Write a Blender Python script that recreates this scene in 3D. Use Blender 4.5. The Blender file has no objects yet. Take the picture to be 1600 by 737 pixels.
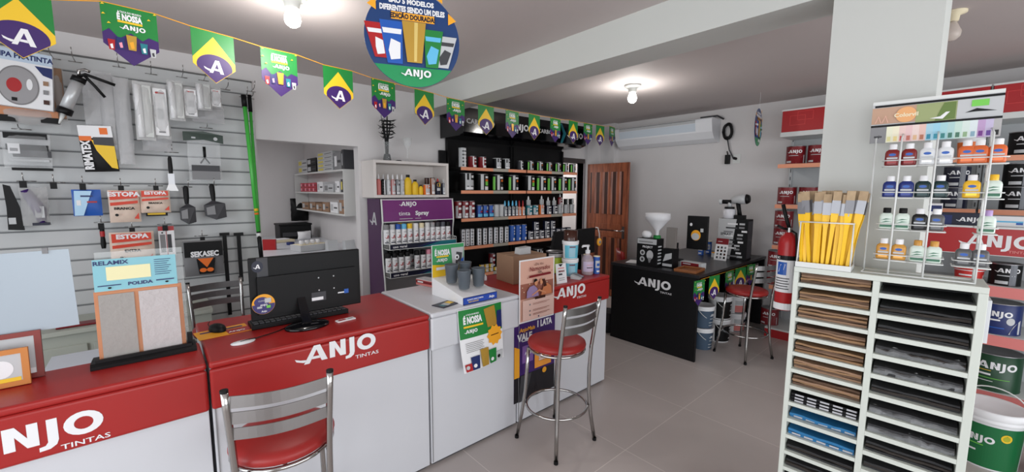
import bpy, math, random
from mathutils import Vector, Matrix
random.seed(7)
SC = bpy.context.scene
COL = SC.collection
PI = math.pi
# ---------------------------------------------------------------- camera
FPX = 642.0
YAW, PITCH, ROLL = math.radians(48.75), math.radians(6.28), math.radians(0.25)
CAMP = Vector((0, 0, 1.68))
_f = Vector((math.cos(YAW)*math.cos(PITCH), math.sin(YAW)*math.cos(PITCH), -math.sin(PITCH)))
_r = _f.cross(Vector((0, 0, 1))).normalized()
_u = _r.cross(_f)
_c, _s = math.cos(ROLL), math.sin(ROLL)
RR = _c*_r + _s*_u
UU = _c*_u - _s*_r
cam_d = bpy.data.cameras.new('camera')
cam = bpy.data.objects.new('camera', cam_d)
COL.objects.link(cam)
cam_d.sensor_fit = 'HORIZONTAL'
cam_d.sensor_width = 36.0
cam_d.lens = FPX/1600*36.0
cam_d.clip_start = 0.05
cam_d.clip_end = 100
mw = Matrix((RR, UU, -_f)).transposed().to_4x4()
mw.translation = CAMP
cam.matrix_world = mw
SC.camera = cam
# ---------------------------------------------------------------- light
w = bpy.data.worlds.new('world'); SC.world = w
w.use_nodes = True
bg = w.node_tree.nodes['Background']
bg.inputs[0].default_value = (0.86, 0.93, 1.0, 1)
bg.inputs[1].default_value = 1.0
def area(name, loc, rot, sx, sy, power, color=(1, 1, 1)):
    l = bpy.data.lights.new(name, 'AREA'); l.shape = 'RECTANGLE'; l.size = sx; l.size_y = sy
    l.energy = power; l.color = color
    o = bpy.data.objects.new(name, l); COL.objects.link(o)
    o.location = loc; o.rotation_euler = rot
    return o
# unseen area lights added for assumed daylight: behind the camera and at the side
area('assumed_front_light', (-2.85, 0.0, 1.35), (0, -PI/2, 0), 2.3, 4.8, 112, (0.93, 0.97, 1.0))
area('added_side_light', (1.6, -3.3, 1.45), (PI/2, 0, 0), 6.0, 2.2, 135, (0.95, 0.98, 1.0))
area('hall_fill', (5.0, 5.9, 2.2), (PI/2 + PI, 0, 0), 1.5, 1.2, 34, (1.0, 0.97, 0.95))  # lamp added to brighten the windowless hall beyond the doorway
area('backroom_fill', (-0.6, 5.4, 2.5), (0, 0, 0), 1.5, 1.0, 40, (0.97, 0.98, 1.0))  # extra unseen lamp under the ceiling, lifts the back room's brightness
SC.view_settings.view_transform = 'Standard'
SC.view_settings.look = 'None'
SC.view_settings.gamma = 1
SC.view_settings.exposure = 0.0
SC.view_settings.use_curve_mapping = False
# ---------------------------------------------------------------- materials
def lin(c):
    return tuple(((v/255)/12.92 if v/255 <= 0.04045 else ((v/255+0.055)/1.055)**2.4) for v in c)
MATS = {}
def mat(name, rgb, rough=0.5, metal=0.0, noise=0.0, nscale=20.0, bump=0.0, trans=0.0, alpha=1.0, emit=0.0, coat=0.0, ior=1.45):
    if name in MATS: return MATS[name]
    m = bpy.data.materials.new(name); m.use_nodes = True
    nt = m.node_tree; b = nt.nodes['Principled BSDF']
    c = lin(rgb)
    b.inputs['Base Color'].default_value = (*c, 1)
    b.inputs['Roughness'].default_value = rough
    b.inputs['Metallic'].default_value = metal
    b.inputs['IOR'].default_value = ior
    if trans: b.inputs['Transmission Weight'].default_value = trans
    if alpha < 1: b.inputs['Alpha'].default_value = alpha
    if coat: b.inputs['Coat Weight'].default_value = coat
    if emit:
        b.inputs['Emission Color'].default_value = (*c, 1); b.inputs['Emission Strength'].default_value = emit
    if noise or bump:
        tc = nt.nodes.new('ShaderNodeTexCoord'); n = nt.nodes.new('ShaderNodeTexNoise')
        n.inputs['Scale'].default_value = nscale; n.inputs['Detail'].default_value = 4
        nt.links.new(tc.outputs['Object'], n.inputs['Vector'])
        if noise:
            r = nt.nodes.new('ShaderNodeMapRange')
            r.inputs[3].default_value = 1-noise; r.inputs[4].default_value = 1+noise*0.6
            nt.links.new(n.outputs['Fac'], r.inputs[0])
            mx = nt.nodes.new('ShaderNodeMix'); mx.data_type = 'RGBA'; mx.blend_type = 'MULTIPLY'
            mx.inputs[0].default_value = 1; mx.inputs[6].default_value = (*c, 1)
            nt.links.new(r.outputs[0], mx.inputs[7]); nt.links.new(mx.outputs[2], b.inputs['Base Color'])
        if bump:
            bp_ = nt.nodes.new('ShaderNodeBump'); bp_.inputs['Strength'].default_value = bump; bp_.inputs['Distance'].default_value = 0.01
            nt.links.new(n.outputs['Fac'], bp_.inputs['Height']); nt.links.new(bp_.outputs[0], b.inputs['Normal'])
    MATS[name] = m
    return m
WALL = mat('wall_paint', (208, 205, 205), 0.7, noise=0.05, nscale=3, bump=0.05)
CEIL = mat('ceiling_paint', (196, 187, 185), 0.75, noise=0.03, nscale=2)
BEAMP = mat('beam_paint', (197, 199, 195), 0.7, noise=0.03, nscale=2)
WHITE = mat('white_laminate', (202, 203, 208), 0.35, noise=0.02, nscale=4)
WMET = mat('white_enamel', (212, 214, 212), 0.35)
WPAPER = mat('white_paper', (228, 228, 230), 0.6)
SORT = mat('sorter_paint', (202, 207, 199), 0.45, noise=0.03, nscale=6)
RED = mat('red_laminate', (160, 32, 30), 0.36, noise=0.06, nscale=5)
REDV = mat('red_vinyl', (150, 34, 32), 0.42, noise=0.05, nscale=14, bump=0.06)
REDC = mat('red_paint', (168, 28, 32), 0.35)
DRED = mat('dark_red_label', (120, 22, 30), 0.4)
PINKSH = mat('price_rail_pink', (214, 122, 118), 0.4)
RAIL = mat('price_rail_orange', (226, 150, 116), 0.35)
RAILG = mat('price_rail_grey', (168, 162, 150), 0.35)
BLACK = mat('black_laminate', (11, 11, 13), 0.45, noise=0.05, nscale=6)
BLK = mat('black_plastic', (10, 10, 12), 0.5)
GBLK = mat('gloss_black', (9, 9, 13), 0.12)
DGREY = mat('dark_grey', (58, 58, 62), 0.5)
GREY = mat('mid_grey', (128, 128, 130), 0.5)
LGREY = mat('light_grey', (186, 188, 190), 0.45)
CHROME = mat('chrome', (176, 174, 172), 0.16, metal=1.0)
STEEL = mat('brushed_steel', (150, 148, 148), 0.3, metal=1.0)
TIN = mat('tin', (165, 165, 168), 0.36, metal=0.9)
GOLD = mat('gold_foil', (190, 150, 62), 0.35, metal=0.35)
GREEN = mat('flag_green', (24, 122, 52), 0.45)
BGREEN = mat('pole_green', (70, 178, 70), 0.3)
LGREEN = mat('lime_green', (112, 196, 74), 0.4)
YEL = mat('flag_yellow', (232, 190, 40), 0.45)
PURP = mat('flag_purple', (58, 28, 98), 0.45)
VIOL = mat('display_violet', (112, 32, 110), 0.35, noise=0.15, nscale=2.5)
DVIOL = mat('display_dark_violet', (66, 28, 72), 0.4)
NAVY = mat('navy', (24, 40, 96), 0.4)
DNAVY = mat('dark_navy', (16, 20, 44), 0.4)
BLUE = mat('blue', (28, 84, 170), 0.4)
LBLUE = mat('light_blue', (96, 180, 220), 0.4)
TEAL = mat('teal', (30, 118, 130), 0.4)
CYAN = mat('pale_cyan', (128, 196, 206), 0.45)
ORANGE = mat('orange', (224, 108, 32), 0.4)
AMBER = mat('amber', (236, 164, 40), 0.45)
CREAM = mat('cream', (232, 220, 188), 0.5)
PINK = mat('pink', (232, 150, 170), 0.5)
BROWN = mat('brown_plastic', (64, 32, 22), 0.25)
CARD = mat('cardboard', (150, 118, 94), 0.75, noise=0.08, nscale=9)
KRAFT = mat('kraft_paper', (100, 76, 60), 0.8, noise=0.25, nscale=18)
SANDP = mat('dark_sandpaper', (52, 46, 42), 0.85, noise=0.3, nscale=24)
WOODL = mat('light_wood', (196, 132, 92), 0.5, noise=0.15, nscale=12)
WOODT = mat('tray_wood', (140, 84, 44), 0.4, noise=0.2, nscale=10)
PLASTERG = mat('grey_plaster', (160, 156, 152), 0.9, noise=0.08, nscale=60, bump=0.3)
PLASTERW = mat('white_plaster', (190, 184, 184), 0.9, noise=0.06, nscale=40, bump=0.5)
FILM = mat('clear_film', (226, 228, 230), 0.12, alpha=0.22)
FILM2 = mat('milky_film', (206, 206, 206), 0.25, alpha=0.42)
GLASS = mat('clear_glass', (235, 240, 240), 0.04, alpha=0.16)
SMOKE = mat('smoky_cup', (92, 100, 108), 0.18, alpha=0.8)
for _m in (BLACK, BLK): _m.node_tree.nodes['Principled BSDF'].inputs['Specular IOR Level'].default_value = 0.3
def floor_mat():
    m = bpy.data.materials.new('floor_tiles'); m.use_nodes = True
    nt = m.node_tree; b = nt.nodes['Principled BSDF']
    tc = nt.nodes.new('ShaderNodeTexCoord'); mp = nt.nodes.new('ShaderNodeMapping')
    mp.inputs['Location'].default_value = FLOOR_OFF
    br = nt.nodes.new('ShaderNodeTexBrick')
    br.offset = 0.0; br.inputs['Scale'].default_value = 1.0
    br.inputs['Mortar Size'].default_value = 0.0028; br.inputs['Mortar Smooth'].default_value = 0.2
    br.inputs['Brick Width'].default_value = 0.80; br.inputs['Row Height'].default_value = 0.80
    br.inputs['Color1'].default_value = (*lin((186, 177, 173)), 1); br.inputs['Color2'].default_value = (*lin((181, 172, 168)), 1)
    br.inputs['Mortar'].default_value = (*lin((212, 204, 198)), 1)
    n = nt.nodes.new('ShaderNodeTexNoise'); n.inputs['Scale'].default_value = 1.7; n.inputs['Detail'].default_value = 6
    r = nt.nodes.new('ShaderNodeMapRange'); r.inputs[3].default_value = 0.86; r.inputs[4].default_value = 1.1
    mx = nt.nodes.new('ShaderNodeMix'); mx.data_type = 'RGBA'; mx.blend_type = 'MULTIPLY'; mx.inputs[0].default_value = 1
    nt.links.new(tc.outputs['Object'], mp.inputs['Vector']); nt.links.new(mp.outputs[0], br.inputs['Vector'])
    nt.links.new(tc.outputs['Object'], n.inputs['Vector']); nt.links.new(n.outputs['Fac'], r.inputs[0])
    nt.links.new(br.outputs['Color'], mx.inputs[6]); nt.links.new(r.outputs[0], mx.inputs[7])
    nt.links.new(mx.outputs[2], b.inputs['Base Color'])
    b.inputs['Roughness'].default_value = 0.34
    return m
def door_wood():
    m = bpy.data.materials.new('varnished_wood'); m.use_nodes = True
    nt = m.node_tree; b = nt.nodes['Principled BSDF']
    tc = nt.nodes.new('ShaderNodeTexCoord'); mp = nt.nodes.new('ShaderNodeMapping')
    mp.inputs['Scale'].default_value = (14, 14, 1.2)
    n = nt.nodes.new('ShaderNodeTexNoise'); n.inputs['Scale'].default_value = 3; n.inputs['Detail'].default_value = 5
    cr = nt.nodes.new('ShaderNodeValToRGB')
    cr.color_ramp.elements[0].color = (*lin((104, 52, 32)), 1); cr.color_ramp.elements[1].color = (*lin((164, 92, 60)), 1)
    cr.color_ramp.elements[0].position = .3; cr.color_ramp.elements[1].position = .7
    nt.links.new(tc.outputs['Object'], mp.inputs['Vector']); nt.links.new(mp.outputs[0], n.inputs['Vector'])
    nt.links.new(n.outputs['Fac'], cr.inputs[0]); nt.links.new(cr.outputs[0], b.inputs['Base Color'])
    b.inputs['Roughness'].default_value = 0.35
    return m
FLOOR_OFF = (0.18, 0.20, 0)
# ---------------------------------------------------------------- pixel of the 1600x737 photo -> point on a known plane
def ray(u, v): return RR*((u-800)/FPX) - UU*((v-368.5)/FPX) + _f
def at(u, v, x=None, y=None, z=None):
    d = ray(u, v)
    if x is not None: t = (x-CAMP.x)/d.x
    elif y is not None: t = (y-CAMP.y)/d.y
    else: t = (z-CAMP.z)/d.z
    return CAMP + d*t
# ---------------------------------------------------------------- text
_tc = {}
def txt(s, bold=0.0):
    k = (s, bold)
    if k in _tc: return _tc[k]
    cu = bpy.data.curves.new('t', 'FONT'); cu.body = s; cu.offset = bold; cu.resolution_u = 2
    ob = bpy.data.objects.new('t', cu)
    me = ob.to_mesh()
    vs = [(v.co.x, v.co.y) for v in me.vertices]; fs = [tuple(p.vertices) for p in me.polygons]
    ob.to_mesh_clear(); bpy.data.objects.remove(ob); bpy.data.curves.remove(cu)
    if not vs: _tc[k] = ([], [], 0, 0, 0); return _tc[k]
    x0 = min(v[0] for v in vs); x1 = max(v[0] for v in vs)
    vs = [((x-x0)/0.70, y/0.70) for x, y in vs]           # cap height -> 1
    _tc[k] = (vs, fs, (x1-x0)/0.70, min(v[1] for v in vs), max(v[1] for v in vs))
    return _tc[k]
def ell(cx, cy, rx, ry, n=20, a0=0.0, a1=2*PI, closed=True):
    m = n if closed else n+1
    return [(cx+rx*math.cos(a0+(a1-a0)*i/n), cy+ry*math.sin(a0+(a1-a0)*i/n)) for i in range(m)]
LOGO_A = [[(0, -.02), (.24, -.02), (.33, .20), (.555, .74), (.70, .19), (.76, 0), (1.02, 0), (.72, 1), (.45, 1)], [(.335, .20), (.695, .18), (.655, .34), (.395, .35)],
          [(-.36, .40), (-.30, .24), (-.02, .10), (.05, .11), (.11, .23), (-.12, .28)]]
LOGO = LOGO_A + [[(1.12, 0), (1.36, 0), (1.36, .58), (1.60, 0), (1.86, 0), (1.86, 1), (1.62, 1), (1.62, .42), (1.38, 1), (1.12, 1)],
        [(2.04, 1), (2.04, .02), (1.98, -.11), (1.84, -.14), (1.84, -.32), (2.08, -.29), (2.23, -.15), (2.28, .05), (2.28, 1)]]
LOGO_O = (2.87, .49, .47, .52, .23, .28)     # cx, cy, outer and inner radii
# ---------------------------------------------------------------- mesh builder
class MB:
    def __init__(s, M=None):
        s.v = []; s.f = []; s.mi = []; s.sm = []; s.mats = []; s.M = M
    def add(s, vs, fs, m, smooth=False, fn=None):
        if m not in s.mats: s.mats.append(m)
        mi = s.mats.index(m); o = len(s.v)
        for p in vs:
            p = Vector(p)
            if fn: p = fn(p)
            s.v.append(s.M @ p if s.M else p)
        for f in fs:
            s.f.append(tuple(o+i for i in f)); s.mi.append(mi); s.sm.append(smooth)
    def box(s, x0, x1, y0, y1, z0, z1, m):
        vs = [(x, y, z) for x in (x0, x1) for y in (y0, y1) for z in (z0, z1)]
        s.add(vs, [(0, 1, 3, 2), (4, 6, 7, 5), (0, 4, 5, 1), (2, 3, 7, 6), (0, 2, 6, 4), (1, 5, 7, 3)], m)
    def obox(s, c, U, V, N, su, sv, sn, m):
        """box centred at c with half sizes along unit axes"""
        c = Vector(c); U = Vector(U); V = Vector(V); N = Vector(N)
        vs = [c+U*a*su+V*b*sv+N*d*sn for a in (-1, 1) for b in (-1, 1) for d in (-1, 1)]
        s.add(vs, [(0, 1, 3, 2), (4, 6, 7, 5), (0, 4, 5, 1), (2, 3, 7, 6), (0, 2, 6, 4), (1, 5, 7, 3)], m)
    def prism(s, pts, d, m, smooth=False):
        """extrude a planar 3D outline by vector d"""
        n = len(pts); d = Vector(d); pts = [Vector(p) for p in pts]
        s.add(pts+[p+d for p in pts], [tuple(range(n-1, -1, -1)), tuple(range(n, 2*n))], m)
        s.add(pts+[p+d for p in pts], [(i, (i+1) % n, n+(i+1) % n, n+i) for i in range(n)], m, smooth)
    def lathe(s, prof, m, c=(0, 0, 0), n=20, sx=1.0, sy=1.0, cap=True, axis='z', smooth=True):
        cx, cy, cz = c; vs = []
        def P(r, h, a):
            x, y = r*math.cos(a)*sx, r*math.sin(a)*sy
            return {'z': (cx+x, cy+y, cz+h), 'x': (cx+h, cy+x, cz+y), 'y': (cx+x, cy+h, cz+y)}[axis]
        for r, h in prof:
            for i in range(n): vs.append(P(r, h, 2*PI*i/n))
        fs = []
        for k in range(len(prof)-1):
            for i in range(n):
                j = (i+1) % n
                fs.append((k*n+i, k*n+j, (k+1)*n+j, (k+1)*n+i))
        s.add(vs, fs, m, smooth)
        if cap:
            for k, rev in ((0, True), (len(prof)-1, False)):
                if prof[k][0] > 1e-5:
                    ring = [P(prof[k][0], prof[k][1], 2*PI*i/n) for i in range(n)]
                    s.add(ring, [tuple(range(n-1, -1, -1) if rev else range(n))], m)
    def tube(s, pts, r, m, n=8, closed=False, cap=True):
        pts = [Vector(p) for p in pts]; N = len(pts); vs = []
        up = None
        for i, p in enumerate(pts):
            a = pts[i-1] if (i > 0 or closed) else p
            b = pts[(i+1) % N] if (i < N-1 or closed) else p
            t = (b-a).normalized()
            if up is None:
                up = t.orthogonal().normalized()
            else:
                up = (up - t*up.dot(t)).normalized()
            w_ = t.cross(up)
            rr = r[i] if isinstance(r, (list, tuple)) else r
            for k in range(n):
                an = 2*PI*k/n
                vs.append(p+up*math.cos(an)*rr+w_*math.sin(an)*rr)
        fs = []
        for i in range(N if closed else N-1):
            for k in range(n):
                j = (k+1) % n; q = (i+1) % N
                fs.append((i*n+k, i*n+j, q*n+j, q*n+k))
        if cap and not closed:
            fs.append(tuple(range(n-1, -1, -1))); fs.append(tuple((N-1)*n+k for k in range(n)))
        s.add(vs, fs, m, True)
    def build(s, name, parent=None, bevel=0.0, seg=2, label=None):
        me = bpy.data.meshes.new(name)
        me.from_pydata([tuple(v) for v in s.v], [], s.f)
        for m in s.mats: me.materials.append(m)
        me.polygons.foreach_set('material_index', s.mi)
        me.polygons.foreach_set('use_smooth', s.sm)
        me.update()
        o = bpy.data.objects.new(name, me); COL.objects.link(o)
        if parent is not None:
            o.parent = parent
            if parent.matrix_world != Matrix() or True:
                o.matrix_parent_inverse = Matrix()
        if bevel:
            b = o.modifiers.new('bevel', 'BEVEL'); b.width = bevel; b.segments = seg; b.limit_method = 'ANGLE'; b.angle_limit = math.radians(50)
        if label: o['label'] = label
        return o
class Print:
    """flat graphics: draws 2D shapes in metres on a plane (origin, unit U, unit V), each a hair above the last"""
    def __init__(s, mb, O, U, V, eps=0.0005, base=0.0006, fn=None):
        s.mb = mb; s.O = Vector(O); s.U = Vector(U).normalized(); s.V = Vector(V).normalized(); s.N = s.U.cross(s.V)
        s.k = base; s.e = eps; s.fn = fn
    def P(s, u, v):
        if s.fn: return s.fn(u, v, s.k)
        return s.O+s.U*u+s.V*v+s.N*s.k
    def step(s): s.k += s.e
    def poly(s, pts, m, step=True):
        s.mb.add([s.P(*p) for p in pts], [tuple(range(len(pts)))], m)
        if step: s.step()
    def rect(s, u0, v0, u1, v1, m, step=True, n=None):
        if n is None: n = 1
        if s.fn and n == 1: n = max(1, int(abs(u1-u0)/0.012))
        vs = []
        for i in range(n+1):
            u = u0+(u1-u0)*i/n
            vs += [s.P(u, v0), s.P(u, v1)]
        s.mb.add(vs, [(2*i, 2*i+2, 2*i+3, 2*i+1) for i in range(n)], m)
        if step: s.step()
    def disc(s, cx, cy, rx, ry, m, n=24): s.poly(ell(cx, cy, rx, ry, n), m)
    def ring(s, cx, cy, rx, ry, ix, iy, m, n=20, step=True):
        a = ell(cx, cy, rx, ry, n); b = ell(cx, cy, ix, iy, n)
        s.mb.add([s.P(*p) for p in a+b], [(i, (i+1) % n, n+(i+1) % n, n+i) for i in range(n)], m)
        if step: s.step()
    def text(s, t, cx, cy, h, m, bold=0.03, align='c', sx=1.0, shear=0.0):
        vs, fs, w_, lo, hi = txt(t, bold)
        x0 = cx - (w_*h*sx/2 if align == 'c' else (w_*h*sx if align == 'r' else 0))
        s.mb.add([s.P(x0+(x+shear*y)*h*sx, cy-h/2+y*h) for x, y in vs], fs, m); s.step()
    def logo(s, x, y, h, m, only_a=False, sx=1.2):
        """x, y = lower left of the letter A"""
        if only_a: sx = 1.0
        for pl in (LOGO_A if only_a else LOGO): s.poly([(x+a*h*sx, y+b*h) for a, b in pl], m, False)
        if not only_a:
            cx, cy, rx, ry, ix, iy = LOGO_O
            s.ring(x+cx*h*sx, y+cy*h, rx*h*sx, ry*h, ix*h*sx, iy*h, m, 20, False)
        s.step()
    def lines(s, u0, v0, u1, n, dv, h, m, seed=1):
        r = random.Random(seed)
        for i in range(n):
            e = u0+(u1-u0)*(0.6+0.4*r.random())
            s.rect(u0, v0-i*dv, e, v0-i*dv+h, m, False)
        s.step()
# ---------------------------------------------------------------- things
def thing(name, label, cat, loc=(0, 0, 0), rz=0.0, group=None):
    o = bpy.data.objects.new(name, None); COL.objects.link(o)
    o.empty_display_size = 0.1
    o.location = loc; o.rotation_euler = (0, 0, rz)
    o['label'] = label; o['category'] = cat
    if group: o['group'] = group
    return o
def tag(o, label, cat, group=None, kind=None, loc=None, rz=None):
    o['label'] = label; o['category'] = cat
    if group: o['group'] = group
    if kind: o['kind'] = kind
    if loc is not None: o.location = loc
    if rz is not None: o.rotation_euler = (0, 0, rz)
    return o
def struct(o):
    o['kind'] = 'structure'; return o
CH = {}
def dup(root, loc=None, rz=None, label=None, group=None, scale=None):
    r = root.copy(); COL.objects.link(r)
    if loc is not None: r.location = loc
    if rz is not None: r.rotation_euler = (0, 0, rz)
    if scale is not None: r.scale = scale
    if label: r['label'] = label
    if group: r['group'] = group
    for ch in root.children:
        c = ch.copy(); COL.objects.link(c); c.parent = r
        for g in ch.children:
            d = g.copy(); COL.objects.link(d); d.parent = c
    return r
class Kind:
    """the first place() uses the prototype itself, later ones copy it"""
    def __init__(s, make): s.make = make; s.o = None
    def place(s, loc, rz, label, group=None, scale=None):
        if s.o is None:
            s.o = s.make(); o = s.o
            o.location = loc; o.rotation_euler = (0, 0, rz); o['label'] = label
            if scale: o.scale = scale
            if group: o['group'] = group
            return o
        return dup(s.o, loc, rz, label, group, scale)
ORD = ['leftmost', 'second from left', 'third from left', 'fourth from left', 'fifth from left', 'sixth from left', 'seventh from left', 'eighth from left',
       'ninth from left', 'tenth from left', 'eleventh from left', 'twelfth from left', 'thirteenth from left', 'fourteenth from left', 'fifteenth from left', 'sixteenth from left', 'seventeenth from left', 'eighteenth from left']
# ================================================================ the room
XR, YL, HC = 5.85, 4.38, 2.78      # far wall, left wall, ceiling
XF, YR = -3.0, -3.6                # assumed shop front behind the camera, right wall
b = MB(); b.box(XF, XR+0.15, YR, 7.1, -0.1, 0, floor_mat()); struct(b.build('floor'))
b = MB(); b.box(XF-.15, XR+0.15, YR, 7.1, HC, HC+0.12, CEIL); struct(b.build('ceiling'))
OX0, OX1, OZ = 0.755, 1.677, 2.135     # passage to the back room
DX0, DX1, DZ = 4.62, 5.40, 2.13        # doorway behind the black shelving
b = MB()
b.box(XF, OX0, YL, YL+.12, 0, HC, WALL); b.box(OX0, OX1, YL, YL+.12, OZ, HC, WALL); b.box(OX1, DX0, YL, YL+.12, 0, HC, WALL)
b.box(DX0, DX1, YL, YL+.12, DZ, HC, WALL); b.box(DX1, XR+.15, YL, YL+.12, 0, HC, WALL)
struct(b.build('wall_left'))
b = MB(); b.box(XR, XR+.15, YR, YL+.12, 0, HC, WALL); struct(b.build('wall_far'))
b = MB(); b.box(XF-.15, XR+.15, YR-.15, YR, 0, .3, WALL); b.box(XF-.15, XR+.15, YR-.15, YR, 2.6, HC, WALL)
b.box(XF-.15, -1.5, YR-.15, YR, .3, 2.6, WALL); b.box(4.7, XR+.15, YR-.15, YR, .3, 2.6, WALL); struct(b.build('wall_right'))  # window opening here is unseen, added to go with the side light
b = MB(); b.box(XF-.15, XF, YR, 7.0, 2.55, HC, WALL); b.box(XF-.15, XF, YR, 7.0, 0, .15, WALL)
b.box(XF-.15, XF, 3.7, 7.0, .15, 2.55, WALL); b.box(XF-.15, XF, YR, -2.5, .15, 2.55, WALL); struct(b.build('wall_front'))  # wide opening is unseen, assumed from light coming from behind the camera
# back rooms behind the left wall
b = MB(); b.box(XF, XR+.15, 7.0, 7.12, 0, HC, WALL); struct(b.build('wall_back'))
b = MB(); b.box(1.835, 1.935, YL+.12, 7.0, 0, HC, WALL); b.box(4.1, 4.2, YL+.12, 7.0, 0, HC, WALL); b.box(XR, XR+.15, YL+.12, 7.0, 0, HC, WALL); struct(b.build('wall_inner'))
# pilasters in the corner by the door
b = MB(); b.box(5.42, XR, YL-.06, YL, 0, HC, WALL); b.box(XR-.10, XR, YL-.34, YL-.06, 0, HC, WALL); struct(b.build('trim_1'))
# beam and column
b = MB(); b.box(2.335, 2.60, YR, YL, 2.55, HC, BEAMP); struct(b.build('trim_2'))
b = MB(); b.box(2.335, 2.60, 0.155, 0.508, 0, 2.55, BEAMP); struct(b.build('trim_3'))
# skirting
SK = mat('skirting', (170, 160, 156), .5)
b = MB(); b.box(XR-.012, XR, YR, 3.75, 0, .09, SK); struct(b.build('baseboard_far'))
b = MB(); b.box(1.72, 4.5, YL-.012, YL, 0, .09, SK); struct(b.build('baseboard_left'))
# doorway frame
FR = mat('dark_door_frame', (70, 62, 62), .5); FR2 = mat('grey_door_jamb', (112, 106, 110), .5)
b = MB(); b.box(DX0-.02, DX1+.06, YL-.02, YL+.14, DZ, DZ+.07, FR); b.box(DX1, DX1+.05, YL-.02, YL+.14, 0, DZ, FR2); b.box(DX0-.05, DX0, YL-.02, YL+.14, 0, DZ+.07, FR)
struct(b.build('trim_4'))
# the open door, parallel to the far wall
DW = door_wood(); DWD = mat('door_groove', (58, 26, 16), .45)
xd = 5.44
b = MB()
y0, y1 = 3.545, 4.345
b.box(xd, xd+.035, y0, y1, 0.01, 2.115, DW)
for (za, zb) in ((1.32, 1.98), (.12, .95)):
    b.box(xd-.004, xd, y0+.09, y1-.09, za, zb, DWD)
    n = 4
    for i in range(n):
        w_ = (y1-y0-.18)/n
        b.prism([(xd-.004, y0+.09+w_*i+.03, za), (xd-.004, y0+.09+w_*(i+1)-.03, za), (xd-.020, y0+.09+w_*(i+1)-.055, za), (xd-.020, y0+.09+w_*i+.055, za)], (0, 0, zb-za), DW)
for zc in (1.13, 1.0): b.box(xd-.006, xd, y0+.09, y1-.09, zc-.035, zc+.035, DW)
b.box(xd-.002, xd, y0+.09, y1-.09, 1.055, 1.075, DWD)
dr = struct(b.build('door_1', bevel=.003))
b = MB(); b.tube([(xd-.02, y0+.06, 1.07), (xd-.05, y0+.06, 1.07), (xd-.055, y0+.08, 1.07), (xd-.055, y0+.19, 1.07)], .009, CHROME)
b.box(xd-.012, xd, y0+.04, y0+.08, .95, 1.14, STEEL); b.tube([(xd-.02, y0+.06, 1.07), (xd, y0+.06, 1.07)], .016, STEEL, 10)
o = b.build('door_handle', dr, label='chrome lever handle on a plate')
b = MB(); b.box(xd-.004, xd+.01, y1-.005, y1+.012, 1.72, 1.83, WMET); b.box(xd-.004, xd+.01, y1-.005, y1+.012, .3, .41, WMET); b.build('hinge', dr)
# ================================================================ slatted wall panel
SLAT = mat('slat_panel', (190, 192, 193), .4, noise=.02, nscale=3); SLG = mat('slat_groove', (120, 122, 124), .6)
o_ = thing('slatwall_panel', 'white slatted display panel on the wall behind the counter, full of hanging tools', 'wall panel', (0, YL, 0))
b = MB(); z = 2.62
while z > .05:
    z2 = max(z-.113, 0.02)
    b.prism([(-2.4, -.001, z2+.010), (-2.4, -.018, z2+.010), (-2.4, -.022, z2+.016), (-2.4, -.022, z-.001), (-2.4, -.001, z-.001)], (3.14, 0, 0), SLAT)
    z = z2
b.box(-2.4, .74, -.012, -.001, 0.02, 2.61, SLG)
b.build('slat', o_)
b = MB(); b.box(-2.4, .745, -.026, -.001, 2.62, 2.632, mat('edge_trim', (90, 90, 90), .4)); b.build('top_trim', o_)
YS = YL-.022     # slat face
# ================================================================ counter
YC = 2.067
def counter(name, label, x0, x1, ybk, ztop, top, zband, yface, logo=None, hasred=True, body_x=None, pl=()):
    o = thing(name, label, 'counter', (x0, YC, 0))
    L = x1-x0; D = ybk-YC
    b = MB(); b.box(.004, L-.004, .012, D-.01, .02, ztop-.02, WHITE)
    b.box(.02, L-.02, .03, D-.03, 0, .02, DGREY)
    b.build('body', o, bevel=.003)
    b = MB(); b.box(.012, .016, .008, .012, .03, zband, GREY); b.build('panel_joint', o)
    b = MB(); b.box(.002, L-.002, -.012+yface, D, ztop-.03, ztop, top); b.box(.002, L-.002, -.012+yface, .011, zband, ztop-.03, top)
    b.build('counter_top', o, bevel=.012, seg=3)
    if logo:
        b = MB(); p = Print(b, (logo[0]-x0, -.012+yface, logo[1]), (1, 0, 0), (0, 0, 1), base=.0012)
        p.logo(0, 0, logo[2], WPAPER, sx=1.3); p.text('TINTAS', 3.75*logo[2], -.36*logo[2], .22*logo[2], WPAPER, .01, sx=1.45)
        b.build('logo', o)
    return o
def lg(u0, v0, u1, y=YC-.014):
    a = at(u0, v0, y=y); c = at(u1, v0, y=y)
    return a, c
counter('service_counter', 'red topped white counter section at the left carrying the wall texture samples', -1.55, .128, 2.385, .965, RED, .757, 0, (-.541, .809, .082))
counter('service_counter', 'red topped white counter section under the computer monitor', .132, 1.172, 2.74, .965, RED, .757, 0, (.493, .857, .081))
counter('service_counter', 'plain white raised counter section between the two red topped sections', 1.176, 1.872, 2.75, .968, WHITE, .74, -.006)
counter('service_counter', 'red topped white counter section at the far end beside the bar stool', 1.876, 2.925, 2.72, .965, RED, .757, 0, (2.252, .868, .078))
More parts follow.
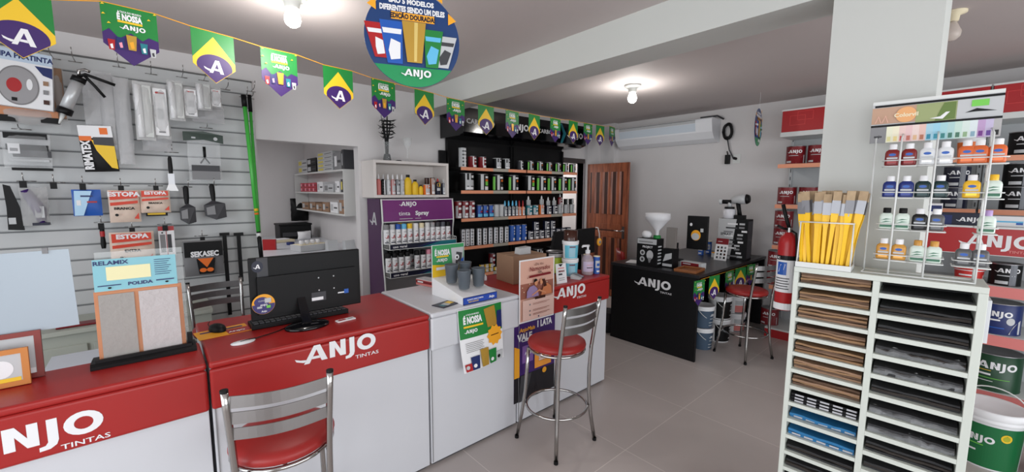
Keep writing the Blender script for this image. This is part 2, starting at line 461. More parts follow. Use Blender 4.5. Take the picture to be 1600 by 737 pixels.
# ================================================================ black table
TX0, TX1, TY0, TY1, TZ = 3.93, 5.78, 1.745, 2.735, .875
tb = thing('sales_table', 'black laminate sales table with a white logo, hung with small flags', 'table', (TX0, TY0, 0))
b = MB(); b.box(0, .03, 0, TY1-TY0, .0, TZ-.03, BLACK); b.build('end_panel', tb, bevel=.002)
b = MB(); b.box(-.01, TX1-TX0, -.01, TY1-TY0+.01, TZ-.03, TZ, mat('table_top', (34, 34, 37), .3, noise=.1, nscale=5)); b.build('table_top', tb, bevel=.002)
b = MB(); b.box(.03, TX1-TX0-.03, TY1-TY0-.06, TY1-TY0-.04, .05, TZ-.03, BLACK); b.build('back_panel', tb)
b = MB(); b.box(TX1-TX0-.03, TX1-TX0, 0, TY1-TY0, 0, TZ-.03, BLACK); b.build('end_panel', tb, bevel=.002)
b = MB(); b.box(.90, .93, .45, TY1-TY0-.06, 0, TZ-.03, BLACK); b.build('divider', tb)
a = at(991, 441, x=TX0); c = at(1048.5, 441, x=TX0)
h = (a.y-c.y)/(3.7*1.3); a.y -= .36*h*1.3
b = MB(); p = Print(b, (0, a.y-TY0, a.z-.014), (0, -1, 0), (0, 0, 1), base=.0012); p.logo(.0, 0, h, WPAPER, sx=1.3); p.text('TINTAS', 3.75*h, -.40*h, .22*h, WPAPER, .01, sx=1.4)
b.build('logo', tb)
# ================================================================ bar stools
def make_stool():
    t = thing('bar_stool', '', 'bar stool')
    b = MB(); b.lathe([(0, .655), (.165, .655), (.188, .665), (.193, .68), (.188, .697), (.16, .71), (.08, .716), (0, .717)], REDV, n=36, cap=False); b.build('seat', t)
    b = MB(); b.tube([(.182*math.cos(a), .182*math.sin(a), .648) for a in [2*PI*i/32 for i in range(32)]], .009, CHROME, closed=True)
    b.tube([(-.17, 0, .645), (.17, 0, .645)], .008, CHROME); b.tube([(0, -.17, .645), (0, .17, .645)], .008, CHROME); b.build('seat_frame', t)
    for sx in (-1, 1):
        b = MB(); b.tube([(sx*.145, .12, .645), (sx*.148, .128, .5), (sx*.152, .14, .34), (sx*.166, .158, .18), (sx*.188, .18, .015)], .0115, CHROME); b.lathe([(.014, 0), (.014, .02)], BLK, (sx*.189, .181, 0), n=10); b.build('leg', t)
        b = MB(); b.tube([(sx*.165, -.215, 1.0), (sx*.163, -.205, .93), (sx*.158, -.185, .8), (sx*.155, -.165, .66), (sx*.153, -.155, .5), (sx*.154, -.155, .34), (sx*.168, -.165, .18), (sx*.19, -.183, .015)], .0125, CHROME); b.lathe([(.014, 0), (.014, .02)], BLK, (sx*.191, -.184, 0), n=10)
        b.lathe([(.013, -.004), (.013, .006)], BLK, (sx*.165, -.215, 1.0), n=10); b.build('leg', t)
    b = MB(); R = .197
    b.tube([(.205*math.cos(a), .2*math.sin(a)-.007, .255) for a in [2*PI*i/32 for i in range(32)]], .009, CHROME, closed=True); b.build('foot_ring', t)
    for zc in (.955, .893, .831):
        b = MB(); n = 12; o_, i_ = [], []
        vs = []
        yb = -.185-(zc-.8)*.13
        for i in range(n+1):
            x = -.157+.314*i/n; y = yb-.032*math.cos(PI*(i/n-.5))
            vs += [(x, y, zc-.022), (x, y, zc+.022), (x, y-.004, zc+.022), (x, y-.004, zc-.022)]
        fs = []
        for i in range(n):
            for k in range(4): fs.append((4*i+k, 4*i+(k+1) % 4, 4*i+4+(k+1) % 4, 4*i+4+k))
        b.add(vs, fs, STEEL, False); b.build('back_slat', t)
    return t
stool = Kind(make_stool)
stool.place((1.965, 1.785, 0), 0, 'chrome bar stool with red seat standing in front of the poster on the counter')
stool.place((.346, 1.815, 0), -.20, 'chrome bar stool with red seat nearest the camera, in front of the monitor section', scale=(1, 1, 1))
stool.place((4.50, 1.505, 0), .0-.33, 'chrome bar stool with red seat beside the black sales table')
# ================================================================ black shelving along the left wall
def cyl_fn(r, cx=0, cy=0):
    def fn(u, v, k):
        a = -PI/2+u/r
        return Vector((cx+(r+k)*math.cos(a), cy+(r+k)*math.sin(a), v))
    return fn
def cprint(mb, r, cx=0, cy=0): return Print(mb, (0, 0, 0), (1, 0, 0), (0, 0, 1), eps=.0003, base=.0008, fn=cyl_fn(r, cx, cy))
def can_prof(r, h): return [(r*.97, 0), (r, .003), (r, h-.006), (r*1.02, h-.005), (r*1.02, h), (r*.95, h), (r*.93, h-.005), (0, h-.005)]
def make_can(name, cat, r, h, body, draw=None, n=20, lid=None):
    def f():
        b = MB(); b.lathe([(r*1.015, 0), (r*1.015, .004), (r, .005), (r, h-.007)], body, n=n, cap=False)
        b.lathe([(r, h-.007), (r*1.03, h-.006), (r*1.03, h), (r*.95, h), (r*.92, h-.006), (0, h-.006)], lid or TIN, n=n, cap=False)
        if draw: draw(cprint(b, r), r, h)
        o = b.build(name); o['category'] = cat; return o
    return Kind(f)
def label_white(m1, m2, m3):
    def d(p, r, h):
        p.rect(-.1*r, .02*h, .95*r, .26*h, WPAPER); p.rect(-.1*r, .62*h, .95*r, .80*h, m1); p.rect(.1*r, .34*h, .9*r, .56*h, m2)
        p.rect(-1.1*r, .05*h, -.6*r, .92*h, m3) if m3 else None
        p.rect(-.45*r, .80*h, .5*r, .92*h, WPAPER)
    return d
def g_can(p, r, h):            # gallon can with a green stripe, white stripe and orange fields
    p.rect(-1.25*r, .03*h, -.85*r, .86*h, LGREEN); p.rect(-.55*r, .03*h, -.15*r, .95*h, LGREY); p.rect(.1*r, .55*h, .75*r, .68*h, ORANGE)
    p.rect(-.1*r, .74*h, .75*r, .86*h, WPAPER); p.rect(.05*r, .05*h, .8*r, .22*h, WPAPER); p.rect(.1*r, .28*h, .7*r, .42*h, DGREY)
def g_can2(p, r, h):
    p.rect(-.75*r, .03*h, -.3*r, .97*h, LGREY); p.rect(0, .55*h, .8*r, .68*h, ORANGE); p.rect(0, .30*h, .8*r, .54*h, LGREEN)
    p.rect(0, .74*h, .75*r, .86*h, WPAPER); p.rect(-.1*r, .03*h, .8*r, .24*h, WPAPER)
def w_can(p, r, h):
    p.rect(-.75*r, .03*h, -.5*r, .97*h, LGREY); p.rect(-.2*r, .03*h, .1*r, .97*h, LGREY); p.rect(-.6*r, .25*h, .9*r, .6*h, LGREY); p.rect(-.6*r, .04*h, .8*r, .2*h, WPAPER); p.rect(.2*r, .72*h, .8*r, .86*h, WPAPER)
def red_can(p, r, h):
    p.rect(-.4*r, .22*h, -.1*r, .95*h, WPAPER); p.rect(.0*r, .72*h, .8*r, .86*h, WPAPER); p.rect(.1*r, .45*h, .8*r, .55*h, WPAPER); p.rect(-.3*r, .03*h, .85*r, .22*h, WPAPER)
def redtall(p, r, h):
    p.rect(-1.2*r, .02*h, -.5*r, .72*h, LGREY)
    for z in (.16, .5, .78): p.rect(-.3*r, z*h, r, (z+.13)*h, WPAPER)
    p.rect(-.5*r, .02*h, r, .14*h, WPAPER)
def bluecan(p, r, h):
    p.rect(-.9*r, .3*h, .1*r, .9*h, BLUE); p.rect(-.9*r, .05*h, .8*r, .28*h, LBLUE); p.rect(-.2*r, .4*h, .8*r, .5*h, REDC); p.rect(.1*r, .6*h, .7*r, .85*h, LGREY)
def navycan(p, r, h):
    p.rect(-1.0*r, .03*h, -.5*r, .97*h, WPAPER); p.rect(-.5*r, .74*h, .8*r, .88*h, WPAPER); p.rect(-.3*r, .44*h, .8*r, .56*h, LGREY); p.rect(-.6*r, .04*h, .9*r, .30*h, WPAPER)
def spraylbl(p, r, h):
    p.rect(-.9*r, .05*h, .9*r, .12*h, DNAVY); p.rect(-.6*r, .30*h, .6*r, .7*h, LGREY); p.rect(-.5*r, .15*h, .5*r, .25*h, GREY)
def thinner(p, r, h):
    for z in (.06, .24, .42, .60, .78): p.rect(-.6*r, z*h, .9*r, (z+.07)*h, DGREY)
    p.rect(-.1*r, .02*h, .35*r, .96*h, WPAPER)
def bluetall(p, r, h):
    p.rect(-.2*r, .05*h, r, .2*h, WPAPER); p.rect(0, .4*h, .8*r, .5*h, WPAPER); p.rect(0, .58*h, .8*r, .66*h, WPAPER); p.rect(0, .75*h, .9*r, .88*h, WPAPER)
K_G1 = make_can('paint_can', 'paint can', .083, .20, BLK, g_can); K_G2 = make_can('paint_can', 'paint can', .083, .20, BLK, g_can2); K_GW = make_can('paint_can', 'paint can', .083, .205, BLK, w_can)
K_Q1 = make_can('paint_can', 'paint can', .051, .125, BLK, g_can); K_QR = make_can('paint_can', 'paint can', .052, .135, DRED, red_can); K_QS = make_can('paint_can', 'paint can', .055, .13, BLK, w_can, lid=LGREY)
K_QW = make_can('paint_can', 'paint can', .04, .12, DGREY, red_can); K_TW = make_can('tall_can', 'tin', .046, .225, LGREY, thinner)
K_RT = make_can('tall_can', 'tin', .043, .205, DRED, redtall); K_BC = make_can('paint_can', 'paint can', .043, .155, NAVY, bluecan); K_GC = make_can('paint_can', 'paint can', .043, .155, LGREY, None, lid=GREY)
K_NC = make_can('paint_can', 'paint can', .047, .12, DNAVY, navycan, lid=DNAVY); K_TC = make_can('paint_can', 'paint can', .046, .135, TEAL, redtall); K_OC = make_can('paint_can', 'paint can', .043, .14, ORANGE, w_can)
K_LW = make_can('paint_can', 'paint can', .043, .13, LGREY, thinner); K_BT = make_can('tall_can', 'tin', .043, .215, BLUE, bluetall)
K_SM = make_can('small_tin', 'tin', .036, .08, BLK, red_can, n=14, lid=BLK); K_SY = make_can('small_tin', 'tin', .03, .05, YEL, w_can, n=14, lid=BLK)
K_RC = make_can('small_tin', 'tin', .036, .1, REDC, red_can, n=14, lid=BLK)
def make_bottle(name, cat, r, h, neck, body, cap, draw=None, sx=1.0, n=16):
    def f():
        b = MB(); hs = h*neck
        b.lathe([(r*.9, 0), (r, .006), (r, hs*.85), (r*.8, hs*.95), (r*.4, hs), (r*.32, hs+.01)], body, n=n, sx=sx)
        b.lathe([(r*.42, hs), (r*.42, hs+(h-hs)*.45), (r*.25, h-.01), (r*.12, h)], cap, n=12)
        if draw: draw(cprint(b, r), r, hs)
        o = b.build(name); o['category'] = cat; return o
    return Kind(f)
K_THN = make_can('solvent_tin', 'tin', .034, .205, TIN, thinner, n=16)
K_BOT = make_bottle('bottle', 'bottle', .03, .2, .66, DNAVY, LBLUE, w_can); K_RB = make_bottle('bottle', 'bottle', .028, .2, .6, ORANGE, REDC, w_can); K_WB = make_bottle('bottle', 'bottle', .03, .12, .6, LGREY, WPAPER, thinner)
K_RWB = make_bottle('bottle', 'bottle', .032, .155, .7, DRED, LGREY, redtall)
def shelf_unit(label, x0, x1, zs, y0, y1, gaps):
    o = thing('shelving_unit', label, 'shelving unit', (x0, y1, 0)); L = x1-x0; D = y0-y1
    b = MB(); b.box(0, L, -.02, 0, 0, 2.30, GBLK if False else BLACK); b.build('back_panel', o)
    for z in zs:
        b = MB(); b.box(.004, L-.004, D+.012, -.021, z-.028, z, BLACK); s_ = b.build('shelf', o)
        b = MB(); D2 = D
        for (f0, f1, m) in ((0, .46, RAIL), (.46, .70, RAILG), (.70, 1, RAIL)):
            b.box(.004+(L-.008)*f0, .004+(L-.008)*f1, D2, D2+.011, z-.038, z-.001, m)
        b.build('price_rail', s_, label='orange and grey price rail')
    for x in (.0, L-.03):
        b = MB(); b.box(x, x+.03, -.05, -.02, 0, 2.28, BLK); b.build('upright', o)
    b = MB(); b.box(0, L, D, 0, 0, .09, BLK); b.build('base', o)
ZS = [1.955, 1.682, 1.350, 1.012, .66, .32]
SY0 = 4.03
shelf_unit('black shelving unit along the left wall, left bay with red and black paint cans', 2.74, 3.785, ZS, SY0, 4.362, 0)
shelf_unit('black shelving unit along the left wall, right bay ending at the doorway', 3.80, 4.83, ZS, SY0, 4.362, 0)
b = MB(); b.box(2.64, 2.735, 4.335, 4.362, 0, 2.16, BLACK); tag(b.build('side_panel', bevel=.002), 'narrow black panel on the wall left of the black shelving', 'panel')
# header box
hd = thing('header_sign', 'glossy black sign box with white lettering above the black shelving', 'sign', (2.67, 3.86, 2.30))
b = MB(); b.prism([(0, .10, 0), (0, 0, .03), (0, 0, .30), (0, .5, .30), (0, .5, 0)], (2.13, 0, 0), GBLK); b.build('box', hd, bevel=.003)
b = MB(); p = Print(b, (0, 0, 0), (1, 0, 0), (0, 0, 1))
hx = lambda u: at(u, 200, y=3.86).x-2.67
p.text('CARBONO', hx(729), .155, .052, LGREY, .02, 'l', 1.1); b.build('lettering', hd)
b = MB(); p = Print(b, (0, 0, 0), (1, 0, 0), (0, 0, 1)); p.logo(hx(798), .125, .075, WPAPER); b.build('logo', hd)
b = MB(); p = Print(b, (0, 0, 0), (1, 0, 0), (0, 0, 1)); p.text('CARBONO', hx(841), .155, .05, LGREY, .02, 'l', 1.1); b.build('lettering', hd)
b = MB(); p = Print(b, (0, 0, 0), (1, 0, 0), (0, 0, 1)); p.logo(hx(889), .12, .075, WPAPER); b.build('logo', hd)
b = MB(); p = Print(b, (0, 0, 0), (1, 0, 0), (0, 0, 1))
p.poly([(hx(876), .03), (hx(880), .16), (hx(875), .29), (hx(878), .29), (hx(885), .16), (hx(879), .03)], TEAL)
b.build('teal_chevron', hd)
def row(kind, us, yy, z, desc, where, group, top=None, rz=0.0, jit=.05):
    for i, u in enumerate(us):
        x = at(u, 300, y=yy).x
        lab = '%s, %s %s' % (desc, ORD[i], where) if len(us) > 1 else '%s %s' % (desc, where)
        kind.place((x, yy+random.uniform(-.004, .004), z+.0015), rz+random.uniform(-jit, jit), lab, group)
yy = 4.10
z1, z2, z3, z4, z5 = [z for z in ZS[:5]]
sh = 'on the %s black shelf'
row(K_TW, [723], yy, z1, 'tall white tin printed in black', 'at the left end of the top black shelf', 'cans on the top shelf')
row(K_QR, [738, 753], yy, z1, 'small red paint can with white label', sh % 'top', 'cans on the top shelf')
row(K_QS, [776, 789.5], yy, z1, 'grey and black paint can', sh % 'top', 'cans on the top shelf')
row(K_QW, [812], yy, z1, 'small dark can with red and white label', sh % 'top', 'cans on the top shelf')
row(K_Q1, [827, 841.5, 856, 870, 882, 893.5], yy, z1, 'small black paint can with green stripe', sh % 'top', 'cans on the top shelf')
row(K_GW, [729], 4.13, z2, 'black gallon can with wide grey label', 'at the left end of the second black shelf', 'gallon cans on the second shelf')
row(K_G2, [752], 4.13, z2, 'black gallon can with grey stripe and green field', sh % 'second', 'gallon cans on the second shelf')
row(K_G1, [775.5, 800], 4.13, z2, 'left bay gallon can with green stripe', sh % 'second', 'gallon cans on the second shelf')
row(K_G2, [825.5], 4.13, z2, 'black gallon can with green field beside the bay joint', sh % 'second', 'gallon cans on the second shelf')
row(K_G1, [843, 859.5, 876, 891], 4.13, z2, 'right bay gallon can with green stripe', sh % 'second', 'gallon cans on the second shelf')
row(K_RT, [715, 725.5, 736], yy, z3, 'tall dark red and white tin', sh % 'third', 'tins on the third shelf')
row(K_BC, [748.5, 757.5, 766], yy, z3, 'blue printed paint can', sh % 'third', 'tins on the third shelf')
row(K_GC, [774.5, 783], yy+.01, z3, 'plain grey can', sh % 'third', 'tins on the third shelf')
row(K_BOT, [789, 795, 801, 806.5], yy-.03, z3, 'slim dark bottle with pale blue nozzle', sh % 'third', 'bottles on the third shelf')
row(K_RB, [811.5, 817], yy-.03, z3, 'slim orange red bottle', sh % 'third', 'bottles on the third shelf')
row(K_TC, [826, 836], yy, z3, 'teal and white can', sh % 'third', 'tins on the third shelf')
row(K_OC, [846], yy, z3, 'orange and grey can', sh % 'third', 'tins on the third shelf')
row(K_NC, [856.5, 866], yy, z3, 'black and white can', sh % 'third', 'tins on the third shelf')
row(K_LW, [875, 884.5, 893], yy, z3, 'pale grey and white can', sh % 'third', 'tins on the third shelf')
row(K_WB, [825.5], yy, z3+.137, 'small white bottle standing on the leftmost teal can', sh % 'third', 'bottles stacked on the third shelf')
row(K_WB, [846], yy, z3+.142, 'small white bottle standing on the orange can', sh % 'third', 'bottles stacked on the third shelf')
row(K_WB, [856.5, 866], yy, z3+.122, 'small white bottle on a black can', sh % 'third', 'bottles stacked on the third shelf')
row(K_RWB, [875], yy, z3+.132, 'small red and white bottle standing on a pale can', sh % 'third', 'bottles stacked on the third shelf')
row(K_SM, [884.5, 893], yy, z3+.132, 'small black topped tin on a pale can', sh % 'third', 'bottles stacked on the third shelf')
row(K_THN, [722, 729, 736.5], yy, z4, 'grey solvent tin behind the flyer board', sh % 'fourth', 'solvent tins on the fourth shelf')
row(K_THN, [747.5, 756.5, 765.5, 774, 782.5, 791], yy-.02, z4, 'tall silver solvent tin', sh % 'fourth', 'solvent tins on the fourth shelf')
row(K_BT, [800, 809, 818], yy, z4, 'tall blue and white tin', sh % 'fourth', 'tins on the fourth shelf')
row(K_NC, [828, 837, 845.5, 854, 863, 871.5, 880, 888], yy, z4, 'navy and white can in the bottom row', sh % 'fourth', 'navy cans on the fourth shelf')
row(K_NC, [837, 854, 863], yy, z4+.122, 'navy and white can in the upper row', sh % 'fourth', 'navy cans on the fourth shelf')
row(K_SY, [752, 759.5, 767, 774], yy-.02, z5, 'small yellow tin in the lower row', sh % 'fifth', 'small tins on the fifth shelf')
row(K_SY, [752, 759.5, 767], yy-.02, z5+.052, 'small yellow tin in the upper row', sh % 'fifth', 'small tins on the fifth shelf')
row(K_RC, [783, 792, 801, 811], yy, z5, 'small red tin', sh % 'fifth', 'small tins on the fifth shelf')
row(K_SM, [783, 792, 801], yy, z5+.102, 'small black tin standing on a red tin', sh % 'fifth', 'small tins on the fifth shelf')
row(K_RT, [768.5], yy+.1, z5, 'dark red tin behind the small yellow tins', sh % 'fifth', 'small tins on the fifth shelf')
row(K_GW, [840, 864], yy+.02, z5, 'black gallon can behind the counter carton', sh % 'fifth', 'gallon cans on the fifth shelf')
# ================================================================ white box shelf on the wall
BX0, BX1, BY, BZ0, BZ1 = 1.706, 2.592, 4.065, 1.603, 1.985
bs = thing('box_shelf', 'white open box shelf on the wall holding sealant tubes and yellow bottles', 'shelf', (BX0, YL, BZ0))
L = BX1-BX0; D = BY-YL; T = .028; hh = BZ1-BZ0
BOXW = mat('box_shelf_white', (214, 208, 204), .5)
b = MB(); b.box(0, L, D, -.001, 0, T, BOXW); b.build('bottom_board', bs); b = MB(); b.box(0, L, D, -.001, hh-T, hh, BOXW); b.build('top_board', bs)
for x in (0, L-T): b = MB(); b.box(x, x+T, D, -.001, T, hh-T, BOXW); b.build('side_board', bs)
b = MB(); b.box(T, L-T, -.012, -.001, T, hh-T, BOXW); b.build('back_board', bs)
ztb = BZ0+T+.001
def make_tube(body, cap, draw=None):
    return make_bottle('sealant_tube', 'sealant tube', .025, .215, .76, body, cap, draw, n=14)
def yb(r0, h0):
    def f():
        b = MB(); b.lathe([(r0*.9, 0), (r0, .008), (r0, h0*.66), (r0*.85, h0*.76), (r0*.42, h0*.86), (r0*.42, h0*.88)], YEL, sx=1, sy=.7, n=18)
        b.lathe([(r0*.52, h0*.87), (r0*.52, h0)], BLK, n=14, sy=.7); o = b.build('bottle'); o['category'] = 'bottle'; return o
    return Kind(f)
def wd(p, r, h):
    p.disc(0, h*.75, r*.8, r*.8, YEL, 14); p.rect(-.8*r, .3*h, .8*r, .5*h, LGREY)
def bx(kind, u, desc, y=4.13, z=None):
    kind.place((at(u, 290, y=y).x, y, z if z is not None else ztb), 0, desc, 'bottles and tubes in the box shelf')
PKT = mat('pale_red_label', (206, 120, 116), .4)
bx(make_tube(PKT, WPAPER), 591.5, 'pale red sealant tube at the left end of the white box shelf')
bx(make_tube(BLK, LGREY, thinner), 599, 'black and silver sealant tube in the white box shelf')
bx(make_tube(LGREY, WPAPER, red_can), 606.5, 'grey and pink sealant tube beside the black one in the box shelf')
bx(make_tube(PKT, WPAPER, w_can), 614, 'pink and white sealant tube in the middle of the tubes in the box shelf')
bx(make_tube(DGREY, WPAPER, w_can), 621, 'dark grey and white sealant tube in the box shelf')
bx(make_tube(LGREY, WPAPER, bluetall), 628, 'white sealant tube nearest the yellow bottles in the box shelf')
bx(yb(.042, .215), 637.5, 'large yellow bottle with black cap in the box shelf')
bx(yb(.038, .165), 648.5, 'medium yellow bottle with black cap in the box shelf')
bx(yb(.028, .11), 657.5, 'smallest yellow bottle with black cap in the box shelf')
bx(make_can('jar', 'jar', .036, .115, ORANGE, w_can, lid=LGREY), 666.5, 'orange jar with grey label in the box shelf', 4.12)
bx(make_can('spray_can', 'spray can', .026, .19, BROWN, None, lid=BLK), 667, 'dark brown aerosol can behind the orange jar', 4.21)
bx(make_can('spray_can', 'spray can', .027, .19, mat('rust_can', (150, 84, 50), .4), w_can, lid=BLK), 675.5, 'rust brown aerosol can with white label in the box shelf')
bx(make_bottle('spray_can', 'spray can', .029, .185, .8, DNAVY, REDC, wd), 684, 'navy aerosol can with yellow disc and red cap in the box shelf')
bx(make_bottle('spray_can', 'spray can', .027, .18, .75, DNAVY, LGREY, w_can), 693, 'navy aerosol can with silver cap at the right end of the box shelf')
# vase with black stems, glass goblet
zt = BZ1+.001
vx = at(605, 248, y=4.2).x
v = thing('vase', 'glass vase with black leafless stems on top of the white box shelf', 'vase', (vx, 4.2, zt))
b = MB(); b.lathe([(.042, 0), (.046, .01), (.036, .06), (.026, .12), (.030, .17), (.036, .20)], GLASS, n=20, cap=False); b.build('glass', v)
b = MB(); b.lathe([(.038, .004), (.041, .012), (.033, .06), (.028, .075), (0, .078)], BLK, n=18); b.build('pebbles', v)
b = MB(); rr = random.Random(3)
for i in range(7):
    a = 2*PI*i/7; tx, ty = math.cos(a)*.05, math.sin(a)*.04; hz = .40+rr.random()*.1
    b.tube([(math.cos(a)*.008, math.sin(a)*.006, .06), (tx*.3, ty*.3, .22), (tx*.7, ty*.7, .32), (tx, ty, hz)], [.009, .007, .006, .003], BLK, 6)
    for k in range(6):
        z0 = .24+.035*k; t = (z0-.2)/.3; d = rr.choice((-1, 1))
        x = tx*t; l = .05+.04*rr.random()
        b.tube([(x, ty*t, z0), (x+d*l*.6, ty*t-.01, z0+.004), (x+d*l, ty*t-.02, z0+.02*rr.choice((-1, 1)))], [.006, .005, .001], BLK, 5)
b.build('stems', v)
b = MB(); b.lathe([(.045, 0), (.04, .006), (.006, .02), (.006, .12), (.02, .15), (.045, .2), (.048, .26), (.045, .26), (.04, .2), (.012, .15), (0, .145)], GLASS, n=24, cap=False)
tag(b.build('goblet'), 'tall clear glass goblet on the white box shelf beside the vase', 'goblet', loc=(at(637, 248, y=4.2).x, 4.2, zt))
b = MB(); b.lathe([(.03, 0), (.034, .008), (.02, .014), (0, .015)], BLK, n=16); tag(b.build('dish'), 'small black dish between vase and goblet on the box shelf', 'dish', loc=(at(623, 247, y=4.16).x, 4.16, zt))
# ================================================================ violet spray paint display
PX0, PX1, PY1 = 1.742, 2.60, 4.34
ds = thing('spray_display', 'violet floor display of spray paint cans standing behind the white counter section', 'display stand', (PX0, PY1, 0))
L = PX1-PX0; D = 4.0-PY1
prof = [(0, .0), (D+.02, 0), (D-.03, .3), (D-.045, .6), (D-.035, .75), (D-.005, .95), (D+.005, 1.1), (D, 1.25), (D-.02, 1.35), (D-.01, 1.5), (D, 1.59), (0, 1.59)]
for x in (0, L-.012):
    b = MB(); b.prism([(x, y, z) for y, z in prof], (.012, 0, 0), DVIOL)
    if x == 0:
        p = Print(b, (0, 0, 0), (0, -1, 0), (0, 0, 1)); p.logo(.10, 1.32, .13, LGREY, True)
    sp = b.build('side_panel', ds)
    b = MB(); b.tube([(x+.006, y-.004, z) for y, z in prof[1:-1]], .009, WMET, 6); b.build('edge_trim', sp, label='white edge trim')
b = MB(); b.box(.012, L-.012, -.012, 0, 0, 1.58, LGREY); b.build('back_panel', ds)
b = MB(); b.prism([(.0, D-.022, 1.352), (.0, D-.016, 1.45), (.0, D-.002, 1.59), (.0, D+.02, 1.59), (.0, D, 1.352)], (L, 0, 0), VIOL)
n_ = Vector((0, -.25, 2.4)).normalized()
p = Print(b, (.0, D-.0225, 1.352), (1, 0, 0), Vector((0, .02, .238)), base=.0015)
p.rect(0, 0, L, .008, WMET); p.rect(0, .228, L, .236, WMET)
p.logo(.215, .165, .045, WPAPER); p.text('tinta', .185, .088, .042, WPAPER, .004, 'l', 1.2); p.text('Spray', .375, .088, .042, WPAPER, .04, 'l', 1.2)
p.rect(.19, .028, .34, .034, LGREY); p.rect(.37, .028, .44, .034, LGREY)
hp = b.build('header', ds)
for k, (zs_, vv) in enumerate(((1.135, 0), (.845, 0))):
    yf_ = D-.11
    b = MB()
    b.box(.03, L-.03, yf_, -.02, zs_-.004, zs_, WMET)
    for x in [.03]+[L-.03]:
        for i in range(6):
            y = yf_+i*.035; b.tube([(x, y, zs_-.055+.0), (x, y, zs_+.03)], .003, WMET, 5)
        b.tube([(x, yf_, zs_+.03), (x, -.02, zs_+.05)], .004, WMET, 5); b.tube([(x, yf_, zs_-.055), (x, -.02, zs_-.055)], .004, WMET, 5)
    w_ = b.build('wire_shelf', ds)
    b = MB(); b.box(.03, L-.03, yf_-.008, yf_, zs_-.058, zs_+.004, WMET)
    p = Print(b, (.03, yf_-.008, zs_-.058), (1, 0, 0), (0, 0, 1)); W = L-.06
    p.rect(.005, .006, W-.005, .056, DNAVY); p.poly([(W*.45, .006), (W*.75, .056), (W-.005, .056), (W-.005, .006)], TEAL); p.poly([(W*.35, .006), (W*.62, .04), (W*.75, .056), (W*.6, .056)], NAVY)
    p.text('uso geral', .035, .032, .024, WPAPER, .03, 'l', 1.25)
    b.build('shelf_strip', w_, label='dark blue strip reading uso geral')
def spray(capm):
    def f():
        t = thing('spray_can', '', 'spray can'); r = .0285
        b = MB(); b.lathe([(r, 0), (r, .135), (r*.93, .148)], WPAPER, n=18); p = cprint(b, r)
        p.rect(-.9*r, .012, .9*r, .022, DNAVY); p.rect(-.5*r, .028, .5*r, .036, GREY); p.logo(-.42*r, .058, .034, REDC, True); p.rect(-.5*r, .115, .5*r, .12, GREY); b.build('body', t)
        b = MB(); b.lathe([(r*.97, .147), (r*.97, .19), (r*.85, .198), (0, .2)], capm, n=18); b.build('cap', t)
        return t
    return Kind(f)
SK_ = {}
def sp(u, y, z, m, cname, lab):
    if m.name not in SK_: SK_[m.name] = spray(m)
    SK_[m.name].place((at(u, 380, y=y).x, y, z+.001), 0, lab, 'spray cans on the violet display')
IVORY = mat('ivory', (226, 214, 176), .4)
r1 = [(604, GREY, 'grey'), (613.5, LGREY, 'pale grey'), (622.5, BLUE, 'blue'), (631.5, LBLUE, 'light blue'), (640.5, YEL, 'yellow'), (650, WPAPER, 'white'), (659, IVORY, 'ivory'), (668, WMET, 'bright white'),
      (676, mat('cap_silver', (150, 150, 152), .3), 'silver'), (684, DGREY, 'charcoal'), (692, mat('cap_graphite', (70, 74, 82), .4), 'graphite'), (700, BLK, 'black'), (707.5, mat('cap_orange', (214, 84, 30), .4), 'orange'), (715, DRED, 'dark red')]
for u, m, n_ in r1:
    if at(u, 380, y=3.94).x > PX1-.05: continue
    sp(u, 3.94, 1.135, m, n_, 'spray can with %s cap in the front row of the upper display shelf' % n_)
for i, (u, m, n_) in enumerate([(608, DGREY, 'charcoal'), (626, YEL, 'yellow'), (644, CREAM, 'cream'), (662, BLK, 'black'), (680, BROWN, 'brown')]):
    sp(u, 4.06, 1.135, m, n_, 'spray can with %s cap in the second row of the upper display shelf' % n_)
r2 = [(606, BLK, 'black'), (616, BLK, 'black'), (626, BLK, 'black'), (636, BLK, 'black'), (651, BLK, 'black'), (660.5, BLK, 'black'), (669, PINK, 'pink'), (677, REDC, 'red'), (685, GREEN, 'green'), (693, BLK, 'black')]
for i, (u, m, n_) in enumerate(r2):
    sp(u, 3.94, .845, m, n_, 'spray can with %s cap, %s in the lower display shelf front row' % (n_, ORD[i]))
for i, u in enumerate([609, 620, 631, 642]): sp(u, 4.06, .845, BLK, 'black', 'spray can with black cap, %s in the lower display shelf second row' % ORD[i])
# ================================================================ ceiling lamps
BULB = mat('lit_bulb', (255, 250, 240), .4, emit=14.0)
def make_lamp():
    t = thing('ceiling_lamp', '', 'ceiling lamp')
    b = MB(); b.lathe([(.062, 0), (.062, -.012), (.05, -.022), (.034, -.026), (.030, -.062), (0, -.062)], WMET, n=28); b.build('socket', t)
    b = MB(); b.lathe([(.018, -.062), (.024, -.075), (.032, -.10), (.034, -.12), (.028, -.142), (.014, -.153), (0, -.155)], BULB, n=24); b.build('bulb', t)
    return t
lampk = Kind(make_lamp)
a = at(457, 25, z=2.67); lampk.place((a.x, a.y, HC-.001), 0, 'ceiling lamp with bare lit bulb above the counter, nearer the camera', scale=(1.3, 1.3, 1.1))
c = at(988, 150, z=2.67); lampk.place((c.x, c.y, HC-.001), 0, 'ceiling lamp with bare lit bulb beyond the beam near the air conditioner', scale=(1.35, 1.35, 1.15))
u_ = at(1487, 48, z=2.67); ul = thing('ceiling_lamp', 'unlit ceiling lamp with clear bulb right of the column', 'ceiling lamp', (u_.x, u_.y, HC-.001))
b = MB(); b.lathe([(.06, 0), (.06, -.012), (.03, -.022), (.026, -.055), (0, -.055)], CREAM, n=24); b.build('socket', ul)
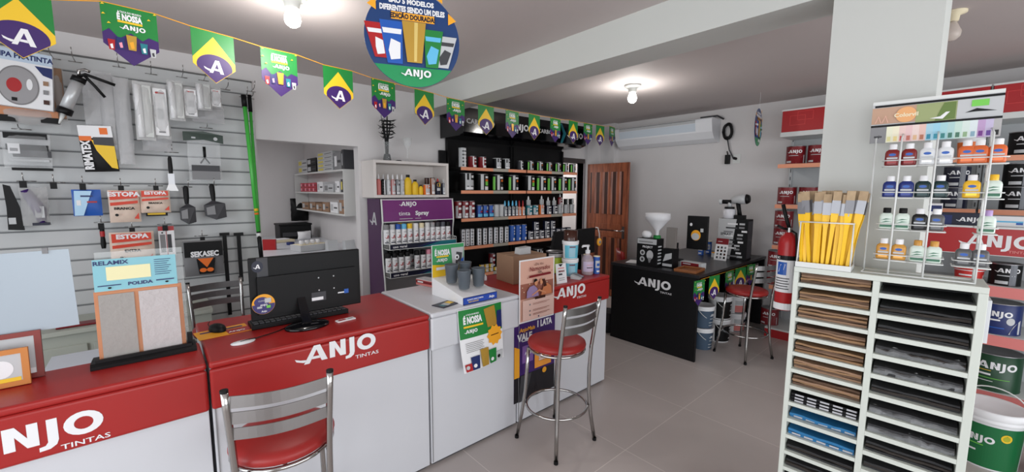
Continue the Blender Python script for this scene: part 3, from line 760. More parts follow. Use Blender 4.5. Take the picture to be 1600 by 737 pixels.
b = MB(); b.lathe([(.016, -.055), (.03, -.085), (.045, -.12), (.04, -.15), (.02, -.168), (0, -.17)], mat('unlit_bulb', (226, 214, 204), .1, alpha=.55), n=24); b.build('bulb', ul)
def bulb(x, y, z, e):
    l = bpy.data.lights.new('bulb_light', 'POINT'); l.energy = e; l.shadow_soft_size = .05; l.color = (1, .97, .93)
    o = bpy.data.objects.new('bulb_light', l); COL.objects.link(o); o.location = (x, y, z)
bulb(a.x, a.y, HC-.22, 13); bulb(c.x, c.y, HC-.22, 13)
# ================================================================ air conditioner
ac = thing('air_conditioner', 'long white air conditioner mounted high on the far wall', 'air conditioner', (XR, 2.42, 2.34))
ACW = mat('ac_white', (232, 234, 238), .3)
prof = [(-.001, .31), (-.245, .31), (-.262, .295), (-.262, .255), (-.235, .13), (-.16, .045), (-.06, .005), (-.001, .005)]
b = MB(); b.prism([(x, 0, z) for x, z in prof], (0, 1.50, 0), ACW); b.build('casing', ac, bevel=.006)
b = MB(); b.prism([(-.265, .22, .255), (-.267, .22, .290), (-.267, 1.42, .290), (-.265, 1.42, .255)], (.002, 0, 0), LGREY)
b.prism([(-.264, .22, .25), (-.243, .22, .15), (-.243, 1.42, .15), (-.264, 1.42, .25)], (-.003, 0, -.001), mat('ac_panel', (206, 216, 226), .25)); b.build('front_panel', ac, label='pale blue front panel')
b = MB(); b.box(-.262, -.255, .22, 1.42, .292, .298, DGREY); b.build('air_slot', ac)
b = MB(); p = Print(b, (0, 0, 0), (-1, 0, 0), (0, 0, 1)); p.rect(.10, .19, .14, .24, YEL); p.rect(.16, .16, .185, .24, DGREY); p.rect(.15, .09, .2, .12, PINK); b.build('sticker', ac)
b = MB(); b.box(-.26, -.22, 1.50, 1.503, .16, .26, DGREY); b.build('vent', ac)
b = MB(); b.tube([(-.15, .2, .31), (-.15, .2, .335), (-.15, -.02, .335), (-.05, -.06, .30)], .012, DGREY, 8); b.build('pipe', ac)
# cable coil, plug and socket
cy = at(1137, 205, x=XR-.05)
b = MB(); pts = []
for i in range(90):
    t = i/89; an = 2*PI*5*t; r = .095+.012*math.sin(7*t*2*PI)
    pts.append((XR-.025-.05*t, cy.y+r*.55*math.cos(an), cy.z+r*math.sin(an)))
b.tube(pts, .011, BLK, 6)
tag(b.build('cable_coil'), 'coil of black cable hanging at the right end of the air conditioner', 'cable')
so = at(1151, 248, x=XR)
st = thing('wall_socket', 'white wall socket below the air conditioner with a plugged cable', 'socket', (XR, so.y, so.z))
b = MB(); b.box(-.01, -.001, -.05, .05, -.06, .06, WMET); b.build('plate', st, bevel=.003)
b = MB(); b.tube([(-.02, 0, 0), (-.04, .03, .01), (-.05, .08, .12), (-.05, .12, .3), (-.05, cy.y-so.y-.02, cy.z-so.z-.09)], .008, DGREY, 6); b.tube([(-.012, 0, 0), (-.045, .02, .008)], .018, BLK, 8); b.build('cord', st)
so2 = at(1138, 248, x=XR)
b = MB(); b.box(-.05, -.001, -.028, .028, -.07, .05, BLK); b.tube([(-.03, 0, .05), (-.03, .01, .10)], .008, BLK, 6)
tag(b.build('power_adapter', bevel=.005), 'black power adapter on the wall left of the wall socket', 'adapter', loc=(XR, so2.y, so2.z))
# ================================================================ printed pennants
def shape_pennant(w_, h): return [(-w_/2, 0), (w_/2, 0), (w_/2, -h*.68), (0, -h), (-w_/2, -h*.68)]
def pen_a(p, w_, h):           # green with yellow wedge, violet roundel and A
    p.poly(shape_pennant(w_, h), GREEN)
    p.poly([(0, -.10*h), (w_/2, -.56*h), (w_/2, -.68*h), (0, -h), (-w_/2, -.68*h), (-w_/2, -.56*h)], YEL)
    c = ell(0, -.68*h, w_*.42, h*.235, 18, 0, PI, False)
    p.poly(c+[(-w_*.41, -.73*h), (0, -h*.99), (w_*.41, -.73*h)], PURP)
    p.logo(-w_*.14, -.80*h, w_*.34, WPAPER, True)
def cups(p, cx, y0, s):
    """row of five printed tumblers"""
    for dx, dy, wd_, hh_, m, m2 in ((-.40, -.02, .13, .26, REDC, WPAPER), (-.22, .03, .15, .30, NAVY, PINK), (.42, -.05, .12, .22, LGREY, DGREY), (.24, .0, .14, .27, TEAL, WPAPER), (0, .04, .19, .38, GOLD, AMBER)):
        x = cx+dx*s; y = y0+dy*s; w2 = wd_*s/2; hc = hh_*s
        p.poly([(x-w2*.8, y), (x+w2*.8, y), (x+w2*1.1, y+hc), (x-w2*1.1, y+hc)], m)
        p.poly([(x-w2*.2, y+hc*.1), (x+w2*.5, y+hc*.15), (x+w2*.3, y+hc*.6), (x-w2*.5, y+hc*.5)], m2)
def pen_b(p, w_, h):           # green campaign pennant with text and tumblers
    p.poly(shape_pennant(w_, h), PURP)
    p.poly([(-w_/2, 0), (w_/2, 0), (w_/2, -.50*h), (.32*w_, -.46*h), (.2*w_, -.54*h), (0, -.44*h), (-.22*w_, -.56*h), (-.38*w_, -.42*h), (-w_/2, -.5*h)], GREEN)
    p.text('A TAÇA DO MUNDO', 0, -.10*h, .028*h*1.1, WPAPER, .03, sx=.75)
    p.text('É NOSSA', 0, -.185*h, .10*h, WPAPER, .06, sx=.58)
    p.rect(-.22*w_, -.285*h, .22*w_, -.25*h, YEL)
    p.logo(-.15*w_, -.39*h, .078*h*1.0, WPAPER)
    cups(p, 0, -.765*h, w_*.90)
    for x, y in ((-.46, -.04), (.46, -.04), (-.46, -.2), (.34, -.16), (-.38, -.34)): p.poly([(x*w_-.03*w_, y*h-.01*h), (x*w_+.04*w_, y*h), (x*w_, y*h+.025*h)], YEL)
# long string of pennants from over the counter to the far corner
bt = thing('bunting', 'long string of green and yellow pennants crossing the shop below the ceiling', 'bunting', (0, 0, 2.4))
fl = [(24, -14, 'a'), (201, 12, 'b'), (332, 50, 'a'), (435.5, 79, 'b'), (528, 106, 'a'), (599, 126, 'b'), (663, 142, 'a'), (712, 155, 'b'), (759.5, 165, 'a'), (800.5, 173, 'b'), (835, 179, 'a'), (868, 185, 'b'), (896, 189, 'a'), (919, 193, 'b'), (938, 196, 'a'), (956.5, 198, 'b')]
P0 = Vector((-.087, 2.93, 0)); P1 = Vector((5.30, 3.73, 0)); dS = (P1-P0)/14
dN = Vector((dS.y, -dS.x, 0)).normalized(); dU = dS.normalized()
def on_string(u, v):
    d = ray(u, v); t = (P0-CAMP).dot(dN)/d.dot(dN); q = CAMP+d*t; return q
tops = []
for i, (u, v, k) in enumerate(fl):
    q = on_string(u, v)
    b = MB(); w_, h = .212, .285
    rr = random.Random(i); yaw = rr.uniform(-.10, .10); tilt = dS.z
    U = Matrix.Rotation(yaw, 3, 'Z') @ dU
    # slope of the string
    O = q-Vector((0, 0, 2.4))
    tops.append((q, U))
    p = Print(b, O, U, (0, 0, 1), base=.0004); (pen_a if k == 'a' else pen_b)(p, w_, h)
    N = U.cross(Vector((0, 0, 1)))
    b.prism([O+U*a_+Vector((0, 0, 1))*c_-N*.0012 for a_, c_ in shape_pennant(w_, h)], N*.0012, GREEN if k == 'a' else PURP)
    b.build('pennant', bt, label='pennant with a white letter in a violet roundel' if k == 'a' else 'green pennant with printed tumblers')
b = MB(); pts = []
for i, (q, U) in enumerate(tops):
    pts += [q-U*.1-Vector((0, 0, 2.4)), q+U*.1-Vector((0, 0, 2.4))]
pts = [pts[0]-dU*.35+Vector((0, 0, .05))]+pts+[Vector((XR-.102, 4.1, tops[-1][0].z-2.4))]
b.tube(pts, .0025, AMBER, 5); b.build('cord', bt)
# ================================================================ round hanging signs
def round_sign(label, u, v, depth, D, yaw_off):
    q = CAMP+ray(u, v)*depth
    t = thing('hanging_sign', label, 'sign', q, 0)
    N = (CAMP-q); N.z = 0; N.normalize(); N = Matrix.Rotation(yaw_off, 3, 'Z') @ N
    Uv = Vector((0, 0, 1)).cross(N).normalized(); R_ = D/2
    b = MB(); pts = [Uv*x+Vector((0, 0, 1))*y for x, y in ell(0, 0, R_, R_, 64)]
    b.prism([q_-N*.003 for q_ in pts], N*.003, mat('sign_blue', (26, 58, 108), .35))
    p = Print(b, (0, 0, 0), Uv, (0, 0, 1), base=.0006)
    p.poly(ell(0, 0, R_*.995, R_*.995, 24, PI+.62, 2*PI-.62, False), mat('sign_green', (30, 140, 84), .35))
    s = R_/.21
    p.text('SÃO 5 MODELOS', -.005*s, .155*s, .020*s, WPAPER, .05, sx=.9); p.text('DIFERENTES SENDO UM DELES', 0, .122*s, .022*s, WPAPER, .05, sx=.66)
    p.rect(-.095*s, .075*s, .095*s, .107*s, AMBER); p.text('EDIÇÃO DOURADA!', 0, .091*s, .02*s, DNAVY, .05, sx=.75)
    for x, y, dd in ((-.17, .125, 1), (.17, .10, -1), (.12, .19, 1)): p.poly([(x*s-.025*s*dd, y*s), (x*s+.012*s*dd, y*s+.03*s), (x*s+.012*s*dd, y*s-.022*s)], AMBER)
    cup = [(-.142, -.095, .070, .145, -.2, REDC, WPAPER), (-.082, -.115, .090, .18, -.08, BLUE, WPAPER), (.132, -.115, .066, .14, .2, LGREY, DGREY), (.080, -.12, .078, .165, .06, GREEN, LBLUE)]
    for x, y, w_, h_, sk, m, m2 in cup:
        x *= s; y *= s; w_ *= s; h_ *= s
        p.poly([(x-w_*.36, y), (x+w_*.36, y), (x+w_*.55+sk*h_, y+h_), (x-w_*.55+sk*h_, y+h_)], m)
        p.poly([(x-w_*.42+sk*h_*.7, y+h_*.70), (x+w_*.42+sk*h_*.7, y+h_*.70), (x+w_*.46+sk*h_*.8, y+h_*.82), (x-w_*.46+sk*h_*.8, y+h_*.82)], m2)
        p.poly([(x-w_*.2, y+h_*.08), (x+w_*.25, y+h_*.12), (x+w_*.35+sk*h_*.5, y+h_*.5), (x-w_*.1+sk*h_*.5, y+h_*.58), (x-w_*.3, y+h_*.3)], m2)
    p.poly([(-.03*s, -.105*s), (.035*s, -.105*s), (.055*s, .07*s), (-.05*s, .07*s)], GOLD); p.poly([(.0, -.1*s), (.012*s, -.1*s), (.02*s, .068*s), (.004*s, .068*s)], mat('gold_light', (226, 200, 120), .3, metal=.3))
    p.logo(-.045*s, -.165*s, .030*s, WPAPER)
    b.build('disc', t)
    b = MB(); b.tube([(0, 0, R_), (0, 0, HC-q.z-.002)], .0012, WPAPER, 5); b.build('string', t)
round_sign('large round blue sign printed with tumblers hanging from the ceiling near the camera', 646, 61, 1.87, .424, 0.12)
round_sign('round sign hanging edge-on near the far wall beside the air conditioner', 1185, 199, 4.6, .41, 1.40)
# ================================================================ things on and around the black table
TT = TZ+.001
def tz(u, v): return at(u, v, z=TZ)
def carton(name, label, c, w_, d, h, rz, m, draw=None, z=TT, cat='box'):
    """box with its front (local -Y) facing rz; draw(p_front, w, h)"""
    b = MB(); b.box(-w_/2, w_/2, -d/2, d/2, 0, h, m)
    if draw: draw(b, w_, d, h)
    o = b.build(name, bevel=.0015); return tag(o, label, cat, loc=(c[0], c[1], z), rz=rz)
FX = -PI/2        # front facing the camera side along -X
def bulbbox(b, w_, d, h):
    p = Print(b, (-w_/2, -d/2, 0), (1, 0, 0), (0, 0, 1)); p.rect(.004, h*.80, w_-.004, h-.004, LGREY); p.text('PROJECT', w_*.55, h*.70, h*.07, WPAPER, .03)
    p.rect(.1*w_, h*.86, .8*w_, h*.9, GREY)
    p.disc(w_*.3, h*.48, h*.10, h*.10, LGREY); p.disc(w_*.3, h*.48, h*.05, h*.05, DGREY); p.disc(w_*.3, h*.24, h*.10, h*.10, LGREY); p.disc(w_*.3, h*.24, h*.05, h*.05, DGREY)
    p.poly(ell(w_*.68, h*.42, w_*.17, h*.17, 16)+[], LGREY); p.poly([(w_*.58, h*.32), (w_*.78, h*.32), (w_*.70, h*.14), (w_*.64, h*.14)], GREY)
    p = Print(b, (w_/2, -d/2, 0), (0, 1, 0), (0, 0, 1))
    for k in range(6): p.rect(d*.2, h*(.1+.12*k), d*.7, h*(.15+.12*k), LGREY, False)
    p.step()
carton('lamp_carton', 'black carton with pictures of lamp bulbs at the corner of the black table', (4.06, 2.345), .235, .14, .30, FX, BLK, bulbbox)
def gbox(b, w_, d, h):
    p = Print(b, (-w_/2, -d/2, 0), (1, 0, 0), (0, 0, 1)); p.poly([(.1*w_, .3*h), (.9*w_, .5*h), (.9*w_, .8*h), (.3*w_, .7*h)], LGREY); p.rect(.05*w_, .06*h, .95*w_, .2*h, LGREY)
carton('carton', 'dark carton with grey print standing right of the lamp carton', (4.15, 2.155), .12, .13, .20, FX, BLK, gbox)
carton('carton', 'slim upright grey carton standing on the dark carton', (4.15, 2.15), .105, .035, .22, FX, mat('grey_board', (122, 116, 112), .6), None, TT+.2015)
# funnel on the lamp carton
b = MB(); b.lathe([(.018, 0), (.022, .05), (.115, .16), (.13, .175), (.13, .235), (.126, .235), (.122, .18), (.02, .055), (.014, 0)], mat('white_polythene', (222, 222, 226), .35, alpha=.9), n=28, cap=False)
tag(b.build('funnel'), 'large white plastic funnel standing on the lamp carton', 'funnel', loc=(4.07, 2.275, TT+.337))
b = MB(); b.lathe([(.035, 0), (.04, .012), (.036, .034), (.02, .036)], GREEN, n=16); tag(b.build('cap'), 'green plastic cap under the white funnel', 'cap', loc=(4.07, 2.275, TT+.301))
b = MB(); rr = random.Random(5); b.lathe([(.03, 0), (.055, .01), (.06, .04), (.04, .07), (.015, .075), (0, .074)], WPAPER, n=12, sx=.8)
tag(b.build('crumpled_bag'), 'crumpled white bag on the left of the lamp carton', 'bag', loc=(4.065, 2.39, TT+.301))
# monitor on the table
mx = thing('monitor', 'black computer monitor with round sticker seen from behind on the black table', 'monitor', (4.62, 2.36, TT), 0)
a = at(1072, 385, x=4.62); c = at(1107, 341, x=4.62)
b = MB(); b.box(0, .03, c.y-2.36, a.y-2.36, a.z-TT-.02, c.z-TT+.02, BLK); b.build('screen_housing', mx, bevel=.006)
b = MB(); p = Print(b, (0, a.y-2.36, a.z-TT-.02), (0, -1, 0), (0, 0, 1), base=.001); W = a.y-c.y
p.disc(W*.45, .16, .055, .06, AMBER); p.disc(W*.43, .145, .045, .04, LGREY); p.rect(.66*W, .2, .8*W, .24, LGREY); p.disc(W*.2, .28, .015, .018, WPAPER)
b.build('stickers', mx)
b = MB(); b.box(.02, .05, -.03, .03, .01, a.z-TT+.03, BLK); b.lathe([(.10, 0), (.10, .008), (.03, .014), (0, .014)], BLK, (.03, 0, 0), n=24); b.build('foot', mx)
def bluelab(p, r, h):
    p.rect(-.9*r, .35*h, .9*r, .75*h, LGREY); p.rect(-.5*r, .1*h, .5*r, .2*h, WPAPER); p.rect(-.5*r, .45*h, .5*r, .6*h, BLUE)
kb = make_can('spray_tin', 'tin', .034, .165, BLUE, bluelab, lid=CREAM)
q = tz(1095, 398); q2 = tz(1107, 396)
kb.place((q.x, q.y, TT), FX, 'blue tin with cream lid, left of two beside the table monitor')
kb.place((q2.x, q2.y, TT), FX, 'blue tin with cream lid, right of two beside the table monitor')
q3 = tz(1115, 402)
make_can('tape_roll', 'jar', .035, .06, LGREY, None, lid=AMBER).place((q3.x+.02, q3.y, TT), FX, 'small grey jar with yellow lid by the two blue tins')
def longbox(b, w_, d, h):
    p = Print(b, (-w_/2, -d/2, 0), (1, 0, 0), (0, 0, 1)); p.rect(.01, .1*h, w_-.03, .9*h, DRED); p.rect(.03, .55*h, .12, .72*h, LGREY); p.poly([(.12, .1*h), (w_-.05, .1*h), (w_-.05, .5*h)], BLK)
carton('long_carton', 'long dark red and white carton lying on the black table', (4.30, 1.975), .24, .09, .06, FX-.1, LGREY, longbox)
b = MB(); b.box(-.13, .13, -.11, .11, 0, .008, WOODT)
for x in (-.13, .115): b.box(x, x+.015, -.11, .11, .008, .028, WOODT)
for y in (-.11, .095): b.box(-.115, .115, y, y+.015, .008, .028, WOODT)
tag(b.build('wooden_tray', bevel=.003), 'brown wooden tray at the front corner of the black table', 'tray', loc=(4.085, 1.91, TT), rz=.1)
# sample card
q = tz(1137, 397)
t = thing('sample_card', 'white card with dark red head and grey swatches standing on the black table', 'card', (5.0, at(1125, 398, x=5.0).y-.04, TT), FX)
b = MB(); M_ = Matrix.Rotation(.22, 4, 'X').inverted(); b.M = M_
b.box(-.11, .03, 0, .006, 0, .26, WPAPER); p = Print(b, (-.11, 0, 0), (1, 0, 0), (0, 0, 1)); p.rect(0, .19, .14, .26, DRED); p.rect(.02, .22, .07, .225, WPAPER)
for i in range(3):
    for j in range(4): p.rect(.022+.04*i, .02+.04*j, .044+.04*i, .045+.04*j, [DGREY, GREY, BLK, BROWN][(i+j) % 4], False)
b.build('card', t)
# spray gun on its carton
q = tz(1150, 391); GX, GY = 5.35, 2.40
def gunbox(b, w_, d, h):
    p = Print(b, (-w_/2, -d/2, 0), (1, 0, 0), (0, 0, 1)); p.poly([(.0, 0), (w_*.45, 0), (w_*.62, h), (0, h)], LGREY)
    rr = random.Random(2)
    for k in range(9):
        x = .03+rr.random()*.08; y = h*(.06+.1*k); p.rect(x, y, x+.09+.04*rr.random(), y+.018, (GREY, DGREY, WPAPER)[k % 3], False)
    for k in range(10):
        x = w_*(.58+.25*rr.random()); y = h*(.05+.09*k); p.rect(x, y, x+.06, y+.022, (LGREY, WPAPER, GREY)[k % 3], False)
    p.step(); p.text('SPRAY', w_*.28, h*.62, .03, DGREY, .03)
    p = Print(b, (w_/2, -d/2, 0), (0, 1, 0), (0, 0, 1)); p.rect(.01, .02, d-.01, h-.02, DGREY)
GXp, GYp = 5.30, at(1145, 391, x=5.3).y
gh = at(1145, 342, x=5.2).z-TT
carton('tool_carton', 'tall black and white printed carton at the far end of the black table', (5.28, GYp-.02), .33, .16, gh, FX, BLK, gunbox)
sg = thing('spray_gun', 'grey and black electric paint spray gun standing on the tool carton', 'spray gun', (5.28, GYp, TT+gh+.001), 0)
b = MB(); b.lathe([(.062, 0), (.07, .01), (.07, .10), (.05, .115)], mat('cup_white', (214, 214, 220), .35), (0, .06, 0), n=24); b.build('paint_cup', sg)
b = MB(); b.lathe([(.055, .116), (.055, .14)], BLK, (0, .06, 0), n=20); b.tube([(0, .15, .20), (0, .04, .20)], .026, BLK, 12); b.tube([(0, .06, .135), (0, .06, .2)], .025, LGREY, 12); b.lathe([(.012, 0), (.034, .03), (.034, .05)], LGREY, (0, .125, .2), n=16, axis='y'); b.build('nozzle', sg)
b = MB(); b.tube([(0, .03, .215), (0, -.02, .23), (0, -.08, .235), (0, -.13, .235)], [.04, .05, .062, .055], LGREY, 14); b.build('motor_housing', sg)
b = MB(); b.tube([(0, -.125, .236), (0, -.155, .238)], [.06, .045], BLK, 14); b.build('rear_cover', sg)
b = MB(); b.tube([(0, -.03, .20), (0, -.05, .10), (0, -.06, .04)], [.026, .022, .026], BLK, 10); b.box(-.04, .04, -.12, -.01, 0, .045, BLK); b.build('handle', sg)
# paper sheets left on the table, red chair behind it
b = MB(); b.box(-.10, .10, -.07, .07, 0, .004, WPAPER); tag(b.build('paper'), 'loose white papers at the left end of the black table', 'paper', loc=(4.13, 2.58, TT), rz=.3)
ch = thing('office_chair', 'red upholstered chair behind the black table near the door', 'chair', (4.86, 3.04, -.0), PI+.75)
b = MB(); pts = [(.2*math.sin(a)*1.05, -.20-.06*math.cos(a)+.06, 0) for a in [(-1+2*i/10)*1.1 for i in range(11)]]
vs = []
for z in (.60, .68, .76, .83, .89):
    k = 1-.12*((z-.76)/.2)**2
    for x, y, _ in pts: vs.append((x*k*1.15, y+(z-.6)*-.12, z))
for z in (.89, .83, .76, .68, .60):
    k = 1-.12*((z-.76)/.2)**2
    for x, y, _ in pts: vs.append((x*k*1.15, y+.04+(z-.6)*-.12, z))
n = 11; fs = [(r_*n+i, r_*n+i+1, (r_+1)*n+i+1, (r_+1)*n+i) for r_ in range(9) for i in range(n-1)]+[(9*n+i, 9*n+i+1, i+1, i) for i in range(n-1)]
fs += [tuple(r_*n for r_ in range(10)), tuple(r_*n+n-1 for r_ in range(9, -1, -1))]
b.add(vs, fs, REDV, True); b.build('backrest', ch)
b = MB(); b.lathe([(.2, .42), (.225, .44), (.225, .47), (.2, .49), (0, .495)], REDV, n=28); b.build('seat', ch)
b = MB(); b.tube([(0, 0, .42), (0, 0, .08)], .025, BLK, 12); b.tube([(0, -.15, .43), (0, -.24, .5), (0, -.2, .7)], .014, BLK, 8)
for i in range(5):
    a_ = 2*PI*i/5; b.tube([(0, 0, .09), (.26*math.cos(a_), .26*math.sin(a_), .05)], .018, BLK, 8); b.lathe([(.024, 0), (.026, .024), (.02, .045)], BLK, (.26*math.cos(a_), .26*math.sin(a_), 0), n=10)
b.build('base', ch)
# waste basket
q = at(957, 525, z=.05)
b = MB(); b.lathe([(.105, 0), (.11, .004), (.125, .24), (.128, .245), (.121, .242), (.105, .01), (0, .008)], mat('basket_mesh', (44, 44, 48), .5, alpha=.85), n=24, cap=False)
tag(b.build('waste_basket'), 'black mesh waste basket on the floor left of the black table', 'waste basket', loc=(4.07, 2.88, 0))
# flags along the table edge
tb2 = thing('table_bunting', 'short string of pennants hung along the edge of the black table', 'bunting', (TX0, TY0-.025, TZ-.032))
b = MB(); L_ = 1.85
fu = [1090, 1113.5, 1137, 1154, 1170]
fx = []
for i, u in enumerate(fu):
    a = at(u, 425, y=TY0-.025); fx.append(a.x-TX0)
pts = []
for i in range(len(fx)): pts += [(fx[i]-.08, 0, -.004), (fx[i]+.08, 0, -.004)]
pts[0] = (max(pts[0][0], .0), 0, -.004)
b.tube(pts, .002, AMBER, 5); b.build('cord', tb2)
for i, x in enumerate(fx):
    b = MB(); rr = random.Random(i+40); U = Matrix.Rotation(rr.uniform(-.3, .05), 3, 'Z') @ Vector((1, 0, 0)); O = Vector((x+.02, -.014, 0)); k = 'ba'[i % 2]
    p = Print(b, O, U, (0, 0, 1)); (pen_a if k == 'a' else pen_b)(p, .175, .25)
    N = U.cross(Vector((0, 0, 1))); b.prism([O+U*a_+Vector((0, 0, 1))*c_-N*.001 for a_, c_ in shape_pennant(.175, .25)], N*.001, GREEN)
    b.build('pennant', tb2)
# paint buckets stored under the table
def bucket(name, r, h, body, draw, lidm=WPAPER, handle=True, up=False):
    def f():
        t = thing('paint_bucket', '', 'paint bucket')
        b = MB(); b.lathe([(r*.86, 0), (r*.87, .005), (r*.97, h*.88)], body, n=28)
        fn = lambda u, v, k: Vector(((r*.87+(r*.10)*(v/(h*.88))+k)*math.cos(-PI/2+u/r), (r*.87+(r*.10)*(v/(h*.88))+k)*math.sin(-PI/2+u/r), v))
        draw(Print(b, (0, 0, 0), (1, 0, 0), (0, 0, 1), eps=.0004, base=.0012, fn=fn), r, h); b.build('pail', t)
        b = MB(); b.lathe([(r*.99, h*.80), (r*1.03, h*.81), (r*1.03, h*.85), (r*.99, h*.86), (r*1.02, h*.88), (r*1.04, h*.90), (r*1.04, h*.98), (r*.98, h), (r*.9, h*.985), (0, h*.985)], lidm, n=28); b.build('lid', t)
        if handle:
            b = MB(); b.tube([(r*1.04*math.cos(a), -.006-r*1.06*abs(math.sin(a))**1.0*.55-.02*math.sin(a), h*.84-r*.9*math.sin(a)) for a in [PI*i/14 for i in range(15)]], .003, WMET, 5); b.build('handle', t)
        if up:
            b = MB(); b.tube([(r*1.05*math.cos(a), .05*math.sin(a), h*.86+r*.95*math.sin(a)) for a in [PI*i/18 for i in range(19)]], .004, WMET, 6); b.build('handle', t)
        return t
    return Kind(f)
SLATE = mat('slate_blue', (66, 84, 104), .45)
def d_blue(p, r, h): p.logo(-.35*r, .55*h, .11*h, WPAPER); p.rect(-.4*r, .42*h, .4*r, .45*h, LGREY); p.rect(-.5*r, .25*h, .3*r, .28*h, LGREY); p.rect(-.5*r, .12*h, .5*r, .15*h, LGREY)
def d_blk(p, r, h): p.rect(-1.5*r, .04*h, 1.3*r, .78*h, BLK); p.rect(-.1*r, .60*h, .9*r, .66*h, WPAPER); p.rect(-.1*r, .35*h, .9*r, .42*h, LGREY); p.rect(-.1*r, .15*h, .9*r, .2*h, WPAPER); p.disc(.2*r, .5*h, .3*r, .05*h, LGREY, 12)
def d_pink(p, r, h): p.rect(-1.2*r, .08*h, 1.2*r, .45*h, PKT); p.rect(-1.2*r, .02*h, 1.2*r, .07*h, DGREY); p.rect(-1.2*r, .48*h, 1.2*r, .72*h, LGREY); p.rect(-.2*r, .52*h, .3*r, .68*h, DNAVY)
KB1 = bucket('', .115, .235, SLATE, d_blue); KB2 = bucket('', .125, .26, WPAPER, d_blk); KB3 = bucket('', .125, .225, WPAPER, d_pink, handle=False)
yb_ = TY0+.14
x = 4.10; KB2.place((x, yb_+.10, .001), 0, 'white bucket just behind the end panel under the black table, lower of two'); KB2.place((x, yb_+.10, .263), 0, 'white bucket just behind the end panel under the black table, upper of two')
x = at(1098, 500, y=yb_).x; KB1.place((x, yb_, .001), 0, 'slate blue paint bucket on the floor under the black table'); KB1.place((x, yb_+.005, .238), 0, 'slate blue paint bucket stacked on another under the black table')
x = at(1124, 490, y=yb_-.02).x; KB2.place((x, yb_-.02, .001), 0, 'black and white paint bucket on the floor behind the stool leg'); KB2.place((x, yb_-.02, .263), 0, 'black and white paint bucket stacked under the black table, behind the stool')
x = at(1148, 480, y=yb_).x
for i, w_ in enumerate(('bottom', 'middle', 'top')): KB3.place((x, yb_, .001+.227*i), 0, 'white and pink paint bucket, %s of the stack of three under the table' % w_)
# ================================================================ goods hanging on the slatted wall
def span(u0, v0, u1, v1, y):
    uc, vc = (u0+u1)/2, (v0+v1)/2
    return at(u0, vc, y=y).x, at(u1, vc, y=y).x, at(uc, v1, y=y).z, at(uc, v0, y=y).z
def pillow(b, w_, h, d, m, n=6, jag=0.0, seed=1, fn=None):
    """soft pack in the XZ plane, from z=-h to 0, bulging in Y"""
    rr = random.Random(seed); vs = []; 
    for side in (-1, 1):
        for j in range(n+1):
            for i in range(n+1):
                x = -w_/2+w_*i/n; z = -h*j/n
                e = (math.sin(PI*i/n)*math.sin(PI*min(1, j/n)))**.45 if 0 < i < n and 0 < j < n else 0.0
                vs.append((x+rr.uniform(-jag, jag), side*d/2*(e*(.85+.3*rr.random())+.02), z+rr.uniform(-jag, jag)))
    N = (n+1)*(n+1); fs = []
    for s_ in (0, 1):
        for j in range(n):
            for i in range(n):
                a_ = s_*N+j*(n+1)+i; q = (a_, a_+1, a_+n+2, a_+n+1); fs.append(q if s_ else q[::-1])
    b.add(vs, fs, m, True)
def hook(x, z, L=.18, holds='', wide=.035):
    t = thing('display_hook', 'thin chrome wire hook %s' % holds, 'hook', (x, YS, z))
    b = MB(); b.tube([(-wide, -.006, .0), (wide, -.006, .0)], .0035, CHROME, 5); b.build('back_plate', t)
    b = MB(); b.tube([(0, -.006, 0), (0, -L*.82, .004), (0, -L*.92, .02), (0, -L, .055)], .003, CHROME, 6); b.build('prong', t)
    return t
def hang(name, lab, cat, u0, v0, u1, v1, y, make, lean=0.0, rz=0.0):
    x0, x1, z0, z1 = span(u0, v0, u1, v1, y)
    t = thing(name, lab, cat, ((x0+x1)/2, y, z1), rz)
    make(t, x1-x0, z1-z0)
    t.rotation_euler = (0, lean, rz)
    return t
def P_(b, w_, h, y): return Print(b, (-w_/2, y, -h), (1, 0, 0), (0, 0, 1), base=.001)
# -- boxed roller tray lid
def mk(t, w_, h):
    b = MB(); b.box(-w_/2, w_/2, -.025, .025, -h, 0, WPAPER); p = P_(b, w_, h, -.025)
    p.rect(0, h*.80, w_, h, mat('pale_blue', (186, 202, 220), .5)); p.text('TAMPA PRATINTA', w_*.52, h*.90, h*.085, NAVY, .04, sx=.82)
    p.poly(ell(w_*.10, h*.68, w_*.12, h*.12, 20), REDC); p.poly([(w_*.74, h*.77), (w_, h*.77), (w_, h*.58), (w_*.86, h*.62)], NAVY)
    p.disc(w_*.50, h*.38, w_*.30, h*.345, mat('lid_grey', (120, 118, 120), .45), 40); p.disc(w_*.50, h*.38, w_*.28, h*.32, mat('lid_grey_light', (150, 148, 150), .4), 40); p.disc(w_*.44, h*.38, w_*.11, h*.125, REDC, 24)
    p.poly(ell(w_*.66, h*.42, w_*.045, h*.10, 16), WPAPER); p.rect(w_*.40, h*.10, w_*.48, h*.16, BLK); p.rect(w_*.86, h*.44, w_*.94, h*.52, CARD); p.rect(w_*.86, h*.28, w_*.94, h*.36, GREY); p.rect(w_*.86, h*.10, w_*.95, h*.18, BROWN)
    b.build('box', t, bevel=.002)
hang('lid_carton', 'white box printed with a grey lid and red disc, top left of slatted wall', 'box', -22, 80, 86, 168, 4.13, mk, lean=.06)
def mk(t, w_, h):
    b = MB(); b.box(-w_/2, w_/2, -.02, .02, -h, 0, CARD); b.build('carton', t)
    b = MB(); pillow(b, w_*1.2, h*1.05, .06, FILM2, seed=3); b.build('film', t)
hang('bagged_carton', 'brown carton in clear film behind the boxed lid and the caulking gun', 'package', 84, 108, 100, 185, 4.23, mk)
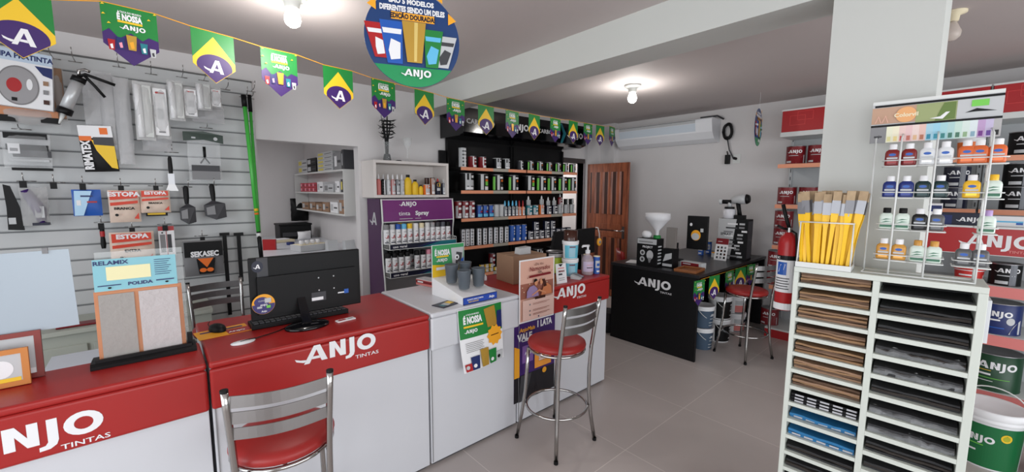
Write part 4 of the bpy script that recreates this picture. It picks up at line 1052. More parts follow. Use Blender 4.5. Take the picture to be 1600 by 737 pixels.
def mk(t, w_, h):
    b = MB(); b.box(-w_/2, w_/2, -.03, .03, -h*.6, 0, WOODL); b.box(-w_/2, -w_*.2, -.04, .04, -h, -h*.6, BLK); b.box(w_*.2, w_/2, -.04, .04, -h*.95, -h*.6, BLK)
    b.build('bristles', t)
    b = MB(); pillow(b, w_*1.05, h*1.1, .1, FILM2, seed=9); b.build('film', t)
hang('brush_pack', 'wide pasting brushes in film hanging below the boxed lid', 'brush', -5, 168, 92, 192, 4.20, mk)
# -- caulking gun
g0 = at(98, 180, y=4.08); g1 = at(124, 122, y=4.08)
cg = thing('caulking_gun', 'silver and black caulking gun hanging beside the boxed lid', 'caulking gun', g1)
dv = (g0-g1); L_ = dv.length; dd = dv.normalized()
b = MB(); b.tube([dd*0.02, dd*(L_-.04)], .032, mat('satin_aluminium', (196, 198, 200), .35, metal=.35), 20); b.build('barrel', cg)
b = MB(); b.tube([dd*-.005, dd*.03], .037, BLK, 20); b.build('end_cap', cg)
b = MB(); b.tube([dd*(L_-.05), dd*(L_-.01)], .040, BLK, 20); b.tube([dd*(L_-.01), dd*(L_+.06)], [.014, .004], WMET, 10); b.build('nozzle', cg)
hA = at(180, 133, y=4.08)-g1; hB = at(164, 152, y=4.08)-g1
b = MB(); b.tube([(0, 0, .01), (.03, 0, .03), (.09, 0, .01), hA], .010, BLK, 8); b.tube([(.02, 0, .03), (.04, 0, .0), (.07, 0, -.04), hB], .009, BLK, 8); b.tube([(0, 0, 0), (.0, 0, .05), (.03, 0, .06), (.055, 0, .05)], .010, CHROME, 8); b.build('handle', cg)
# -- clear bags with rollers and spatulas
def bagged(lab, u0, v0, u1, v1, y, inner, film=FILM2, seed=1, cat='roller pack', lean=0.0):
    def mk(t, w_, h):
        if inner == 'roll':
            b = MB(); b.tube([(-w_*.28, 0, -h*.06), (-w_*.22, 0, -h*.95)], w_*.20, WPAPER, 14); b.box(-w_*.02, w_*.42, -.012, .012, -h*.94, -h*.06, mat('milky_plastic', (196, 198, 196), .4)); b.build('roller', t)
        elif inner == 'card':
            b = MB(); b.box(-w_*.42, w_*.42, -.015, .015, -h*.95, -h*.08, WPAPER); p = P_(b, w_, h, -.015); p.rect(w_*.3, h*.35, w_*.7, h*.55, LGREY); p.rect(w_*.25, h*.82, w_*.75, h*.85, REDC); p.rect(w_*.3, h*.1, w_*.7, h*.13, GREY); p.rect(w_*.16, h*.2, w_*.2, h*.8, LGREY); b.build('roller', t, bevel=.004)
        elif inner == 'black':
            b = MB(); b.box(-w_*.2, w_*.2, -.015, .015, -h*.9, -h*.3, DGREY); b.build('tool', t)
        b = MB(); pillow(b, w_, h, .05, film, 7, .003, seed); b.build('film', t)
    return hang('blister_pack', lab, cat, u0, v0, u1, v1, y, mk, lean)
FILM3 = mat('crinkled_film', (200, 200, 202), .12, alpha=.5, bump=.8, nscale=30)
bagged('long clear crinkled bag hanging right behind the caulking gun', 130, 112, 178, 200, 4.22, 'none', FILM3, 2, 'package')
bagged('long clear bag reaching lowest, left of the tall roller packs', 158, 118, 186, 250, 4.20, 'none', FILM3, 3, 'package')
bagged('tall clear roller pack, first from left of the pale packs', 182, 122, 206, 256, 4.17, 'none', FILM3, 4)
bagged('tall pack with white roller tube, second from left of the pale packs', 210, 128, 240, 219, 4.12, 'roll', FILM2, 5)
bagged('tall pack with white card, third from left of the pale packs', 238, 132, 264, 216, 4.14, 'card', FILM2, 6)
bagged('pack with white roller tube, fourth from left of the pale packs', 263, 126, 288, 188, 4.10, 'roll', FILM2, 7)
bagged('pack with white card, fifth from left of the pale packs', 286, 136, 309, 184, 4.12, 'card', FILM2, 8)
bagged('short pack with white roller tube, sixth from left of the pale packs', 307, 130, 330, 172, 4.10, 'roll', FILM2, 9)
bagged('short pack with white card, rightmost of the pale packs', 328, 138, 346, 168, 4.12, 'card', FILM2, 10)
bagged('clear film bag showing below the short pale packs', 300, 165, 350, 192, 4.24, 'none', FILM3, 11, 'package')
bagged('wide clear film bag showing below the tall pale packs', 222, 200, 268, 236, 4.25, 'none', FILM3, 12, 'package')
# -- hooks along the top
for u, v, lab in ((50, 80, 'holding the boxed lid'), (84, 92, 'above the gap right of the boxed lid'), (118, 97, 'holding the caulking gun'), (186, 105, 'holding the tall clear roller packs'), (236, 116, 'above the third pale pack'),
                  (284, 121, 'above the fourth pale pack'), (318, 126, 'above the sixth pale pack'), (352, 140, 'empty, right of the pale packs'), (381, 152, 'holding the thicker green pole'), (390, 154, 'holding the thinner green pole'), (292, 292, 'holding the left sponge brush'), (331, 289, 'holding the right sponge brush'), (392, 143, 'at the right end of the slatted wall')):
    a = at(u, v, y=YS); hook(a.x, a.z, .2, lab)
# -- second row
def mk(t, w_, h):
    b = MB(); b.box(-w_*.42, w_*.45, -.01, .01, -h*.45, -h*.30, BLK); b.box(-w_*.30, w_*.5, -.008, .008, -h*.62, -h*.45, DGREY); b.box(-w_*.35, w_*.5, -.014, .014, -h*.97, -h*.90, BLK); b.box(-w_*.38, w_*.45, -.014, .014, -h*.74, -h*.68, LGREY)
    b.box(-w_*.45, w_*.45, -.008, .008, -h*.15, 0, BLK); p = P_(b, w_, h, -.012); p.rect(w_*.12, h*.46, w_*.36, h*.72, WPAPER); p.rect(w_*.16, h*.52, w_*.32, h*.6, GREY); b.build('trowel', t)
    b = MB(); pillow(b, w_, h*.9, .05, FILM, 6, .003, 4); b.build('film', t)
hang('trowel_pack', 'black plastic trowel in a clear bag with a white label', 'trowel', 4, 208, 80, 268, 4.25, mk)
def mk(t, w_, h):
    b = MB(); pillow(b, w_, h, .05, BLK, 8, 0, 5); b.build('bag', t)
    b = MB(); p = P_(b, w_, h, -.031); p.rect(w_*.02, h*.72, w_*.98, h*.985, WPAPER); p.poly([(w_*.35, h*.68), (w_*.98, h*.68), (w_*.98, h*.05), (w_*.8, h*.08), (w_*.45, h*.45)], YEL); p.poly([(w_*.40, h*.58), (w_*.98, h*.55), (w_*.98, h*.74), (w_*.40, h*.74)], DGREY)
    p.rect(w_*.02, h*.66, w_*.36, h*.76, ORANGE); p.rect(w_*.62, h*.80, w_*.85, h*.94, ORANGE); p = Print(b, (-w_/2, -.033, -h), (0, 0, 1), (-1, 0, 0)); p.text('RIMATEX', h*.36, -w_*.16, h*.13, WPAPER, .05, sx=.8); b.build('print', t)
hang('tarpaulin_pack', 'black, white and yellow flat pack hanging in the second row', 'package', 123, 196, 178, 268, 4.20, mk, lean=-.06)
def mk(t, w_, h):
    b = MB(); b.lathe([(.008, 0), (.013, -.02), (.015, -h*.35), (.012, -h*.5)], BLK, n=12, sy=.7); b.build('grip', t)
    b = MB(); b.box(-.02, .02, -.008, .008, -h*.8, -h*.5, TIN); b.prism([(-.02, -.002, -h*.8), (.02, -.002, -h*.8), (.04, -.002, -h), (-.04, -.002, -h)], (0, .004, 0), STEEL); b.build('blade', t)
hang('scraper', 'small scraper with black handle and steel blade left of the green-headed brush pack', 'scraper', 258, 244, 276, 298, 4.27, mk)
def mk(t, w_, h):
    b = MB(); pillow(b, w_*.82, h*.98, .04, FILM, 6, .003, 6); b.build('film', t)
    b = MB(); b.prism([(-w_/2, -.022, -.0), (0, -.024, .012), (w_/2, -.022, -.012), (w_/2, -.022, -h*.2), (0, -.024, -h*.14), (-w_/2, -.022, -h*.18)], (0, .006, 0), mat('header_green', (30, 50, 40), .35)); p = Print(b, (w_*.30, -.023, -h*.11), (1, 0, 0), (0, 0, 1)); p.disc(0, 0, .014, .014, LGREY, 14); p.rect(-w_*.6, -.006, -w_*.5, .006, LGREY); b.build('header_card', t, label='dark green header card')
    b = MB(); b.tube([(0, -.012, -h*.28), (0, -.012, -h*.5)], .011, BLK, 8); b.tube([(0, -.012, -h*.5), (-.03, -.012, -h*.62)], .006, BLK, 6); b.tube([(0, -.012, -h*.5), (.03, -.012, -h*.62)], .006, BLK, 6)
    b.box(-w_*.34, w_*.36, -.02, .02, -h*.78, -h*.66, DGREY); b.box(-w_*.34, w_*.36, -.018, .018, -h*.95, -h*.78, GREY); b.build('brush', t)
hang('brush_pack', 'bagged grey brush with dark green header card left of the green poles', 'brush', 288, 208, 350, 284, 4.24, mk)
# -- green poles
for k, (ua, va, ub, vb, r) in enumerate(((381, 153, 405, 372, .0165), (390, 155, 413, 470, .0125))):
    A = at(ua, va, y=4.22 if k == 0 else 4.27); B = at(ub, vb, y=4.22 if k == 0 else 4.27)
    t = thing('extension_pole', ('thicker' if k == 0 else 'thinner') + ' green extension pole hanging at the right end of the slatted wall', 'pole', A)
    d = B-A; b = MB(); b.tube([d*.04, d*.96], r, BGREEN, 16)
    if k == 0: b.tube([d*.78, d*.80], r*1.03, YEL, 16); b.tube([d*.81, d*.825], r*1.03, ORANGE, 16)
    b.build('tube', t)
    b = MB(); b.tube([d*-.02, d*.06], r*1.25, BLK, 14); b.build('hanging_cap', t)
    if k == 0:
        d2 = at(409, 408, y=4.2)-A; b = MB(); b.tube([d*.95, d2], r*1.02, BLK, 14); b.tube([d*.96, d*.99], r*1.2, WMET, 14); b.build('locking_collar', t)
# -- third row
def mk(t, w_, h):
    b = MB(); b.prism([(-w_*.30, -.01, 0), (w_*.0, -.01, -.01), (w_*.35, -.01, -h*.5), (w_*.45, -.01, -h), (-w_*.3, -.01, -h*.98), (-w_*.25, -.01, -h*.5)], (0, .02, 0), BLK); b.box(-w_*.22, w_*.12, -.013, .0, -h*.86, -h*.72, LGREY); b.build('blade', t)
hang('spatula', 'black plastic spatula at the left edge of the slatted wall', 'spatula', 2, 288, 36, 360, 4.27, mk)
def mk(t, w_, h):
    b = MB(); b.tube([(-w_*.3, 0, -.02), (-w_*.1, 0, -h*.3), (w_*.15, 0, -h*.6), (w_*.2, 0, -h*.95)], [.022, .032, .034, .02], PURP, 12); b.box(-w_*.15, w_*.48, -.02, .02, -h, -h*.93, DNAVY); b.box(0, w_*.35, -.03, .03, -h*.8, -h*.5, LGREY); b.build('tool', t)
    b = MB(); pillow(b, w_, h, .09, FILM2, 6, .004, 8); b.build('film', t)
hang('roller_pack', 'purple and grey roller in a clear bag beside the black spatula', 'roller pack', 33, 292, 76, 352, 4.24, mk)
def mk(t, w_, h):
    b = MB(); pillow(b, w_, h, .03, BLUE, 6, 0, 9); b.build('bag', t); b = MB(); p = P_(b, w_, h, -.0195)
    p.poly([(w_*.05, h*.02), (w_*.35, h*.02), (w_*.7, h*.95), (w_*.1, h*.95)], mat('ice_blue', (170, 206, 232), .3)); p.rect(w_*.3, h*.72, w_*.7, h*.78, NAVY); p.rect(w_*.5, h*.5, w_*.85, h*.56, REDC); p.rect(w_*.15, h*.4, w_*.3, h*.6, WPAPER); b.build('print', t)
hang('blue_pack', 'blue and pale blue flat pack hanging in the third row', 'package', 113, 296, 159, 337, 4.24, mk)
ESW = mat('cotton_waste', (222, 200, 184), .7, noise=.12, nscale=30)
def estopa(extra):
    def mk(t, w_, h):
        b = MB(); pillow(b, w_, h, .075, ESW, 8, 0, 10); b.build('bag', t)
        b = MB(); p = P_(b, w_, h, -.046)
        p.poly([(w_*.06, h*.70), (w_*.94, h*.76), (w_*.94, h*.97), (w_*.06, h*.97)], mat('estopa_red', (206, 62, 38), .45)); p.text('ESTOPA', w_*.52, h*.88, h*.13, WPAPER, .05, sx=1.1)
        p.poly([(w_*.06, h*.52), (w_*.94, h*.60), (w_*.94, h*.68), (w_*.06, h*.62)], MATS['estopa_red']); p.text(extra, w_*.5, h*.44, h*.075, BLK, .04, sx=1.1); p.disc(w_*.24, h*.24, .010, .010, BLK, 14)
        p.poly([(w_*.94, h*.1), (w_*.94, h*.3), (w_*.78, h*.12)], MATS['estopa_red']); b.build('print', t)
    return mk
hang('cotton_waste_pack', 'red and white cotton waste pack, taller of the two in the third row', 'package', 170, 297, 219, 347, 4.23, estopa('BRANCA'))
hang('cotton_waste_pack', 'red and white cotton waste pack, shorter and right of the two in third row', 'package', 219, 297, 266, 332, 4.23, estopa('BRANCA'))
hang('cotton_waste_pack', 'large red and white cotton waste pack in the fourth row above the texture samples', 'package', 172, 362, 242, 412, 4.22, estopa('EXTRA'))
b = MB(); x0, x1, z0, z1 = span(228, 330, 262, 337, 4.27); b.box(-(x1-x0)/2, (x1-x0)/2, -.02, .02, 0, z1-z0, BLK); p = Print(b, (-(x1-x0)/2, -.02, 0), (1, 0, 0), (0, 0, 1)); p.rect(.01, .01, (x1-x0)*.9, (z1-z0)*.7, YEL)
tag(b.build('flat_pack'), 'black and yellow pack showing below the shorter cotton waste pack', 'package', loc=((x0+x1)/2, 4.27, z0))
def scr(s):
    def mk(t, w_, h):
        b = MB(); b.lathe([(.010, 0), (.019, -.02), (.018, -h*.30), (.013, -h*.48)], BLK, n=14, sy=.7); b.build('grip', t)
        b = MB(); b.prism([(-w_*.42, -.02, -h*.58), (w_*.05*s, -.03, -h*.46), (w_*.46, -.01, -h*.56), (w_*.46, -.01, -h*.95), (w_*.0, -.03, -h), (-w_*.42, -.02, -h*.88)], (0, .035, 0), DGREY); b.prism([(-w_*.35, -.032, -h*.65), (w_*.0, -.034, -h*.6), (w_*.0, -.034, -h*.85), (-w_*.35, -.032, -h*.85)], (0, .003, 0), GREY); b.build('head', t)
    return mk
hang('sponge_brush', 'black handled sponge brush, left of the two beside the cotton waste packs', 'brush', 278, 290, 306, 350, 4.24, scr(1))
hang('sponge_brush', 'black handled sponge brush, right of the two, with wider head', 'brush', 313, 287, 351, 343, 4.24, scr(-1), lean=-.05)
def mk(t, w_, h):
    b = MB(); b.lathe([(.008, 0), (.014, -.02), (.012, -h*.5), (.016, -h*.8), (.012, -h)], BLK, n=14); b.lathe([(.0145, -h*.25), (.0135, -h*.48)], REDC, n=14, cap=False); b.build('grip', t)
hang('screwdriver', 'black and red handle tool hanging left of the large cotton waste pack', 'tool', 153, 352, 168, 388, 4.26, mk)
def mk(t, w_, h):
    b = MB(); b.box(-w_/2, w_/2, -.015, .015, -h, 0, WPAPER); p = P_(b, w_, h, -.015); p.rect(0, h*.85, w_, h, REDC); p.rect(w_*.1, h*.1, w_*.42, h*.72, GREY); p.rect(w_*.55, h*.1, w_*.8, h*.72, DGREY); p.disc(w_*.25, h*.78, .006, .006, BLK, 10); p.rect(w_*.48, 0, w_*.52, h*.85, REDC); b.build('card', t)
hang('tool_card', 'narrow red and white carded tool hanging right of the large cotton waste pack', 'package', 248, 353, 273, 398, 4.26, mk)
def mk(t, w_, h):
    b = MB(); pillow(b, w_, h, .05, mat('pack_grey', (108, 108, 110), .4), 8, 0, 11); b.build('bag', t); b = MB(); p = P_(b, w_, h, -.031)
    p.rect(w_*.02, h*.55, w_*.98, h*.97, BLK); p.poly([(w_*.35, h*.06), (w_*.72, h*.06), (w_*.78, h*.5), (w_*.3, h*.5)], BLK); p.poly([(w_*.33, h*.5), (w_*.73, h*.5), (w_*.55, h*.24)], ORANGE); p.disc(w_*.45, h*.17, w_*.09, h*.06, ORANGE, 12); p.disc(w_*.63, h*.17, w_*.09, h*.06, ORANGE, 12)
    p.text('SEKASEC', w_*.52, h*.63, h*.14, WPAPER, .05, sx=.8); b.build('print', t)
hang('glove_pack', 'black and grey pack with orange marks and white lettering above the rear chair', 'package', 287, 375, 349, 430, 4.22, mk)
for k, (ua, ub, v0, v1) in enumerate(((352, 358, 364, 492), (372, 378, 364, 440))):
    def mk(t, w_, h):
        b = MB(); b.box(-.014, .014, -.01, .01, -h, 0, BLK); b.build('blade', t); b = MB(); b.box(-.035, .035, -.02, .005, -.02, .005, BLK); b.build('hanger', t)
    hang('squeegee', ('longer black squeegee strip' if k == 0 else 'shorter black squeegee strip') + ' hanging beside the glove pack', 'squeegee', ua, v0, ub, v1, 4.30, mk)
for u, v, lab in ((42, 283, 'holding the purple roller pack'), (88, 285, 'empty, between the roller pack and the blue pack'), (132, 287, 'holding the blue pack'), (190, 290, 'holding the taller cotton waste pack'), (243, 290, 'holding the shorter cotton waste pack'),
                  (160, 347, 'holding the red and black tool'), (207, 354, 'holding the large cotton waste pack'), (257, 350, 'holding the carded tool'), (314, 368, 'holding the glove pack'), (268, 238, 'holding the small scraper'), (322, 200, 'holding the green-headed brush pack'), (34, 202, 'holding the trowel pack'), (146, 190, 'holding the black and yellow pack')):
    a = at(u, v, y=YS); h_ = hook(a.x, a.z, .12, lab, .045)
    if v > 280:
        b = MB(); b.box(-.016, .016, -.13, -.12, -.045, .0, BLK); b.build('price_tag', h_, label='small black price tag')
# low cabinet under the slatted wall
CABG = mat('cabinet_grey_green', (178, 182, 172), .5)
lc = thing('low_cabinet', 'long pale grey-green low cabinet with doors below the slatted wall', 'cabinet', (-2.3, YS-.003, 0))
b = MB(); b.box(0, 2.60, -.42, 0, .0, .72, CABG); b.build('body', lc); b = MB(); b.box(-.01, 2.61, -.45, 0, .72, .75, CABG); b.build('worktop', lc, bevel=.003)
for i in range(4): b = MB(); b.box(.02+.64*i, .63+.64*i, -.435, -.421, .04, .64, CABG); b.build('door', lc, bevel=.003)
q = at(115, 522, z=.75)
for i, (dx, dy, m, n_) in enumerate(((0, 0, DRED, 'dark red papers'), (.10, .0, WPAPER, 'white papers'), (.16, .07, BLK, 'black pouch'))):
    b = MB(); b.box(-.10, .10, -.05, .05, 0, .012+.01*i, m); tag(b.build('papers', bevel=.003), '%s lying on the low cabinet behind the counter' % n_, 'papers', loc=(q.x+dx*2.4, 4.02+dy*1.5, .752), rz=.1*i)
pr = thing('printer', 'white printer standing on a low stand behind the counter, left of the texture samples', 'printer', (-.30, 3.36, 0))
b = MB(); b.box(-.2, .2, -.16, .16, .0, .55, DGREY); b.build('stand', pr); b = MB(); b.prism([(-.2, -.17, .55), (-.2, .17, .55), (-.2, .17, .70), (-.2, -.10, .70), (-.2, -.17, .62)], (.4, 0, 0), mat('printer_white', (214, 220, 230), .35)); b.build('printer_body', pr, bevel=.008)
stool.place((.345, 3.555, 0), PI+.1, 'chrome bar stool with red seat behind the counter in front of the slatted wall')
# ================================================================ back room seen through the passage
RX = 1.832; FXr = 1.655; YN, YF = 4.78, 6.85
sr = thing('wall_rack', 'white shelf rack on the back room wall loaded with small cartons', 'shelf', (RX, 0, 0))
SW = mat('rack_white', (206, 206, 204), .5)
zR = [at(540, 335, y=YN).z, at(540, 299, y=YN).z-.01, at(540, 264, y=YN).z]
for z in zR: b = MB(); b.box(FXr-RX, -.001, YN+.02, YF, z-.02, z, SW); b.build('board', sr)
for y in (YN, YF): b = MB(); b.box(FXr-RX, -.001, y, y+.02, zR[0]-.02, zR[2], SW); b.build('side', sr)
YB = mat('box_yellow_label', (206, 190, 90), .5)
def yu(u): return at(u, 280, x=FXr+.02).y
def bxr(lab, u0, u1, z, sz, m, m2, g=None):
    y0, y1 = yu(u1), yu(u0); y0 = max(y0, YN+.025); sy = y1-y0-.004; sx = .15
    b = MB(); b.box(-sx/2, sx/2, -sy/2, sy/2, 0, sz, m); p = Print(b, (-sx/2, sy/2, 0), (0, -1, 0), (0, 0, 1)); p.rect(.06*sy, .2*sz, .4*sy, .8*sz, m2); p.rect(.5*sy, .4*sz, .92*sy, .55*sz, DGREY)
    tag(b.build('carton', bevel=.001), lab, 'box', g, loc=(FXr+.095, (y0+y1)/2, z+.001))
zt_ = zR[2]
for j in range(5): bxr('white carton with yellow label, %s of the pile on the back room rack top' % ['lowest', 'second', 'third', 'fourth', 'topmost'][j], 497, 521, zt_+.047*j, .045, LGREY, YB, 'cartons on the back room rack')
for j in range(2):
    for i in range(2): bxr('dark and yellow carton, %s row, %s on the back room rack top' % (('lower', 'upper')[j], ('farther', 'nearer')[i]), 467+14*i, 481+14*i, zt_+.096*j, .093, (LGREY, BLK)[i], (YB, LGREY)[i], 'cartons on the back room rack')
bxr('grey carton nearer the jamb on the back room rack top', 523, 534, zt_, .20, GREY, WPAPER); bxr('dark carton at the near end of the back room rack top', 535, 541, zt_, .22, DGREY, LGREY)
CR_ = mat('carton_red', (176, 44, 60), .5)
FAR = ['farthest', 'second farthest', 'third farthest', 'fourth farthest', 'fifth farthest', 'nearest']
for j in range(2):
    for i in range(4): bxr('small red carton, %s row, %s on the middle board of the rack' % (('lower', 'upper')[j], FAR[i]), 469+6.2*i, 475+6.2*i, zR[1]+.062*j, .06, CR_, PINK, 'red cartons on the back room rack')
bxr('white papers on the middle board of the back room rack', 495, 504, zR[1], .13, WPAPER, LGREY); bxr('grey carton on the middle board of the back room rack', 506, 520, zR[1], .10, LGREY, GREY); bxr('white carton on the middle board of the back room rack', 523, 530, zR[1], .13, WPAPER, LGREY); bxr('dark carton at the near end of the middle board of the rack', 532, 540, zR[1], .15, DGREY, YB)
for i, (a_, c_) in enumerate(((470, 480), (482, 491), (492, 501), (502, 512), (514, 526), (528, 540))): bxr('carton, %s on the lowest board of the back room rack' % FAR[i], a_, c_, zR[0], (.10, .11, .10, .12, .13, .16)[i], WPAPER if i == 4 else CARD, LGREY, 'cartons on the lowest board of the rack')
# work table with clutter
WZ = at(458, 374, y=6.25).z
wt = thing('work_table', 'pale work table along the back room wall crowded with office things', 'table', (1.10, 5.9, 0))
b = MB(); b.box(-.5, .72, -1.35, 1.0, WZ-.03, WZ, WHITE); b.build('table_top', wt)
for x in (-.46, .68):
    for y in (-1.3, .95): b = MB(); b.box(x-.025, x+.025, y-.025, y+.025, 0, WZ-.03, LGREY); b.build('leg', wt)
wz = WZ+.001
def wt_at(u, v): return at(u, v, z=WZ)
b = MB(); b.box(-.20, .20, -.15, .15, 0, .19, BLK); b.box(-.17, .17, -.16, -.15, .04, .10, DGREY); b.box(-.21, .21, -.155, .155, .19, .215, BLK); q = wt_at(459, 372); tag(b.build('printer', bevel=.008), 'black office printer on the work table in the back room', 'printer', loc=(q.x, min(q.y, 6.6), wz))
b = MB(); pillow(b, .24, .34, .12, BLK, 8, .004, 21); q = at(467, 310, y=6.90); tag(b.build('black_bag'), 'black bag hanging on the back room wall above the printer', 'bag', loc=(q.x, 6.90, q.z))
b = MB(); b.box(-.02, .02, 0, .09, -.02, .0, STEEL); tag(b.build('wall_hook'), 'steel hook holding the black bag in the back room', 'hook', loc=(q.x, 6.91, q.z+.015))
q = wt_at(419, 391); b = MB(); b.box(-.07, .07, -.02, .02, 0, .12, REDC); tag(b.build('red_binder'), 'red binder standing at the left of the back room work table', 'binder', loc=(q.x+.02, q.y+.03, wz), rz=-.5)
q = wt_at(487, 391); b = MB(); b.box(-.17, .17, -.11, .11, 0, .07, LGREY); b.box(-.15, .15, -.09, .09, .06, .074, CREAM); tag(b.build('open_carton', bevel=.004), 'pale open carton of small white cups on the back room work table', 'box', loc=(q.x, q.y+.06, wz), rz=.25); oc = q
for i in range(4):
    b = MB(); b.lathe([(.02, 0), (.026, .04), (.022, .042), (.0, .04)], WPAPER, n=12); tag(b.build('plastic_cup'), 'small white cup, %s in the pale open carton' % ORD[i], 'cup', 'cups in the open carton', loc=(oc.x-.1+.062*i, oc.y+.01+.016*i, wz+.076))
q = wt_at(454, 382); b = MB(); b.lathe([(.045, 0), (.047, .02), (.045, .03), (0, .031)], NAVY, n=20); tag(b.build('tin_lid'), 'round dark blue tin on the back room work table', 'tin', loc=(q.x, q.y, wz))
q = wt_at(476, 376); b = MB(); pillow(b, .16, .12, .10, WPAPER, 6, .006, 31); tag(b.build('paper_bundle'), 'crumpled white and red paper bundle on the back room work table', 'papers', loc=(q.x, q.y, wz+.13))
q = wt_at(440, 378); b = MB(); b.box(-.16, .16, -.08, .08, 0, .03, CREAM); b.box(-.12, .10, -.06, .06, .03, .045, WPAPER); tag(b.build('paper_stack', bevel=.006), 'heap of cream papers on the left of the back room work table', 'papers', loc=(q.x-.02, q.y, wz), rz=.3)
for u, lab in ((519, 'left'), (546, 'right')):
    q = wt_at(u, 391); b = MB(); b.prism([(-.055, -.06, 0), (-.055, .06, 0), (-.055, .06, .11), (-.055, -.02, .12)], (.11, 0, 0), LGREY); tag(b.build('desk_machine', bevel=.004), 'grey desk machine, %s of two at the right end of the back room table' % lab, 'desk machine', loc=(min(q.x, 1.75), q.y, wz))
# ================================================================ things on the counter
CT = .966
# computer monitor with stickers
m1 = thing('monitor', 'large black computer monitor seen from behind on the red counter', 'monitor', (.64, 2.42, CT))
a = at(387, 404, y=2.41); c = at(561, 390, y=2.41); d = at(558, 473, y=2.41)
mx0, mx1 = a.x-.64, c.x-.64; mz0, mz1 = d.z-CT-.004, a.z-CT
b = MB(); b.box(mx0, mx1, -.012, .012, mz0, mz1, BLK)
b.prism([(mx0+.03, -.012, mz0+.03), (mx1-.03, -.012, mz0+.03), (mx1-.03, -.012, mz1-.10), (mx0+.03, -.012, mz1-.10)], (0, -.018, 0), BLK)
b.build('screen_housing', m1, bevel=.006)
b = MB(); b.box(mx0+.01, mx1-.01, .012, .0135, mz0+.015, mz1-.01, GBLK); b.build('screen', m1)
b = MB(); p = Print(b, (0, -.0125, 0), (1, 0, 0), (0, 0, 1), base=.001)
p.rect(mx0+.035, mz1-.13, mx0+.085, mz1-.002, DGREY); p.disc(mx0+.038, mz1-.045, .026, .03, DNAVY, 20); p.logo(mx0+.028, mz1-.056, .022, WPAPER, True)
b.build('stickers', m1)
b = MB(); p = Print(b, (0, -.031, 0), (1, 0, 0), (0, 0, 1), base=.0008)
p.rect(.02-.03, mz0+.06, .065, mz0+.11, DGREY); p.rect(-.01, mz0+.065, .05, mz0+.082, WPAPER); b.build('type_label', m1)
b = MB(); p = Print(b, (0, -.031, 0), (1, 0, 0), (0, 0, 1), base=.0008); p.rect(.13, mz0+.085, .166, mz0+.092, WPAPER); p.rect(.165, mz0+.08, .19, mz0+.105, BLUE); b.build('video_plug', m1, label='blue video plug')
for x, z in ((.03, .19), (.11, .19), (.03, .12), (.11, .12)): b = MB(); p = Print(b, (0, -.031, 0), (1, 0, 0), (0, 0, 1), base=.0008); p.disc(x, mz0+z, .004, .004, LGREY, 10); b.build('screw', m1)
b = MB(); b.lathe([(.105, 0), (.108, .008), (.10, .014), (.03, .022), (0, .022)], GBLK, (-.065, -.135, 0), n=36, sy=.72)
b.prism([(-.088, -.14, .018), (-.042, -.14, .018), (-.044, -.026, mz0+.10), (-.082, -.026, mz0+.10)], (0, .018, 0), GBLK); b.build('foot', m1)
q = at(412, 475, y=2.35); 
st = thing('round_leaflet', 'round orange and purple printed disc stuck to the lower left of the monitor', 'leaflet', (at(412, 475, y=2.385).x, 2.386, at(412, 475, y=2.385).z))
b = MB(); R_ = .052; b.prism([(x, 0, y) for x, y in ell(0, 0, R_, R_, 32)][::-1], (0, .0015, 0), AMBER); p = Print(b, (0, 0, 0), (1, 0, 0), (0, 0, 1)); p.poly(ell(0, 0, R_*.98, R_*.98, 20, PI, 2*PI, False), mat('violet_blue', (56, 52, 110), .4))
p.disc(-.008, .012, .034, .026, MATS['violet_blue']); p.text('ANJO', 0, -.004, .009, WPAPER, .03); p.text('CUPOM', -.006, .018, .007, LGREY, .02); p.rect(-.03, -.02, -.008, -.01, LGREY); p.rect(.012, -.022, .03, -.008, LGREEN); p.rect(.005, .006, .034, .03, LGREY); p.text('Anjo', 0, -.036, .009, WPAPER, .03); b.build('disc', st)
# keyboard, mouse, pad
kb_ = thing('keyboard', 'black computer keyboard behind the monitor foot on the red counter', 'keyboard', (.585, 2.463, CT), -.02)
b = MB(); b.prism([(-.24, -.075, 0), (-.24, .075, 0), (-.24, .075, .014), (-.24, -.075, .026)], (.48, 0, 0), BLK); b.build('housing', kb_, bevel=.004)
b = MB()
for r_ in range(5):
    for c_ in range(18): b.box(-.23+.0257*c_, -.23+.0257*c_+.021, -.065+.0265*r_, -.065+.0265*r_+.021, .0255-.0024*r_, .031-.0024*r_, DGREY)
b.build('keys', kb_)
q = at(340, 517, z=CT)
ms = thing('mouse', 'black computer mouse on an orange pad on the red counter', 'mouse', (q.x, q.y, CT+.003), .4)
b = MB(); b.lathe([(.030, 0), (.031, .012), (.026, .026), (.014, .034), (0, .036)], BLK, n=20, sy=1.7); b.build('shell', ms)
b = MB(); b.tube([(0, .04, .01), (.01, .09, .004), (.03, .14, .004), (.06, .18, .004)], .002, BLK, 5); b.build('cable', ms)
q2 = at(320, 524, z=CT)
b = MB(); b.box(-.11, .11, -.07, .07, 0, .0025, AMBER); p = Print(b, (-.11, -.07, .0025), (1, 0, 0), (0, 1, 0)); p.rect(.12, 0, .22, .08, REDC); p.rect(.02, .09, .2, .11, PURP); p.text('ANJO', .16, .03, .02, WPAPER, .03)
tag(b.build('mouse_pad'), 'orange and red printed mouse pad near the joint of the red counters', 'mouse pad', loc=(q.x+.02, q2.y+.01, CT-.0005), rz=.1)
b = MB(); pts = [at(u, v, z=CT+.004) for u, v in ((446, 512), (435, 517), (420, 522), (400, 528), (385, 531), (376, 534))]; b.tube([p_-pts[0] for p_ in pts], .003, BLK, 6); tag(b.build('monitor_cable'), 'black cable running from the monitor across the red counter', 'cable', loc=pts[0]+Vector((0, -.0, .001)))
